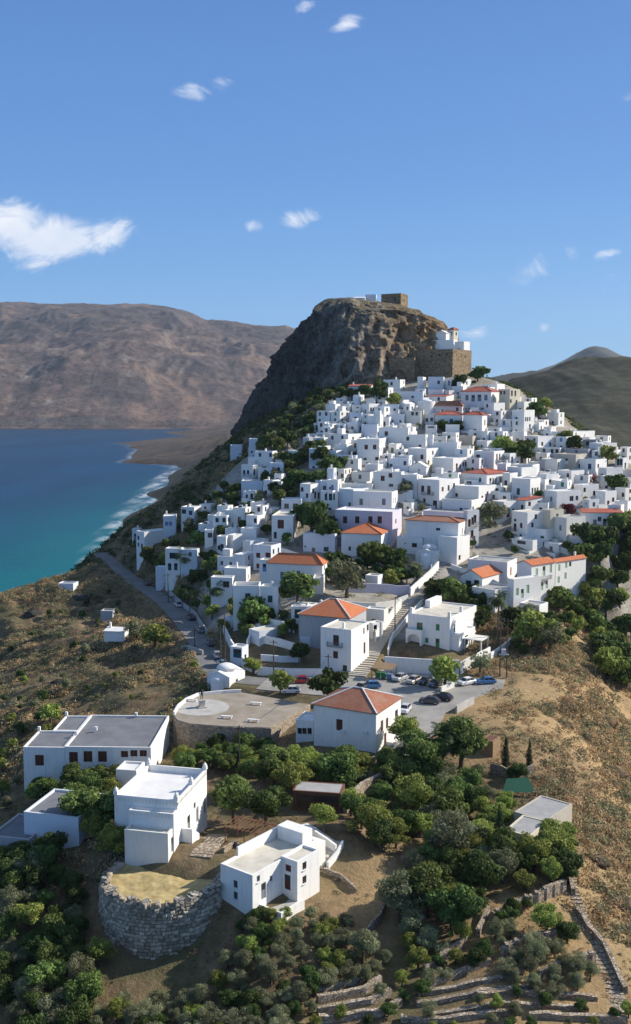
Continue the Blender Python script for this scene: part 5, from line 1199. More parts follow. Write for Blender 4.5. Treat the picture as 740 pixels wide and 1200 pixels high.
# ---------------------------------------------------------------- walls
def gwall(pts, h, label, mat='white', th=.35, foot=2.5, cat='wall', name='garden_wall', flat_top=False, hits=True, group='garden and retaining walls', stepz=None):
    P = []
    for p in pts:
        q = hit(*p) if hits else p
        if q is None: print('MISS', label, p); return None
        P.append(Vector(q))
    # densify
    D = [P[0]]
    for a, b in zip(P[:-1], P[1:]):
        n = max(1, int((b-a).length/1.5))
        for i in range(1, n+1): D.append(a.lerp(b, i/n))
    o0 = D[0].copy(); mb = MB()
    tops = []
    rj = random.Random(len(label)); jj = .16 if mat == 'stone' else 0
    for p in D:
        g = ground(p.x, p.y); tops.append(g+h*(1+rj.uniform(-1.6, .8)*jj))
    if flat_top: tops = [max(tops)]*len(tops) if flat_top == 'max' else list(np.linspace(tops[0], tops[-1], len(tops)))
    L = []; Rr = []
    for i, p in enumerate(D):
        d = (D[min(i+1, len(D)-1)]-D[max(i-1, 0)]); d.z = 0; d.normalize(); n = Vector((-d.y, d.x, 0))*th/2
        L.append(p+n-o0); Rr.append(p-n-o0)
    for i in range(len(D)-1):
        z0, z1 = tops[i]-o0.z, tops[i+1]-o0.z; b0 = z0-h-foot; b1 = z1-h-foot
        a, b, c, d = L[i], L[i+1], Rr[i+1], Rr[i]
        mb.quad((d.x,d.y,z0), (c.x,c.y,z1), (b.x,b.y,z1), (a.x,a.y,z0)); mb.quad((d.x,d.y,b0), (c.x,c.y,b1), (c.x,c.y,z1), (d.x,d.y,z0)); mb.quad((b.x,b.y,b1), (a.x,a.y,b0), (a.x,a.y,z0), (b.x,b.y,z1))
    for i, fl in ((0, 1), (len(D)-1, 0)):
        a, d = L[i], Rr[i]; z = tops[i]-o0.z; q = [(a.x,a.y,z-h-foot), (d.x,d.y,z-h-foot), (d.x,d.y,z), (a.x,a.y,z)]
        mb.quad(*(q if fl else q[::-1]))
    ob = mb.build(name, M[mat]); ob.location = o0
    tag(ob, label, cat, group); LABELS.add(label); return ob
gwall([(451,787),(495,790),(538,791)], 3.3, 'long white retaining wall behind the parked cars', 'white_near', flat_top='max', foot=4)
gwall([(540,790),(556,781),(574,771)], 2.6, 'sunlit white wall climbing right from the parking wall corner', 'white_near')
gwall([(481,699),(497,684),(514,667)], 2.3, 'white garden wall along the upper left side of the stepped street')
gwall([(406,712),(440,714),(478,704)], 1.6, 'pale wall in front of the dry grass courtyard', 'offwhite')
gwall([(409,694),(445,695),(480,696)], 2.4, 'lilac-grey wall behind the dry grass courtyard', 'lilac')
gwall([(302,791),(340,793),(384,793)], 1.8, 'low white wall along the square left of the tall cube house', 'white_near', foot=3)
gwall([(455,768),(461,748),(478,727),(496,708)], 1.4, 'low white wall along the right side of the stepped street', 'white_near')
gwall([(440,752),(452,737),(462,722),(470,712)], 2.4, 'pinkish house-front wall along the left side of the stepped street', 'offwhite')
gwall([(529,666),(545,672),(552,680)], 1.3, 'short white wall at the street bend near the red flowers')
gwall([(405,953),(425,938),(447,924)], 2.8, 'long rubble stone wall beside the rust-red shed', 'stone', flat_top='lin', foot=4, th=.6)
gwall([(535,836),(555,825)], 1.5, 'short concrete wall at the right end of the parking square', 'concrete')
gwall([(517,812),(532,806)], 1.3, 'short pale block wall between the parked cars and dusty lot', 'offwhite')
gwall([(483,888),(478,905),(470,918)], 1.0, 'terrace edge wall right of the mansion', 'stone')
gwall([(575,905),(600,912),(625,908)], 1.6, 'dark stone wall behind the cypress trees', 'stone')
gwall([(455,880),(475,872),(490,860)], .9, 'low wall beside the mansion driveway', 'white_near')
gwall([(290,760),(300,741),(318,735),(345,742)], 2.0, 'terraced white wall right of the roadside garage', 'white')
gwall([(352,757),(370,757),(383,756)], 2.2, 'shaded garden wall left of the tall cube house', 'white_shaded')
gwall([(600,668),(612,672),(630,668)], 1.6, 'white street wall beside the tall narrow townhouse', 'white')
gwall([(213,762),(238,768)], 1.2, 'grey roadside parapet left of the coast road', 'concrete')
gwall([(188,680),(205,703),(228,722),(243,745)], 1.5, 'retaining wall along the uphill side of the coast road', 'grey')
# tower on the promontory side / castle side walls skipped; dry stone terraces lower right
TG = 'dry stone terrace walls on the lower right slope'
def place(l, i): return ['lowest','second lowest','third','fourth','fifth','sixth'][i]
TW = [([(577,1082),(600,1070),(630,1058),(662,1044)], 1.5, 'pillared pink-stone terrace wall, highest of the lower right terraces'),
      ([(588,1122),(615,1110),(645,1104),(678,1096)], 1.4, 'pillared stone terrace wall, second highest of the lower right terraces'),
      ([(628,1152),(655,1140),(680,1132),(697,1126)], 1.3, 'short pillared stone terrace wall above the hedge of rounded bushes'),
      ([(497,1142),(520,1126),(540,1112),(548,1098)], 1.2, 'curving stone wall left of the pillared terraces'),
      ([(372,1176),(400,1170),(428,1164),(446,1152)], .9, 'upper dry stone step wall at the bottom centre'),
      ([(372,1188),(402,1183),(434,1177),(458,1166)], .9, 'middle dry stone step wall at the bottom centre'),
      ([(374,1199),(408,1196),(444,1190),(470,1178)], .9, 'lower dry stone step wall at the bottom centre'),
      ([(490,1166),(530,1160),(575,1150),(612,1142)], .55, 'topmost long curved seat wall at the bottom right'),
      ([(488,1178),(530,1172),(580,1162),(622,1158)], .5, 'second long curved seat wall at the bottom right'),
      ([(500,1192),(545,1186),(590,1178),(640,1180),(690,1184)], .5, 'third long curved seat wall at the bottom right'),
      ([(620,1192),(660,1194),(700,1196),(735,1198)], .7, 'lowest seat wall in the bottom right corner'),
      ([(372,1164),(396,1158),(418,1152),(434,1144)], .7, 'uppermost thin dry stone step at the bottom centre'),
      ([(560,1170),(600,1164),(640,1168),(700,1172)], .6, 'thin curved stone edging between the long seat walls'),
      ([(470,1196),(520,1198),(560,1192),(610,1188)], .6, 'stone edging at the very bottom below the seat walls'),
      ([(500,1160),(520,1150),(545,1140),(575,1130)], .8, 'low stone edging beneath the second pillared wall'),
      ([(560,1098),(566,1084),(572,1070)], 1.0, 'low stone edging under the dark grove'),
      ([(470,1010),(500,1016),(530,1012)], 1.0, 'stone edging at the top of the grove'),
      ([(676,1068),(690,1090),(708,1112),(722,1140),(733,1165)], .9, 'stone parapet along the right side of the long stairway'),
      ([(664,1010),(668,1030),(672,1050)], 1.0, 'stone wall at the head of the long stairway')]
for pts, h, lab in TW:
    o = gwall(pts, h, lab, 'stone', .55, 2, 'wall', 'stone_wall', group=TG)
def pillars(pts, n, h):
    P = [Vector(hit(*p)) for p in pts]
    seg = [(b-a).length for a, b in zip(P[:-1], P[1:])]; T = sum(seg)
    for k in range(n):
        s = T*(k+.5)/n; i = 0
        while s > seg[i]: s -= seg[i]; i += 1
        p = P[i].lerp(P[i+1], s/seg[i]); yield p
for (pts, h, lab), n in zip(TW[:3], (8, 8, 6)):
    wob = [o for o in bpy.data.objects if o.get('label') == lab][0]
    for p in pillars(pts, n, h):
        z = ground(p.x, p.y); b = MB().box(-.2, -.4, -1, .2, .29, h+.12); q = b.build('pillar', M['stone'], wob); q.location = (p.x-wob.location.x, p.y-wob.location.y, z-wob.location.z)
def stairway(pts, width, label, mat='stone', step=.32, group='stairways'):
    P = [Vector(hit(*p)) for p in pts]; D = []
    for a, b in zip(P[:-1], P[1:]):
        n = max(1, int((b-a).xy.length/(step*2.2)))
        for i in range(n): D.append((a.lerp(b, i/n), (b-a).xy.normalized()))
    o0 = D[0][0]; mb = MB(); zprev = None
    for p, d in D:
        z = ground(p.x, p.y)+.12; n = Vector((-d.y, d.x))*width/2; e = d*step*1.25; c = p.xy-o0.xy
        q = [c-n-e, c+n-e, c+n+e, c-n+e]; a = sum(q[i].x*q[(i+1)%4].y-q[(i+1)%4].x*q[i].y for i in range(4))
        if a < 0: q = q[::-1]
        mb.prism([(v.x, v.y) for v in q], z-o0.z-1.2, z-o0.z)
    ob = mb.build('stairway', M[mat]); ob.location = o0; tag(ob, label, 'stairs', group); return ob
stairway([(662,1000),(668,1040),(680,1075),(700,1110),(716,1145),(728,1190)], 2.0, 'long straight stone stairway climbing beside the terraces on the right')
stairway([(372,1012),(384,998),(394,984)], 2.2, 'white-edged steps rising beside the small arched-window wing', 'paving')
stairway([(356,968),(372,978),(392,992)], 1.8, 'upper flight of white steps behind the cube house', 'roofwhite')
gwall([(358,976),(374,986),(394,1000)], 1.2, 'white stepped wall along the upper flight of steps', 'white_near')
gwall([(384,1018),(396,1004),(402,992)], .9, 'low white wall at the outer side of the steps', 'white_near')
# stepped street
mb = MB(); o0 = Vector(STEPS[0]); S_ = [Vector(p) for p in STEPS]; acc = []
for a, b in zip(S_[:-1], S_[1:]):
    n = max(1, int((b-a).xy.length/.9))
    for i in range(n): acc.append((a.lerp(b, i/n), (b-a).xy.normalized()))
for i, (p, d) in enumerate(acc):
    n = Vector((-d.y, d.x))*2.3; e = d*.9; c = p.xy-o0.xy; q = [c+n, c-n, c-n+e, c+n+e]
    mb.prism([(v.x, v.y) for v in q], p.z-o0.z-.8, p.z-o0.z+.10+.02*(i % 2), m=0)
    lip = [c+n-d*.06, c-n-d*.06, c-n+d*.03, c+n+d*.03]; mb.prism([(v.x, v.y) for v in lip], p.z-o0.z-.3, p.z-o0.z+.15, m=1)
ob = mb.build('stepped_street', [M['beige'], M['concrete']]); ob.location = o0; ob['kind'] = 'structure'
# ---------------------------------------------------------------- terrace square with statue
M['squarepave'] = varied('square_paving', (.24, .20, .15), (.36, .31, .25), .35, .9, .2, 6)
P2 = [(p[0], p[1]) for p in PLAZA]
ar = sum(P2[i][0]*P2[(i+1)%len(P2)][1]-P2[(i+1)%len(P2)][0]*P2[i][1] for i in range(len(P2)))
if ar < 0: P2 = P2[::-1]
cxp = sum(p[0] for p in P2)/len(P2); cyp = sum(p[1] for p in P2)/len(P2)
tr = empty('terrace_square', (cxp, cyp, PLAZA_Z-4), 0, 'rounded stone terrace with a light circular paving around the statue', 'terrace')
L2 = [(x-cxp, y-cyp) for x, y in P2]
MB().prism(L2, -4, 3.9).build('retaining_wall', M['stone'], tr)
MB().prism([(x*.985, y*.985) for x, y in L2], 3.905, 4.0).build('paving', M['squarepave'], tr)
mb = MB(); n = len(L2)
for i in range(n):
    a, b = Vector((*L2[i], 0)), Vector((*L2[(i+1) % n], 0)); pa = proj(a.x+cxp, a.y+cyp, PLAZA_Z)[0]; pb = proj(b.x+cxp, b.y+cyp, PLAZA_Z)[0]
    if (pa+pb)/2 > 290 or (b.y+a.y)/2 < -2.0: continue
    d = (b-a).normalized(); nn = Vector((-d.y, d.x, 0))*.35
    q = [a, b, b+nn, a+nn]; mb.prism([(v.x, v.y) for v in q], 3.9, 4.6)
mb.build('parapet', M['white_near'], tr)
sc_ = atZ(237, 829, PLAZA_Z)
mb = MB(); mb.lathe(sc_[0]-cxp, sc_[1]-cyp, [(5.2, 4.0), (5.2, 4.03), (.01, 4.03)], 40); mb.build('circular_paving', M['concrete'], tr)
st = empty('statue', (sc_[0], sc_[1], PLAZA_Z+.03), R(20), 'dark bronze standing figure on a pale pedestal in the terrace square', 'statue')
mb = MB(); mb.box(-.8,-.8,0,.8,.8,.25); mb.box(-.5,-.5,.25,.5,.5,1.35); mb.box(-.6,-.6,1.35,.6,.6,1.5); mb.build('pedestal', M['paving'], st)
def figure(name, J, E, mat, parent, sub=1):
    me = bpy.data.meshes.new(name); me.from_pydata([j[:3] for j in J], E, []); o = link(name, me, parent, mat)
    m = o.modifiers.new('skin', 'SKIN'); me.skin_vertices.new() if not me.skin_vertices else None
    for v, j in zip(me.skin_vertices[0].data, J): v.radius = (j[3], j[3])
    me.skin_vertices[0].data[0].use_root = True; m.use_smooth_shade = True
    s = o.modifiers.new('sub', 'SUBSURF'); s.levels = sub; s.render_levels = sub; return o
J = [(0,0,.95,.15),(0,0,1.2,.14),(0,0,1.45,.17),(0,0,1.58,.06),(0,0,1.72,.10),(.1,0,.9,.10),(.12,-.05,.5,.07),(.12,.02,.08,.05),(.12,-.14,.03,.04),
     (-.1,0,.9,.10),(-.14,.05,.5,.07),(-.16,.1,.08,.05),(-.16,-.03,.03,.04),(.2,0,1.47,.06),(.3,-.05,1.2,.045),(.28,-.2,1.0,.035),(-.2,0,1.47,.06),(-.34,.02,1.22,.045),(-.4,-.12,1.05,.035)]
fo_ = figure('figure', J, [(0,1),(1,2),(2,3),(3,4),(0,5),(5,6),(6,7),(7,8),(0,9),(9,10),(10,11),(11,12),(2,13),(13,14),(14,15),(2,16),(16,17),(17,18)], M['bronze'], st); fo_.location = (0,0,1.5); fo_.scale = (1.2,1.2,1.2)
for k, (px, py, lab) in enumerate([(266,842,'white stone bench at the front left edge of the terrace square'),(297,846,'white stone bench at the front right edge of the terrace square'),(225,822,'curved-side white bench left of the statue'),(300,826,'white bench near the middle of the terrace square')]):
    x, y, z = atZ(px, py, PLAZA_Z); b = MB().box(-1.1,-.25,.38,1.1,.25,.5); b.box(-.9,-.2,0,-.6,.2,.38); b.box(.6,-.2,0,.9,.2,.38)
    o = b.build('bench', M['white_near']); o.location = (x, y, z+.02); o.rotation_euler = (0,0,R(-12)); tag(o, lab, 'bench', 'benches on the terrace square')
# ---------------------------------------------------------------- ancient round tower
tx, ty, tz, tR = atZ(182, 1058, 69)[0], atZ(182, 1058, 69)[1]+8.2, 69.0, 8.2
tw = empty('ruined_round_tower', (tx, ty, 61), 0, 'huge round ancient tower of rough grey blocks with dry grass on top, lower left', 'ruin')
na_, rows = 700, 21; hgt = 9.6; nzr = 240
T_, Z_ = np.meshgrid(np.linspace(0, 2*math.pi, na_, endpoint=False), np.linspace(-2.2, 7.4, nzr))
rowf = (Z_+2.2)/hgt*rows + .12*np.sin(T_*5) + .1*vnoise(T_*9, Z_*.3, s=4); ri = np.floor(rowf); fr = rowf-ri
nb = 64 + 18*(_h(ri, ri*0, ri*0, 5)); cf = T_/(2*math.pi)*nb + _h(ri, ri*0+3, ri*0, 6)*7; ci = np.floor(cf); fc = cf-ci
edge = np.minimum(np.minimum(fr, 1-fr)*1.0, np.minimum(fc, 1-fc)*1.6); rnd = _h(ri, ci, ri*0, 9)
rr = tR - .35*np.clip(Z_/7.4,0,1) + (rnd-.5)*.30 + np.minimum(edge, .2)*1.1 + fbm(T_*30, Z_*3.5, o=3, s=31)*.06 + fbm(T_*2.2, Z_*.4, o=2, s=33)*.35
Zt = Z_.copy(); rim = 7.4 + (_h(ci[-1], ci[-1]*0, ci[-1]*0, 12)-.5)*.8*(1)
Zt = np.where(Z_ > 5.8, 5.8+(Z_-5.8)*(rim[None]-5.8)/1.6, Z_)
V = np.stack([rr*np.cos(T_), rr*np.sin(T_), Zt], -1).reshape(-1, 3); idx = np.arange(na_*nzr).reshape(nzr, na_)
Vin = np.stack([(tR-1.3)*np.cos(T_[-1]), (tR-1.3)*np.sin(T_[-1]), Zt[-1]], -1); Vin2 = Vin.copy(); Vin2[:, 2] = 6.6
base = len(V); V = np.concatenate([V, Vin, Vin2]); i1 = np.arange(na_)+base; i2 = i1+na_; nx = np.roll(idx, -1, 1)
Q = np.concatenate([np.stack([idx[:-1], nx[:-1], nx[1:], idx[1:]], -1).reshape(-1, 4), np.stack([idx[-1], nx[-1], np.roll(i1,-1), i1], -1), np.stack([i1, np.roll(i1,-1), np.roll(i2,-1), i2], -1)])
t = NT('tower_blocks'); v = t.coords('Object'); at = t.n('ShaderNodeVertexColor', layer_name='tint'); sc = t.n('ShaderNodeSeparateColor'); t.l(at.outputs[0], sc.inputs[0])
c = t.ramp(sc.outputs[0], [(0, (.31, .25, .18)), (.5, (.45, .385, .29)), (1, (.60, .53, .41))]); c = t.mix(t.ramp(t.noise(v, 2.2, 7, .7), [(.4, .55), (.62, 0.0)]), c, (.13, .11, .085))
c = t.mix(sc.outputs[1], c, (.05, .042, .033))
t.col(c).rough(.95); t.bump(t.noise(v, 5, 6, .7), .6, .1)
cc = np.zeros((len(V), 3)); cc[:base, 0] = rnd.ravel(); cc[:base, 1] = (edge.ravel() < .045)*.75; cc[base:, 0] = .5
link('stone_wall', np_mesh('stone_wall', V, Q, t.mat, True, cc), tw)
gr = 90; a_, r_ = np.meshgrid(np.linspace(0, 2*math.pi, 120), np.linspace(0, tR-.9, 40)); gxx, gyy = r_*np.cos(a_), r_*np.sin(a_)
V = np.stack([gxx, gyy, 7.15+.4*fbm(gxx/3, gyy/3, o=4, s=8)+.5*sstep(2, 9, gyy)], -1).reshape(-1, 3); idx = np.arange(a_.size).reshape(a_.shape); Q = np.stack([idx[:-1,:-1], idx[:-1,1:], idx[1:,1:], idx[1:,:-1]], -1).reshape(-1, 4)[:, ::-1]
M['drygrass'] = varied('dry_grass', (.30, .22, .09), (.52, .41, .20), .8, .95, .5, 6)
link('grass_top', np_mesh('grass_top', V, Q[:, ::-1], M['drygrass'], True), tw)
# yard between tower and house
yp = [atZ(*p, 69.55) for p in [(138,1002),(255,1002),(256,1014),(236,1028),(182,1034),(138,1020)]]
ya = sum(yp[i][0]*yp[(i+1)%len(yp)][1]-yp[(i+1)%len(yp)][0]*yp[i][1] for i in range(len(yp)))
MB().prism([(p[0], p[1]) for p in (yp if ya > 0 else yp[::-1])], 62, 67.6).build('yard', M['drygrass'])['kind'] = 'structure'
for k in range(26):
    a = random.uniform(math.pi*1.02, math.pi*1.98); r = tR-.5+random.uniform(-.4,.2); s = random.uniform(.35,.8)
    b = MB(); P = [Vector((random.uniform(.7,1)*sx*s, random.uniform(.6,1)*sy*s*.8, random.uniform(.5,.9)*sz_*s*.7)) for sx, sy, sz_ in [(-1,-1,-1),(1,-1,-1),(1,1,-1),(-1,1,-1),(-1,-1,1),(1,-1,1),(1,1,1),(-1,1,1)]]
    b.v = [tuple(p) for p in P]; b.f = [(0,3,2,1),(4,5,6,7),(0,1,5,4),(1,2,6,5),(2,3,7,6),(3,0,4,7)]; b.m = [0]*6
    q = b.build('rim_block', M['bigstone'], tw); q.location = (r*math.cos(a), r*math.sin(a), 7.4+random.uniform(.0,.5)); q.rotation_euler = (0,0,random.uniform(0,3))
# extra garden and street walls around the square and the houses
gwall([(262,742),(272,762),(285,782),(300,790)], 2.2, 'white wall dropping along the road from the palm to the square', 'white')
gwall([(300,752),(322,756),(350,764)], 1.8, 'white terrace wall across the garden left of the tall cube house', 'white')
gwall([(306,774),(330,776),(352,776)], 1.4, 'low bluish wall in the sunken garden by the square', 'white_shaded')
gwall([(575,772),(590,762),(602,752)], 1.4, 'white wall stepping up behind the transformer poles', 'white')
gwall([(640,640),(665,650),(690,655)], 1.6, 'pale wall under the weathered cube house', 'offwhite')
gwall([(505,668),(522,652),(535,646)], 1.5, 'white wall at the top of the stepped street', 'white')
gwall([(330,648),(352,655),(365,660)], 1.6, 'white garden wall above the orange pyramid roof', 'white')
gwall([(268,884),(300,890),(330,888)], 1.2, 'rough stone wall between the fruit trees below the terrace square', 'stone')
gwall([(395,905),(420,897),(440,893)], 1.0, 'stone border in front of the mansion garden', 'stone')
gwall([(430,1095),(445,1080),(452,1062)], .9, 'broken stone wall on the brown slope', 'stone')
gwall([(0,905),(15,895),(30,880)], 1.0, 'low ruined wall at the far left slope', 'stone')
gwall([(380,1022),(400,1030),(418,1046)], .7, 'thin stone edging along the brown slope path', 'stone')
# outcrops of bare rock on the open slopes
def outcrop(px, py, s, label):
    p = hit(px, py); V = []; Fq = []; n1, n2 = 28, 14
    T, P_ = np.meshgrid(np.linspace(0, 2*math.pi, n1, endpoint=False), np.linspace(.02, math.pi-.02, n2))
    x, y, z = np.sin(P_)*np.cos(T), np.sin(P_)*np.sin(T), np.cos(P_)
    r = s*(1+.45*fbm(x*1.6+px, y*1.6+py, z*1.6, 4, 5, ridged=True)); V = np.stack([x*r*1.4, y*r, z*r*.65], -1).reshape(-1, 3)
    i = np.arange(n1*n2).reshape(n2, n1); nx_ = np.roll(i, -1, 1); Q = np.stack([i[:-1], i[1:], nx_[1:], nx_[:-1]], -1).reshape(-1, 4)
    o = link('rock_outcrop', np_mesh('rock_outcrop', V, Q, M['rock'])); o.location = (p[0], p[1], p[2]-.1*s); tag(o, label, 'rock', 'rock outcrops on the open slopes')
for a in [(95,700,1.6,'grey rock outcrop on the ridge right of the little pale hut'),(40,720,1.8,'grey rock outcrop at the upper end of the far left slope'),(20,760,1.4,'low boulder near the left edge of the shaded slope'),(110,765,1.3,'rock poking from the scrub below the white hillside hut'),
          (70,800,1.2,'boulder midway down the left slope'),(200,770,1.0,'small boulder beside the lower coast road'),(690,760,1.5,'pale boulder at the top of the right slope near the gully trees'),(705,845,1.8,'eroded rock on the brow of the right slope'),
          (720,905,1.6,'rock outcrop at the right edge above the gully'),(665,850,1.0,'small rock in the middle of the right slope'),(700,1010,1.2,'boulder above the long stairway on the right slope'),(728,1060,1.3,'boulder at the right edge beside the stairway')]: outcrop(*a)
# ---------------------------------------------------------------- foliage
def foliage_mat(name, c1, c2, var=.04):
    t = NT(name); at = t.n('ShaderNodeVertexColor', layer_name='tint')
    oi = t.n('ShaderNodeObjectInfo'); sc = t.n('ShaderNodeSeparateColor'); t.l(at.outputs[0], sc.inputs[0])
    c = t.ramp(sc.outputs[0], [(.1, c1), (.9, c2)])
    hs = t.n('ShaderNodeHueSaturation'); t.l(c, hs.inputs['Color'])
    mr = t.n('ShaderNodeMapRange', x3=.5-var, x4=.5+var); t.l(oi.outputs['Random'], mr.inputs[0]); t.l(mr.outputs[0], hs.inputs['Hue'])
    mr2 = t.n('ShaderNodeMapRange', x3=.75, x4=1.3); t.l(oi.outputs['Random'], mr2.inputs[0]); t.l(mr2.outputs[0], hs.inputs['Value'])
    t.col(hs.outputs[0]).rough(.7); t.b.inputs['Specular IOR Level'].default_value = .2
    tr = t.n('ShaderNodeBsdfTranslucent'); t.l(hs.outputs[0], tr.inputs[0]); ms = t.n('ShaderNodeMixShader', x0=.33)
    t.l(t.b.outputs[0], ms.inputs[1]); t.l(tr.outputs[0], ms.inputs[2])
    out = [n for n in t.t.nodes if n.type == 'OUTPUT_MATERIAL'][0]; t.l(ms.outputs[0], out.inputs['Surface'])
    return t.mat
M['leaf_olive'] = foliage_mat('olive_leaves', (.085, .095, .045), (.30, .31, .17), .015)
M['leaf_broad'] = foliage_mat('broad_leaves', (.055, .078, .02), (.19, .25, .065), .025)
M['leaf_bright'] = foliage_mat('bright_leaves', (.11, .145, .03), (.34, .38, .09), .02)
M['leaf_pine'] = foliage_mat('pine_needles', (.03, .055, .015), (.11, .16, .04), .015)
M['leaf_cypress'] = foliage_mat('cypress_leaves', (.012, .028, .012), (.045, .075, .03), .01)
M['leaf_palm'] = foliage_mat('palm_fronds', (.03, .055, .02), (.12, .16, .06), .01)
M['leaf_red'] = foliage_mat('reddish_blossom', (.06, .012, .014), (.16, .03, .035), .01)
M['scrub'] = foliage_mat('dry_scrub', (.22, .14, .075), (.52, .36, .20), .01)
M['scrubg'] = foliage_mat('green_scrub', (.12, .12, .06), (.34, .32, .18), .01)
M['bark'] = varied('bark', (.06, .045, .03), (.16, .125, .09), 3, .95, .5)
rngl = np.random.default_rng(3)
def leaves(lobes, n, leaf, asp=1.5, hollow=.62, seed=0, flatten_=.0, droop=0):
    r = np.random.default_rng(seed)
    L = np.array([l[:6] for l in lobes], float); vol = L[:, 3]*L[:, 4]+L[:, 4]*L[:, 5]+L[:, 3]*L[:, 5]
    k = r.choice(len(L), n, p=vol/vol.sum()); d = r.normal(size=(n, 3)); d /= np.linalg.norm(d, axis=1)[:, None]
    rad = hollow + (1.04-hollow)*r.random(n)**.6
    rad *= 1 + .16*vnoise(d[:,0]*2.3+k*7, d[:,1]*2.3, d[:,2]*2.3, seed)
    C = L[k, :3] + d*L[k, 3:6]*rad[:, None]
    nrm = d + r.normal(size=(n, 3))*.55; nrm /= np.linalg.norm(nrm, axis=1)[:, None]
    t = np.cross(nrm, r.normal(size=(n, 3))); t /= np.linalg.norm(t, axis=1)[:, None]; b = np.cross(nrm, t)
    s = leaf*(.6+.8*r.random(n))[:, None]
    V = np.stack([C-t*s*.5, C-b*s*.5/asp*1.1, C+t*s*.5, C+b*s*.5/asp*1.1], 1).reshape(-1, 3)
    lob = r.random(len(L)); tint = np.clip(.15+.5*lob[k]+.45*r.random(n)-.08, 0, 1)
    return V, np.repeat(tint, 4)
def leaf_mesh(name, V, tint, mat):
    Q = np.arange(len(V)).reshape(-1, 4); return np_mesh(name, V, Q, mat, False, np.stack([tint, tint, tint], -1))
def tree_proto(kind, var, lod):
    r = random.Random(hash((kind, var)) % 999 if False else {'olive':11,'broad':23,'bright':37,'pine':41,'cypress':53,'red':61,'dark':71}[kind]*7+var)
    dens = {0: 1.55, 1: .45}[lod]; lf = {0: .21, 1: .42}[lod]
    if kind == 'cypress':
        lobes = [(r.uniform(-.12,.12), r.uniform(-.12,.12), z, .75*w, .75*w, .9) for z, w in [(.9,.75),(1.8,1),(2.8,1.0),(3.8,.85),(4.7,.6),(5.5,.38),(6.1,.2)]]
        V, t = leaves(lobes, int(2600*dens), lf*.8, 2.0, .55, var); th = 5; Rr = .8
    else:
        P = {'olive': (2.3, 1.0, 17, .68), 'broad': (2.5, 1.3, 17, .78), 'bright': (2.2, 1.1, 15, .66), 'pine': (2.6, 2.2, 12, .8), 'red': (1.3, .7, 6, .6), 'dark': (2.4, 1.2, 16, .80)}[kind]
        lobes = []
        for i in range(P[2]):
            a = i*2.4+r.uniform(-.5,.5); q = P[0]*.62*math.sqrt((i+.3)/P[2])*r.uniform(.8,1.15); zz = P[1]+.95*(1.35-.95*q/P[0]) + r.uniform(-.75,.8)
            s = P[3]*r.uniform(.55,1.25); q *= r.uniform(.7,1.25); lobes.append((q*math.cos(a), q*math.sin(a), zz, s, s, s*r.uniform(.62,.85)))
        lobes.append((0, 0, P[1]+.7, P[0]*.5, P[0]*.5, .8))
        V, t = leaves(lobes, int(3400*dens*(P[0]/2.3)**2), lf*(1.1 if kind in ('broad','dark') else .85), 1.3 if kind != 'olive' else 2.2, .42, var); th = P[1]+1.2
    mat = M['leaf_'+{'dark': 'pine'}.get(kind, kind)]
    crown = leaf_mesh('crown', V, t, mat)
    b = MB(); b.tube((0,0,-.8), (.08,.05,th*.55), .22, .15, 7)
    if kind != 'cypress':
        for l in lobes[:6]: b.tube((.08,.05,th*.5), (l[0]*.8, l[1]*.8, l[2]), .11, .04, 5)
    else: b.tube((.08,.05,th*.5), (0,0,5), .14, .04, 5)
    trunk = b.mesh('trunk', M['bark'])
    return crown, trunk
PROT = {}
def put_tree(x, y, z, kind, s, label, group, cat='tree', name=None, sz=None, lod=None, var=None):
    lod = (0 if y < 185 else 1) if lod is None else lod
    nm = name or ('shrub' if s*3.4 < 2.2 and kind in ('olive', 'dark', 'bright', 'broad') else {'olive':'olive_tree','broad':'leafy_tree','bright':'fruit_tree','pine':'pine_tree','cypress':'cypress_tree','red':'flowering_shrub','dark':'evergreen_tree'}[kind])
    var = random.randrange(4 if kind in ('broad','olive','dark','bright') else 2) if var is None else var
    k = (kind, var, lod)
    if k not in PROT: PROT[k] = tree_proto(*k)
    c, t = PROT[k]
    r = empty(nm, (x, y, z), random.uniform(0, 6.28), label, cat, group); r.scale = (s, s, sz or s*random.uniform(.9, 1.12))
    link('trunk', t, r); link('crown', c, r); return r
TREEPOS = []
def tree_at(px, py, hpx, kind, label, group='garden and hillside trees', **k):
    p = hit(px, py, 0)
    if p is None: print('MISS tree', px, py); return
    base_h = {'olive': 3.2, 'broad': 3.5, 'bright': 3.2, 'pine': 4.4, 'cypress': 6.3, 'red': 1.8, 'dark': 3.4}[kind]
    sc = F/(p[1]*cp-(p[2]-CZ)*sp); s = hpx/sc/base_h
    sx = k.pop('wpx', None)
    o = put_tree(*p, kind, s, label, group, **k); LABELS.add(label)
    if sx: o.scale = (sx/sc/4.6, sx/sc/4.6, s)
    TREEPOS.append((p[0], p[1], 2.2*s)); return o
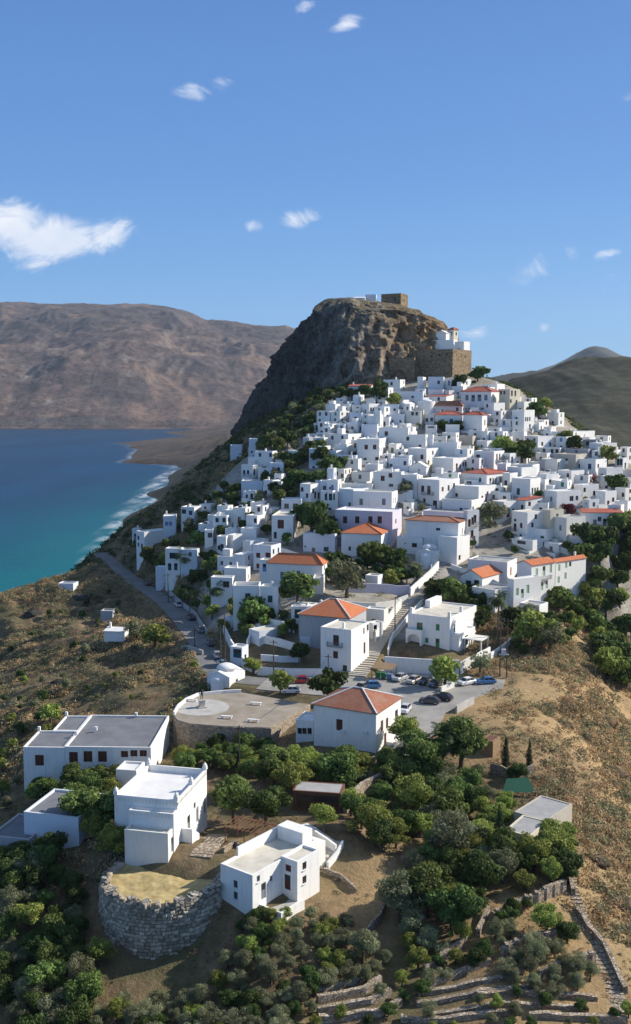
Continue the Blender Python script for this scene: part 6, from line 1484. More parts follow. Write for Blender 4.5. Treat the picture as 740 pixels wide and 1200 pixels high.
# footprints to keep free
FOOT = []
for (root, w, d, H, *_r) in HOUSES:
    a = root.rotation_euler.z; ca, sa = math.cos(a), math.sin(a); o = root.location
    FOOT.append([(o.x+u*ca-v*sa, o.y+u*sa+v*ca) for u, v in ((0,0),(w,0),(w,d),(0,d))])
FB = np.array([[min(p[0] for p in f), min(p[1] for p in f), max(p[0] for p in f), max(p[1] for p in f)] for f in FOOT])
SQ2 = [(p[0], p[1]) for p in SQUARE]; PL2 = [(p[0], p[1]) for p in PLAZA]
def blocked(x, y, pad=.6, roads=True):
    for i in np.nonzero((x > FB[:,0]-pad) & (x < FB[:,2]+pad) & (y > FB[:,1]-pad) & (y < FB[:,3]+pad))[0]:
        f = FOOT[i]; X = np.array([x]); Y = np.array([y])
        if pip(f, X, Y)[0] or polydist(f, X, Y)[0][0] < pad: return True
    X = np.array([x]); Y = np.array([y])
    if roads:
        if pip(SQ2, X, Y)[0] or pip(PL2, X, Y)[0] or polydist(PL2, X, Y)[0][0] < pad: return True
        if abs(y-260) < 150 and polydist([(p[0],p[1]) for p in ROAD[::3]], X, Y, False)[0][0] < 3.2+pad: return True
        if polydist([(p[0],p[1]) for p in STEPS[::2]], X, Y, False)[0][0] < 2.4+pad*.5: return True
    if math.hypot(x-tx, y-ty) < tR+pad: return True
    return False
# individually described trees: px, base py, height px, kind, label
for t_ in [(350,712,40,'broad','round bright green tree between the orange pyramid roof and the tall plain house'),
           (407,700,42,'olive','olive tree spreading in front of the dry grass courtyard'),
           (395,672,26,'dark','dark tree under the front of the orange-hipped house'),(440,672,34,'broad','tall garden tree left of the domed chapel'),
           (462,672,32,'dark','dark garden tree just left of the domed chapel drum'),(459,688,22,'bright','yellow-green bush at the courtyard corner'),
           (298,738,36,'broad','roadside tree in front of the tall plain house with sunken terrace'),(297,790,22,'bright','bright green bush beside the small chapel by the square'),
           (329,812,24,'bright','small round tree on the square edge behind the terrace'),(384,824,34,'dark','leafy tree standing left of the mansion roof'),
           (351,776,22,'dark','dark little tree in the garden left of the tall cube house'),(475,876,38,'bright','tree with thin trunk on the right side of the mansion'),
           (521,806,32,'bright','light green tree spilling over the parking wall'),(563,790,24,'olive','round grey-green shrub beside the blue car'),
           (575,618,32,'olive','tall street tree between the red-doored house and the balcony townhouse'),(560,447,20,'dark','tree against the sky at the right foot of the fortress'),
           (445,472,22,'dark','pine beside the topmost white box house'),(462,478,16,'bright','leafy bush on the terrace near the village top'),
           (538,458,18,'dark','dark shrub left of the stately mansion'),(520,505,14,'dark','long dark hedge tree below the blue-doored house'),(536,506,14,'dark','right end of the dark hedge below the blue-doored house'),
           (590,540,26,'bright','lighter round tree right of the village centre'),(612,545,30,'dark','big dark round tree right of the village centre'),
           (662,522,20,'bright','light green tree near the right skyline of the village'),(672,530,20,'dark','dark tree near the right skyline of the village'),
           (712,545,22,'bright','round yellow-green tree below the farthest right white house'),(722,578,24,'dark','dark spreading tree at the right edge of the village'),
           (688,572,14,'red','reddish flowering shrub in a courtyard on the right'),(667,607,14,'red','dark red bush on a flat roof terrace'),
           (558,676,16,'red','red flowering vine by the street corner'),(630,492,22,'dark','dark tree behind the tall balcony house on the crest'),
           (640,480,14,'bright','light tree on the crest right of the tall balcony house'),
           (510,705,26,'dark','dark tree at the left end of the grove by the stepped street'),(530,712,30,'broad','broad tree in the grove above the green-shuttered house'),
           (548,706,24,'dark','dark tree at the right end of the grove above the green-shuttered house'),(475,585,20,'olive','olive tree beside the white house above the street bend'),
           (655,722,36,'broad','leafy tree against the right part of the orange-roofed row'),(625,758,40,'bright','light green tree below the small grey-roofed annex'),
           (645,765,36,'olive','grey-green tree at the top of the scrubby slope'),(600,742,30,'dark','dark tree right of the tall palm'),(560,738,26,'dark','dark garden tree left of the tall palm'),
           (385,640,36,'dark','dark tree left of the lilac house'),(366,628,36,'dark','deep shaded tree left of the deeply shaded blue-white house'),(355,618,30,'dark','shaded tree right of the brown-shuttered villa'),
           (345,575,26,'dark','shaded tree below the striped-shadow house'),(372,572,22,'broad','tree on the dark slope left of the creeper house'),
           (390,560,28,'dark','dark tree beside the cream-edged house'),(375,545,22,'dark','upper dark tree beside the cream-edged house'),
           (182,760,32,'bright','bright yellow-green tree alone on the left slope'),(160,752,22,'olive','olive bush beside the yellow-green tree on the left slope'),
           (60,848,26,'bright','light green shrub above the grey-roofed long building'),(34,1092,42,'bright','pale green tree alone in the dark left corner'),
           (66,1092,30,'dark','dark bush right of the pale green left-corner tree'),(117,1132,34,'bright','yellow-green shrub at the left foot of the round tower'),
           (132,1006,40,'bright','bright tree against the left wall of the weathered annex'),
           (110,978,58,'broad','big broad tree left of the balustraded house'),(85,958,40,'broad','broad tree in front of the long flat-roofed building'),(60,945,34,'dark','dark tree at the left end of the long building'),
           (150,905,34,'bright','bright shrub under the right windows of the long building'),
           (275,965,52,'broad','wide tree beside the terrace of the balustraded house'),(312,968,44,'dark','dark wide tree behind the pergola'),
           (320,925,44,'broad','tree below the right corner of the terrace square'),(345,935,38,'bright','fig tree left of the rust-red shed'),(395,925,46,'broad','large leafy tree in front of the mansion'),(425,912,30,'bright','smaller leafy tree near the mansion corner'),
           (380,975,36,'bright','climbing greenery in front of the rust-red shed'),
           (460,915,30,'bright','bright bush below the mansion driveway'),(495,908,54,'broad','tall tree left of the feather palm'),(540,900,60,'broad','tall leafy tree right of the parking square'),
           (548,875,30,'bright','light tree at the edge of the dusty lot'),(592,905,44,'cypress','left of two dark cypresses by the wooden hut'),(620,902,34,'cypress','right of two dark cypresses by the wooden hut'),
           (585,1005,64,'cypress','tall dark conifer left of the broad grey flat roof'),(605,915,24,'dark','dark bush between the two cypresses'),
           (440,985,50,'bright','bright walnut-like tree in the middle of the grove'),(485,960,48,'bright','large yellow-green tree in the upper grove'),(520,965,44,'broad','leafy tree in the upper right of the grove'),
           (532,1010,66,'olive','large silvery olive tree in the centre of the grove'),(560,1050,50,'dark','dark tree at the right of the grove'),(470,1080,60,'olive','big olive tree at the left edge of the grove'),
           (425,1130,40,'olive','olive tree on the brown slope below the cube house'),(500,1075,56,'broad','dense leafy tree in the lower grove'),(530,1095,50,'dark','dense dark tree in the lower grove'),
           (655,1010,44,'bright','bright tree right below the broad grey flat roof'),(625,1020,40,'bright','pale green tree left below the broad grey flat roof'),
           (640,1095,36,'bright','spreading bush on the highest lower-right terrace'),(665,1105,26,'dark','small dark bush on the second lower-right terrace')]:
    tree_at(*t_)
# date palm, fan palms
def palm(px, py, hpx, crown_px, label, n=34, fan=False):
    p = hit(px, py); sc = F/(p[1]*cp-(p[2]-CZ)*sp); h = hpx/sc; R_ = crown_px/sc
    r = empty('palm_tree', p, 0, label, 'palm', 'palm trees')
    b = MB(); 
    for i in range(8): b.tube((.05*math.sin(i), 0, -.5+(h+.5)*i/8), (.05*math.sin(i+1), 0, -.5+(h+.5)*(i+1)/8), .26-.01*i, .22-.01*i, 8)
    b.build('trunk', M['bark'], r)
    Vs = []; T = []; rr = random.Random(int(px))
    for k in range(n):
        a = k*2.399; el = R(rr.uniform(-35, 75)); L = R_*rr.uniform(.85, 1.1); seg = 12; pos = Vector((0,0,h)); d = Vector((math.cos(a)*math.cos(el), math.sin(a)*math.cos(el), math.sin(el))); side = Vector((-math.sin(a), math.cos(a), 0))
        tn = rr.uniform(.2, 1)
        for i in range(seg):
            nx_ = pos + d*L/seg; ll = L*.24*math.sin(math.pi*(i+1.2)/(seg+1.6))*(1.1 if not fan else 1.6)
            for sg in (-1, 1):
                tip = pos + side*sg*ll + d*ll*.5 + Vector((0,0,-.25*ll))
                Vs += [tuple(pos), tuple(nx_), tuple(tip + d*.05), tuple(tip)]; T += [tn]*4
            pos = nx_; d = (d + Vector((0,0,-.16 if not fan else -.09))).normalized()
    link('fronds', leaf_mesh('fronds', np.array(Vs), np.array(T), M['leaf_palm']), r); TREEPOS.append((p[0], p[1], 1)); return r
palm(583.5, 762, 62, 16, 'tall date palm rising beside the electricity poles'); palm(255, 712, 24, 13, 'fan palm in front of the low white roofed house', 30, True)
palm(318, 531, 18, 9, 'small palm under the rock beside the shaded cube', 24, True); palm(519, 905, 42, 25, 'large feather palm in the grove below the parking square', 46)
palm(216, 672, 22, 13, 'palm beside the loggia house above the road', 26, True); palm(489, 684, 16, 12, 'low palm in the garden below the domed chapel', 24)
# scattered trees in pixel zones
ZONES = [
 ([(672,655),(740,605),(740,815),(712,800),(692,745),(668,722)], 50, 'dark', ['dark','dark','broad','bright'], (5,8.5), 3.6, 'one of the dense dark trees filling the gully at the right edge','trees in the gully at the right edge'),
 ([(400,925),(455,890),(560,900),(600,960),(592,1040),(560,1090),(500,1120),(462,1080),(470,1010),(410,985)], 54, 'broad', ['broad','dark','bright','olive','olive','bright'], (2.6,5.0), 2.5, 'one of the crowded green trees of the grove below the parking square','trees of the grove below the parking square'),
 ([(110,1190),(250,1175),(262,1130),(300,1096),(400,1088),(455,1125),(450,1150),(372,1165),(380,1225),(110,1225)], 80, 'olive', ['olive','olive','olive','dark','bright'], (1.6,2.9), 1.7, 'one of the grey-green olives massed along the bottom below the tower','olives along the bottom of the slope'),
 ([(268,1085),(300,1078),(370,1075),(400,1090),(380,1120),(290,1120)], 18, 'olive', ['olive','dark','bright'], (1.4,2.4), 1.5, 'one of the low bushes right under the white cube house on the slope','bushes under the white cube house'),
 ([(470,1110),(560,1095),(620,1060),(590,1120),(520,1150),(480,1140)], 16, 'olive', ['olive','dark','bright'], (1.5,3.0), 1.8, 'one of the small trees dotted over the terraces below the grove','small trees below the grove'),
 ([(0,760),(60,720),(130,690),(150,730),(90,790),(60,850),(0,880)], 34, 'dark', ['dark','olive','dark'], (1.2,2.8), 2.4, 'one of the dark bushes clumped over the steep left slope','dark bushes on the steep left slope'),
 ([(385,1150),(470,1140),(620,1165),(740,1180),(740,1215),(385,1215)], 26, 'olive', ['olive','bright','dark'], (1.0,2.0), 1.8, 'one of the small plants dotted between the bottom stone steps','small plants between the bottom stone steps'),
 ([(150,730),(250,790),(230,830),(120,830),(60,800),(80,740)], 14, 'olive', ['olive','dark','bright'], (1.2,2.2), 2.6, 'one of the low bushes dotted over the open left slope','bushes on the left slope'),
 ([(0,1020),(60,1010),(90,1040),(100,1150),(110,1190),(110,1225),(0,1225)], 46, 'dark', ['dark','dark','olive','broad'], (2.6,4.4), 2.2, 'one of the shadowed trees packed into the lower left corner','shadowed trees in the lower left corner'),
 ([(205,895),(240,870),(318,882),(350,895),(440,900),(440,925),(330,930),(250,905),(210,915)], 36, 'broad', ['broad','bright','bright','dark'], (2.6,4.2), 2.2, 'one of the leafy fruit trees between the terrace square and the houses below','fruit trees below the terrace square'),
 ([(30,930),(130,905),(140,975),(100,1000),(60,960)], 18, 'broad', ['broad','dark','bright'], (3,4.4), 2.3, 'one of the leafy trees between the long flat building and the balustraded house','trees left of the balustraded house'),
 ([(590,1130),(640,1115),(700,1150),(660,1175),(600,1178)], 16, 'olive', ['olive'], (2.0,2.8), 1.7, 'one of the rounded grey-green bushes in the hedge across the lower terraces','hedge bushes on the lower right terraces'),
 ([(600,985),(665,975),(672,1035),(600,1050)], 14, 'bright', ['bright','broad','dark'], (2.6,4), 2.2, 'one of the green trees around the broad grey flat roof','trees around the broad grey flat roof'),
 ([(380,660),(480,668),(505,690),(478,695),(400,690),(380,680)], 20, 'broad', ['broad','dark','dark','olive'], (3,4.6), 2.1, 'one of the garden trees in the walled garden left of the domed chapel','walled garden trees'),
 ([(500,690),(560,695),(575,735),(548,722),(505,712)], 14, 'dark', ['dark','broad'], (3,4.4), 2.2, 'one of the trees packed above the green-shuttered house','trees above the green-shuttered house'),
 ([(590,725),(690,700),(690,740),(640,780),(610,770)], 24, 'bright', ['bright','olive','dark'], (2.8,4.6), 2.1, 'one of the mixed trees on the bank below the long orange-roofed row','trees below the long orange-roofed row'),
 ([(320,505),(345,480),(395,455),(440,445),(450,462),(410,478),(380,500),(378,540),(340,560),(300,548)], 62, 'dark', ['dark','dark','olive','broad'], (3.5,6), 2.6, 'one of the dark trees crowding the shaded foot of the castle rock','trees at the shaded foot of the rock'),
 ([(232,590),(300,560),(350,565),(350,640),(300,640),(245,640),(215,640)], 40, 'dark', ['dark','dark','olive','broad'], (3,5), 2.7, 'one of the shadowed trees between the upper left hillside houses','trees among the upper left hillside houses'),
 ([(170,660),(200,640),(240,640),(262,690),(255,745),(230,720),(205,700)], 30, 'dark', ['dark','broad','bright'], (3,4.6), 2.4, 'one of the trees lining the uphill side of the coast road','trees above the coast road'),
 ([(268,700),(300,715),(345,712),(350,745),(300,760),(262,745)], 16, 'dark', ['dark','broad','bright'], (2.5,4), 2.2, 'one of the trees between the tall plain house and the square','trees left of the square'),
 ([(0,820),(40,790),(100,850),(60,870),(30,930),(0,960)], 16, 'dark', ['dark','olive','bright'], (1.8,3), 2.4, 'one of the scattered low bushes on the shaded slope at the far left','bushes on the far left slope'),
 ([(460,600),(700,560),(720,600),(640,700),(560,680)], 20, 'dark', ['dark','broad','olive'], (2,3.2), 5, 'one of the small garden trees tucked between the white houses on the right','small trees between the houses on the right'),
 ([(380,470),(560,450),(600,560),(480,620),(380,600)], 22, 'dark', ['dark','broad','olive'], (1.6,2.6), 6, 'one of the small courtyard trees tucked between the upper village houses','small trees between the upper village houses'),
 ([(730,600),(790,560),(820,760),(760,820),(740,820)], 26, 'dark', ['dark','broad'], (5,8), 4.5, 'one of the dense dark trees filling the gully at the right edge','trees in the gully at the right edge'),
]
def inpoly(poly, x, y): return bool(pip(poly, np.array([float(x)]), np.array([float(y)]))[0])
rt = random.Random(77); NTREE = 0
for poly, n, _k, kinds, hr, gap, lab, grp in ZONES:
    xs = [p[0] for p in poly]; ys = [p[1] for p in poly]; m = 0; tries = 0
    while m < n and tries < n*25:
        tries += 1; px, py = rt.uniform(min(xs), max(xs)), rt.uniform(min(ys), max(ys))
        if not inpoly(poly, px, py): continue
        p = hit(px, py)
        if p is None or blocked(p[0], p[1], .9): continue
        if any((p[0]-q[0])**2+(p[1]-q[1])**2 < (gap)**2 for q in TREEPOS): continue
        k = rt.choice(kinds); h = rt.uniform(*hr); bh = {'olive': 3.2, 'broad': 3.5, 'bright': 3.2, 'pine': 4.4, 'dark': 3.4}[k]
        o = put_tree(*p, k, h/bh, lab, grp); 
        if rt.random() < .6: o.scale.x *= .85; o.scale.y *= .85
        TREEPOS.append((p[0], p[1], 1)); m += 1; NTREE += 1
# ---------------------------------------------------------------- scrub, as uncountable ground cover
def scrub(name, pts, sizes, nleaf, leaf, mat, label, seed):
    r = np.random.default_rng(seed); n = len(pts); N = n*nleaf
    c = np.repeat(pts, nleaf, 0); s = np.repeat(sizes, nleaf)[:, None]; tn = np.repeat(r.random(n)*.55, nleaf)
    d = r.normal(size=(N, 3)); d[:, 2] = np.abs(d[:, 2])*.9; d /= np.linalg.norm(d, axis=1)[:, None]
    C = c + d*s*np.array([1, 1, .8])*(.55+.45*r.random(N))[:, None]
    nr = d + r.normal(size=(N, 3))*.6; nr /= np.linalg.norm(nr, axis=1)[:, None]
    t = np.cross(nr, r.normal(size=(N, 3))); t /= np.linalg.norm(t, axis=1)[:, None]; b = np.cross(nr, t); l = leaf*(.6+.8*r.random(N))[:, None]*np.clip(s, .5, 1.3)
    V = np.stack([C-t*l*.5, C-b*l*.35, C+t*l*.5, C+b*l*.35], 1).reshape(-1, 3)
    tint = np.repeat(np.clip(tn+.45*r.random(N), 0, 1), 4)
    o = link(name, leaf_mesh(name, V, tint, mat)); tag(o, label, 'scrub', None, 'stuff'); return o
r = np.random.default_rng(5)
def scatter(n, x0, x1, y0, y1, dens, seed, smin=.35, smax=1.1):
    r = np.random.default_rng(seed); x = r.uniform(x0, x1, n); y = r.uniform(y0, y1, n)
    keep = r.random(n) < dens(x, y)
    for poly, pad in ((SQ2, .5), (PL2, .8)):
        keep &= ~pip(poly, x, y); keep &= polydist(poly, x, y)[0] > pad
    keep &= polydist([(p[0],p[1]) for p in ROAD[::2]], x, y, False)[0] > 3.4
    keep &= polydist([(p[0],p[1]) for p in STEPS[::2]], x, y, False)[0] > 2.6
    keep &= np.hypot(x-tx, y-ty) > tR+.6
    for f, bb in zip(FOOT, FB):
        m = keep & (x > bb[0]-.5) & (x < bb[2]+.5) & (y > bb[1]-.5) & (y < bb[3]+.5)
        if m.any():
            i = np.nonzero(m)[0]; keep[i] &= ~(pip(f, x[i], y[i]) | (polydist(f, x[i], y[i])[0] < .5))
    x, y = x[keep], y[keep]; z = ground_np(x, y)
    # visible window only
    px = 370 + F*x/(y*cp-(z-CZ)*sp); v = (px > -120) & (px < 860)
    x, y, z = x[v], y[v], z[v]
    return np.stack([x, y, z-.1], -1), (smin+(smax-smin)*r.random(len(x))**2)
cl = lambda x, y, s, k: .5+.5*fbm(x/s, y/s, o=3, s=k)
def in_vill(x, y): return pip(VILL, x, y)
def d_right(x, y):
    slope = sstep(28, 42, x-0*(y-150))*(y > 120)*(y < 285); return np.where(in_vill(x, y), .03, slope)*(1-.8*np.exp(-(((x-44)/13)**2+((y-198)/22)**2)))*(.15+.85*sstep(.30, .62, cl(x, y, 9, 3)))
P1, S1 = scatter(26000, 20, 110, 110, 300, d_right, 1, .4, 1.5)
def d_left(x, y): return np.where(in_vill(x, y), .02, sstep(-20, -34, x)*(y > 130)*(y < 400))*(.1+.9*sstep(.38, .66, cl(x, y, 12, 4)))
P2_, S2 = scatter(40000, -135, -15, 130, 430, d_left, 2, .4, 1.6)
def d_fore(x, y): return (y < 190)*(1-.93*np.clip(np.exp(-(((x-8)/8)**2+((y-127)/8)**2))+np.exp(-(((x+3)/10)**2+((y-165)/6)**2)), 0, 1))*sstep(.4, .65, cl(x, y, 6, 5))*.8
P3, S3 = scatter(16000, -70, 75, 98, 190, d_fore, 3, .25, .8)
print('scrub', len(P1), len(P2_), len(P3), 'trees', NTREE)
far1 = P1[:, 1] > 0
scrub('dry_scrub', np.concatenate([P1[::3], P1[1::3], P3[::2], P2_[::4]]), np.concatenate([S1[::3], S1[1::3], S3[::2], S2[::4]]), 40, .27, M['scrub'], 'low dry brown scrub covering the open slopes', 8)
scrub('green_scrub', np.concatenate([P1[2::3], P3[1::2], P2_[1::4], P2_[2::4], P2_[3::4]]), np.concatenate([S1[2::3]*1.2, S3[1::2], S2[1::4], S2[2::4], S2[3::4]]), 34, .32, M['scrubg'], 'low grey-green scrub covering the slopes', 9)
def d_under(x, y):
    return np.maximum(sstep(18, -22, x)*(y > 395), (x < -42)*(y > 350)*(~in_vill(x, y)))*sstep(.22, .5, cl(x, y, 14, 6)) + (~in_vill(x, y))*(y > 300)*sstep(60, 75, x)*sstep(.3, .6, cl(x, y, 12, 7))
_a, _b = scatter(15000, -135, -22, 130, 430, lambda x, y: np.where(in_vill(x, y), .0, 1.0)*sstep(.42, .6, cl(x, y, 16, 24)), 21, .9, 2.3)
_c, _d = scatter(12000, 26, 115, 118, 300, lambda x, y: np.where(in_vill(x, y), .0, 1.0)*sstep(30, 46, x)*sstep(.42, .6, cl(x, y, 14, 25)), 22, .9, 2.2)
scrub('brown_bushes', np.concatenate([_a[::2], _c[::2]]), np.concatenate([_b[::2], _d[::2]]), 90, .28, M['scrub'], 'larger dry brown bushes clumped over the slopes', 31)
scrub('grey_green_bushes', np.concatenate([_a[1::2], _c[1::2]]), np.concatenate([_b[1::2], _d[1::2]]), 90, .28, M['scrubg'], 'larger grey-green bushes clumped over the slopes', 32)
P4, S4 = scatter(34000, -150, 140, 300, 640, d_under, 4, .8, 2.4)
scrub('dark_scrub', P4, S4, 30, .55, M['leaf_pine'], 'dark bushy scrub on the shaded flank under the rock', 10)
# village gardens: low green between houses
def d_vg(x, y): return in_vill(x, y)*sstep(.55, .75, cl(x, y, 10, 17))*.6
P5, S5 = scatter(9000, -60, 130, 225, 470, d_vg, 6, .4, 1.2)
scrub('garden_shrubs', P5, S5, 30, .35, M['leaf_broad'], 'low garden greenery between the village houses', 12)
# ---------------------------------------------------------------- vehicles
def car_paint(name, c): return flat('car_paint_'+name, c, .3, .1, .5, .8)
PAINT = {'silver': car_paint('silver', (.42,.43,.44)), 'white': car_paint('white', (.75,.75,.75)), 'black': car_paint('black', (.02,.02,.025)), 'dark': car_paint('dark', (.06,.065,.075)), 'blue': car_paint('blue', (.05,.20,.42)),
         'red': car_paint('red', (.45,.01,.02)), 'grey': car_paint('grey', (.2,.2,.21)), 'beige': car_paint('beige', (.48,.42,.38))}
M['tyre'] = flat('tyre', (.02,.02,.02), .9); M['lamp'] = flat('headlight', (.7,.7,.68), .15); M['tail'] = flat('tail_light', (.4,.01,.01), .3)
CARP = {}
def car_proto(col, van):
    L, W = (4.1, 1.68) if not van else (4.9, 1.85)
    prof = [(-L/2,.35),(-L/2,.75),(-L/2+.12,.88),(-L/2+.9,.95),(L/2-.5,.90),(L/2-.05,.78),(L/2,.55),(L/2,.3),(L/2-.3,.22),(-L/2+.3,.22)] if not van else [(-L/2,.35),(-L/2,.9),(-L/2+.6,1.1),(L/2-.1,1.1),(L/2,.9),(L/2,.3),(L/2-.3,.22),(-L/2+.3,.22)]
    V = []; Fs = []; ys = [-W/2, -W/2+.09, W/2-.09, W/2]; ins = [.10, 0, 0, .10]
    cx0 = 0; n = len(prof)
    for y, k in zip(ys, ins):
        for x, z in prof: V.append((x*(1-k*.25), y, z + (-k if z > .5 else k*.3)))
    for j in range(3):
        for i in range(n): a = j*n+i; b = j*n+(i+1) % n; Fs.append((a, b, b+n, a+n))
    Fs.append(tuple(range(n))); Fs.append(tuple(3*n+i for i in reversed(range(n))))
    body = bpy.data.meshes.new('body'); body.from_pydata(V, [], Fs); body.materials.append(PAINT[col]); body.validate(); body.update()
    h = 1.45 if not van else 1.95; c0 = [(-L/2+1.0,.92),(-L/2+1.65,h-.02),(L/2-1.0,h-.03),(L/2-.25,.90)] if not van else [(-L/2+.7,1.08),(-L/2+1.3,h),(L/2-.15,h-.03),(L/2-.05,1.05)]
    wb, wt = W/2-.08, W/2-.24; g = MB()
    P = [[(x, s*(wb if i in (0, 3) else wt), z) for i, (x, z) in enumerate(c0)] for s in (-1, 1)]
    g.quad(P[0][0], P[0][3], P[0][2], P[0][1]); g.quad(P[1][3], P[1][0], P[1][1], P[1][2]); g.quad(P[0][1], P[1][1], P[1][0], P[0][0]); g.quad(P[0][3], P[1][3], P[1][2], P[0][2])
    glass = g.mesh('windows', M['glass'])
    b = MB(); x0, x1 = c0[1][0]-.04, c0[2][0]+.04; b.box(x0, -wt-.01, h-.05, x1, wt+.01, h+.02)
    for s in (-1, 1):
        for i, j in ((0, 1), (3, 2)): b.tube((c0[i][0], s*wb, c0[i][1]), (c0[j][0], s*wt, c0[j][1]), .05, .04, 4)
        xm = (c0[1][0]+c0[2][0])/2; b.tube((xm, s*(wb+.0), .95), (xm, s*wt, h), .045, .045, 4)
    roof = b.mesh('roof', PAINT[col])
    wh = MB(); wh.tube((0,-.1,0), (0,.1,0), .31, .31, 14); wheel = wh.mesh('wheel', M['tyre']); rm = MB(); rm.tube((0,-.11,0), (0,.11,0), .18, .18, 10); rim = rm.mesh('rim', M['metal'])
    hl = MB().box(0,-.17,-.07,.03,.17,.07).mesh('headlight', M['lamp']); tl = MB().box(0,-.14,-.08,.03,.14,.08).mesh('tail_light', M['tail'])
    mi = MB().box(-.06,-.09,-.06,.06,.09,.06).mesh('mirror', PAINT[col])
    return L, W, body, glass, roof, wheel, rim, hl, tl, mi, c0
def car(px, py, head, col, label, van=False, z=None, group='cars parked around the square'):
    p = atZ(px, py, z) if z else hit(px, py)
    if (col, van) not in CARP: CARP[(col, van)] = car_proto(col, van)
    L, W, body, glass, roof, wheel, rim, hl, tl, mi, c0 = CARP[(col, van)]
    r = empty('parked_car', p, R(head), label, 'van' if van else 'car', group); LABELS.add(label)
    link('body', body, r); link('windows', glass, r); link('roof', roof, r)
    for x in (-L/2+.72, L/2-.75):
        for s in (-1, 1):
            w = link('wheel', wheel, r); w.location = (x, s*(W/2-.1), .31); link('rim', rim, w)
    for s in (-1, 1):
        o = link('headlight', hl, r); o.location = (-L/2-.02, s*(W/2-.35), .66); o = link('tail_light', tl, r); o.location = (L/2-.0, s*(W/2-.3), .7)
        o = link('mirror', mi, r); o.location = (c0[0][0]+.35, s*(W/2+.05), .98)
    return r
ZQ = 70.14
for a in [(469,797,55,'silver','silver car parked leftmost along the white parking wall'),(485,800,55,'beige','pinkish-grey car, second along the white parking wall'),(499,801,55,'black','black car, third along the white parking wall'),
          (511,804,50,'dark','dark car half under the light green tree by the parking wall'),(547,802,35,'white','white small car at the right end of the parking square'),(570,801,10,'blue','blue car beside the round grey-green shrub'),
          (504,824,-20,'dark','dark grey car in front of the concrete wall, nearer one'),(519,820,-30,'black','black car beside the concrete wall, farther one'),(475,834,70,'white','white car standing just right of the mansion'),
          (435,806,8,'blue','blue car left of the canopy beside the steps'),(424,808,60,'dark','dark car at the left foot of the stepped street'),(352,800,5,'red','bright red car in front of the low white wall'),(341,812,5,'white','white car hidden behind the small round tree')]:
    car(*a, z=ZQ)
RG = 'cars parked along the coast road'
i0 = 0
road_cars = [(13,'dark','dark car parked farthest up the coast road'),(20,'white','white car near the top of the coast road'),(24,'black','black car below the loggia house on the coast road'),(27,'grey','grey car parked beneath the palm on the coast road'),
             (30,'dark','dark blue-grey car at the middle of the roadside row'),(33,'silver','silver car parked on the road bend'),(35.5,'white','white car parked just below the road bend'),(38,'grey','grey car near the bottom of the coast road row'),(40.5,'silver','silver car parked last before the small chapel')]
for i, col_, lab in road_cars:
    k = int(i); k = min(k, len(ROAD)-2); p = Vector(ROAD[k]).lerp(Vector(ROAD[k+1]), i-k); d = (Vector(ROAD[k+1])-Vector(ROAD[k])).normalized(); n = Vector((-d.y, d.x, 0))
    if n.x < 0: n = -n
    q = p + n*2.1; px, py, _ = proj(q.x, q.y, q.z+.12)
    if px > 275: continue
    c = car(px, py, math.degrees(math.atan2(d.y, d.x)), col_, lab, group=RG); c.location = (q.x, q.y, q.z+.12)
# ---------------------------------------------------------------- poles
def pole(px, yb, yt, label, kind='wood', group='utility poles'):
    p = hit(px, yb, 0); sc = F/(p[1]*cp-(p[2]-CZ)*sp); h = (yb-yt)/sc/.97
    r = empty('utility_pole', p, R(random.uniform(-20, 20)), label, 'pole', group); LABELS.add(label)
    MB().tube((0,0,-.5), (0,0,h), .15, .10, 8).build('post', M['polewood'], r)
    b = MB().box(-.8,-.05,h-.6,.8,.05,h-.48); c = b.build('crossarm', M['polewood'], r)
    for x in (-.7, 0, .7): MB().lathe(x, 0, [(.05,h-.48),(.08,h-.4),(.05,h-.3),(.01,h-.28)], 6).build('insulator', M['lamp'], c)
    return Vector((p[0], p[1], p[2]+h-.4))
pl = {}
for a in [(197.5,706,672,'utility pole at the upper part of the coast road by the loggia house'),(223,722,694,'utility pole beside the parked cars on the coast road'),(228.5,758,736,'short pole on the outer side of the road bend'),
          (259,787,733,'taller of two close poles behind the small chapel'),(264,789,710,'tallest pole just behind the small chapel'),(321,792,750,'pole in the garden behind the low white square wall'),(385,797,767,'pole at the left front of the tall cube house'),
          (281,907,850,'pole standing alone below the terrace square wall'),(463,745,700,'pole halfway up the stepped street'),(525,654,632,'street pole at the corner of the blank white wing'),(590,905,0,'')][:10]:
    pl[a[0]] = pole(*a)
p1 = pole(586, 792, 724, 'left pole of the transformer pair beside the tall palm'); p2_ = pole(594, 794, 726, 'right pole of the transformer pair beside the tall palm')
b = MB(); x, y, z = (p1+p2_)/2; b.box(-1.0,-.5,-.1,1.0,.5,0); b.box(-.45,-.35,0,.45,.35,1.1); b.tube((-.25,0,1.1),(-.25,0,1.4),.06,.05,6); b.tube((.25,0,1.1),(.25,0,1.4),.06,.05,6)
tf = b.build('transformer', M['metal']); tf.location = (x, y, z-7.5); tag(tf, 'grey electric transformer on a platform between two poles', 'transformer')
def cable(a, b_, label, sag=1.0):
    P = [Vector(a).lerp(Vector(b_), i/12) - Vector((0,0,sag*4*(i/12)*(1-i/12))) for i in range(13)]; m = MB(); o0 = P[0]
    for p, q in zip(P[:-1], P[1:]): m.tube(p-o0, q-o0, .022, .022, 4)
    o = m.build('power_cable', M['pipe']); o.location = o0; tag(o, label, 'cable', 'power cables')
cable(pl[264], pl[321], 'cable running from the tallest chapel pole to the garden pole'); cable(pl[321], pl[385], 'cable between the garden pole and the tall cube house pole')
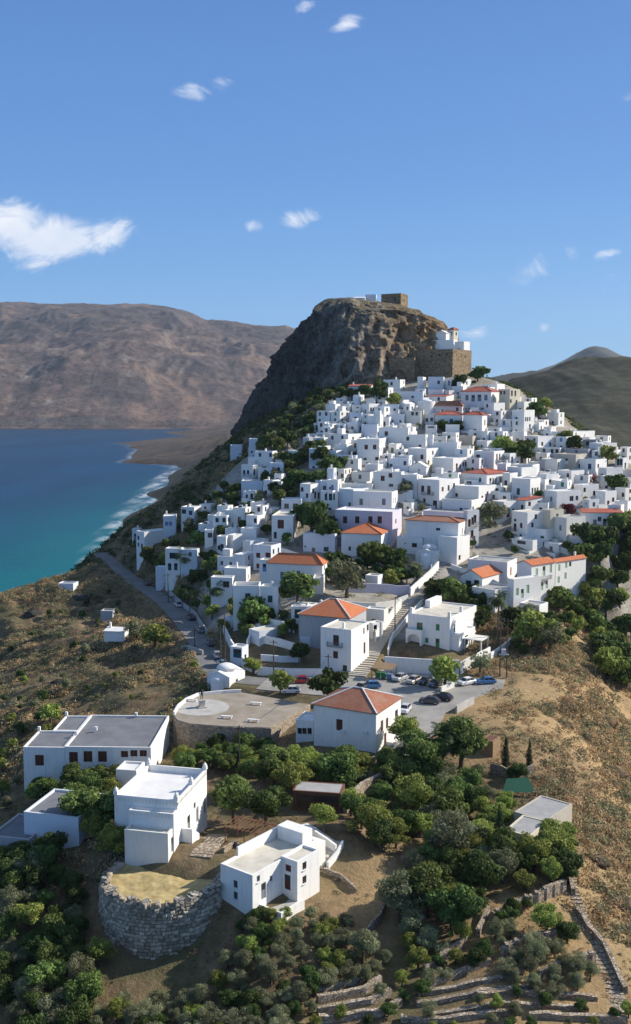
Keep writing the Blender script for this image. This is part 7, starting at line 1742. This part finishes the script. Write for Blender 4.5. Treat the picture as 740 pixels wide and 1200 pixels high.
cable(pl[463], p1, 'long cable from the stepped street pole to the transformer poles', 2.0); cable(pl[197.5], pl[223], 'cable between the two upper poles of the coast road'); cable(pl[223], pl[264], 'cable from the road pole to the chapel poles', 1.5)
cable(pl[281], pl[385], 'cable from the lone pole below the terrace up to the square', 2.0); cable(pl[463], pl[525], 'cable from the stepped street pole to the corner pole', 1.5)
# canopy with bins by the steps
x, y, z = atZ(450, 795, ZQ); sh_ = empty('bin_shelter', (x, y, z), R(-25), 'brown roofed shelter over rubbish bins at the foot of the stepped street', 'shelter')
b = MB(); b.quad((-2.4,-1.6,2.5),(2.4,-1.6,2.5),(2.4,1.8,3.0),(-2.4,1.8,3.0)); b.quad((-2.4,1.8,2.92),(2.4,1.8,2.92),(2.4,-1.6,2.42),(-2.4,-1.6,2.42)); b.quad((-2.4,-1.6,2.42),(2.4,-1.6,2.42),(2.4,-1.6,2.5),(-2.4,-1.6,2.5)); b.build('canopy', M['tileold'] if False else M['wood'], sh_)
for px_ in (-2.2, 2.2):
    for py_ in (-1.4, 1.6): MB().tube((px_,py_,0),(px_,py_,2.5),.07,.07,6).build('post', M['darkwood'], sh_)
for k, (dx, mt, lab) in enumerate([(-1.3,'green','green rubbish bin on the left under the brown shelter'),(0,'green','green rubbish bin in the middle under the brown shelter'),(1.3,'blue','blue rubbish bin under the brown shelter')]):
    b = MB(); b.box(-.5,-.4,.15,.5,.4,1.1); b.box(-.55,-.45,1.1,.55,.45,1.2)
    for wx in (-.4,.4): b.tube((wx,-.3,.1),(wx,-.2,.1),.1,.1,6)
    o = b.build('rubbish_bin', M[mt]); a = R(-25); o.location = (x+dx*math.cos(a), y+dx*math.sin(a), z); o.rotation_euler = (0,0,a); tag(o, lab, 'bin', 'rubbish bins by the steps')
# pergola by the balustraded house
x, y, z = hit(293, 988); pg = empty('pergola', (x, y, z), R(-25), 'rusty open pergola frame on the terrace beside the balustraded house', 'pergola')
for i in range(3):
    for j in range(2): MB().tube((-3+i*3, -1.6+j*3.4, -1), (-3+i*3, -1.6+j*3.4, 2.4), .07, .07, 6).build('post', M['rust'], pg)
for j in range(2): MB().box(-3.3, -1.7+j*3.4, 2.4, 3.3, -1.58+j*3.4, 2.5).build('beam', M['rust'], pg)
for i in range(11): MB().box(-3.2+i*.62, -2.1, 2.505, -3.12+i*.62, 2.3, 2.58).build('slat', M['rust'], pg)
gwall([(262,1000),(275,992),(296,1003),(312,1012)], .8, 'low rubble edge of the pergola terrace', 'stone')
stairway([(236,1003),(246,990),(256,978)], 3.0, 'rough stone steps climbing from the tower yard to the pergola', 'stone', group='stairways')
# green shade net, near hut
x, y, z = hit(607, 930); b = MB(); b.quad((-2.6,-1,.6),(2.6,-1,.6),(1.8,1.2,2.2),(-1.6,1.2,2.0)); b.tube((-2.6,-1,-.5),(-2.6,-1,.62),.05,.05,5); b.tube((2.6,-1,-.5),(2.6,-1,.62),.05,.05,5); b.tube((1.8,1.2,-.5),(1.8,1.2,2.2),.05,.05,5); b.tube((-1.6,1.2,-.5),(-1.6,1.2,2.0),.05,.05,5)
o = b.build('shade_net', M['tarp']); o.location = (x, y, z); tag(o, 'dark green shade net stretched behind the broad grey flat roof', 'shade net')
# loose timber on the brown slope
x, y, z = hit(403, 1030); b = MB()
for i in range(5): b.box(-1.3+.1*i, i*.22, .02, 1.2+.13*i, i*.22+.16, .1)
o = b.build('timber_pile', M['wood']); o.location = (x, y, z+.05); o.rotation_euler = (0,.05,R(30)); tag(o, 'small pile of loose planks on the brown slope right of the cube house', 'planks')
# fence posts by the dusty lot
FP = [hit(px, py) for px, py in [(533,838),(543,846),(553,854),(563,862),(573,868)]]
fe = empty('wire_fence', FP[0], 0, 'thin wire fence on posts along the edge of the dusty lot', 'fence'); o0 = Vector(FP[0])
for p in FP: q = Vector(p)-o0; MB().tube(q, q+Vector((0,0,1.5)), .05, .05, 6).build('post', M['polewood'], fe)
for h in (.6, 1.0, 1.4):
    b = MB()
    for p, q in zip(FP[:-1], FP[1:]): b.tube(Vector(p)-o0+Vector((0,0,h)), Vector(q)-o0+Vector((0,0,h)), .02, .02, 4)
    b.build('wire', M['pipe'], fe)
for o in bpy.data.objects:
    if '_wdh' in o: del o['_wdh']
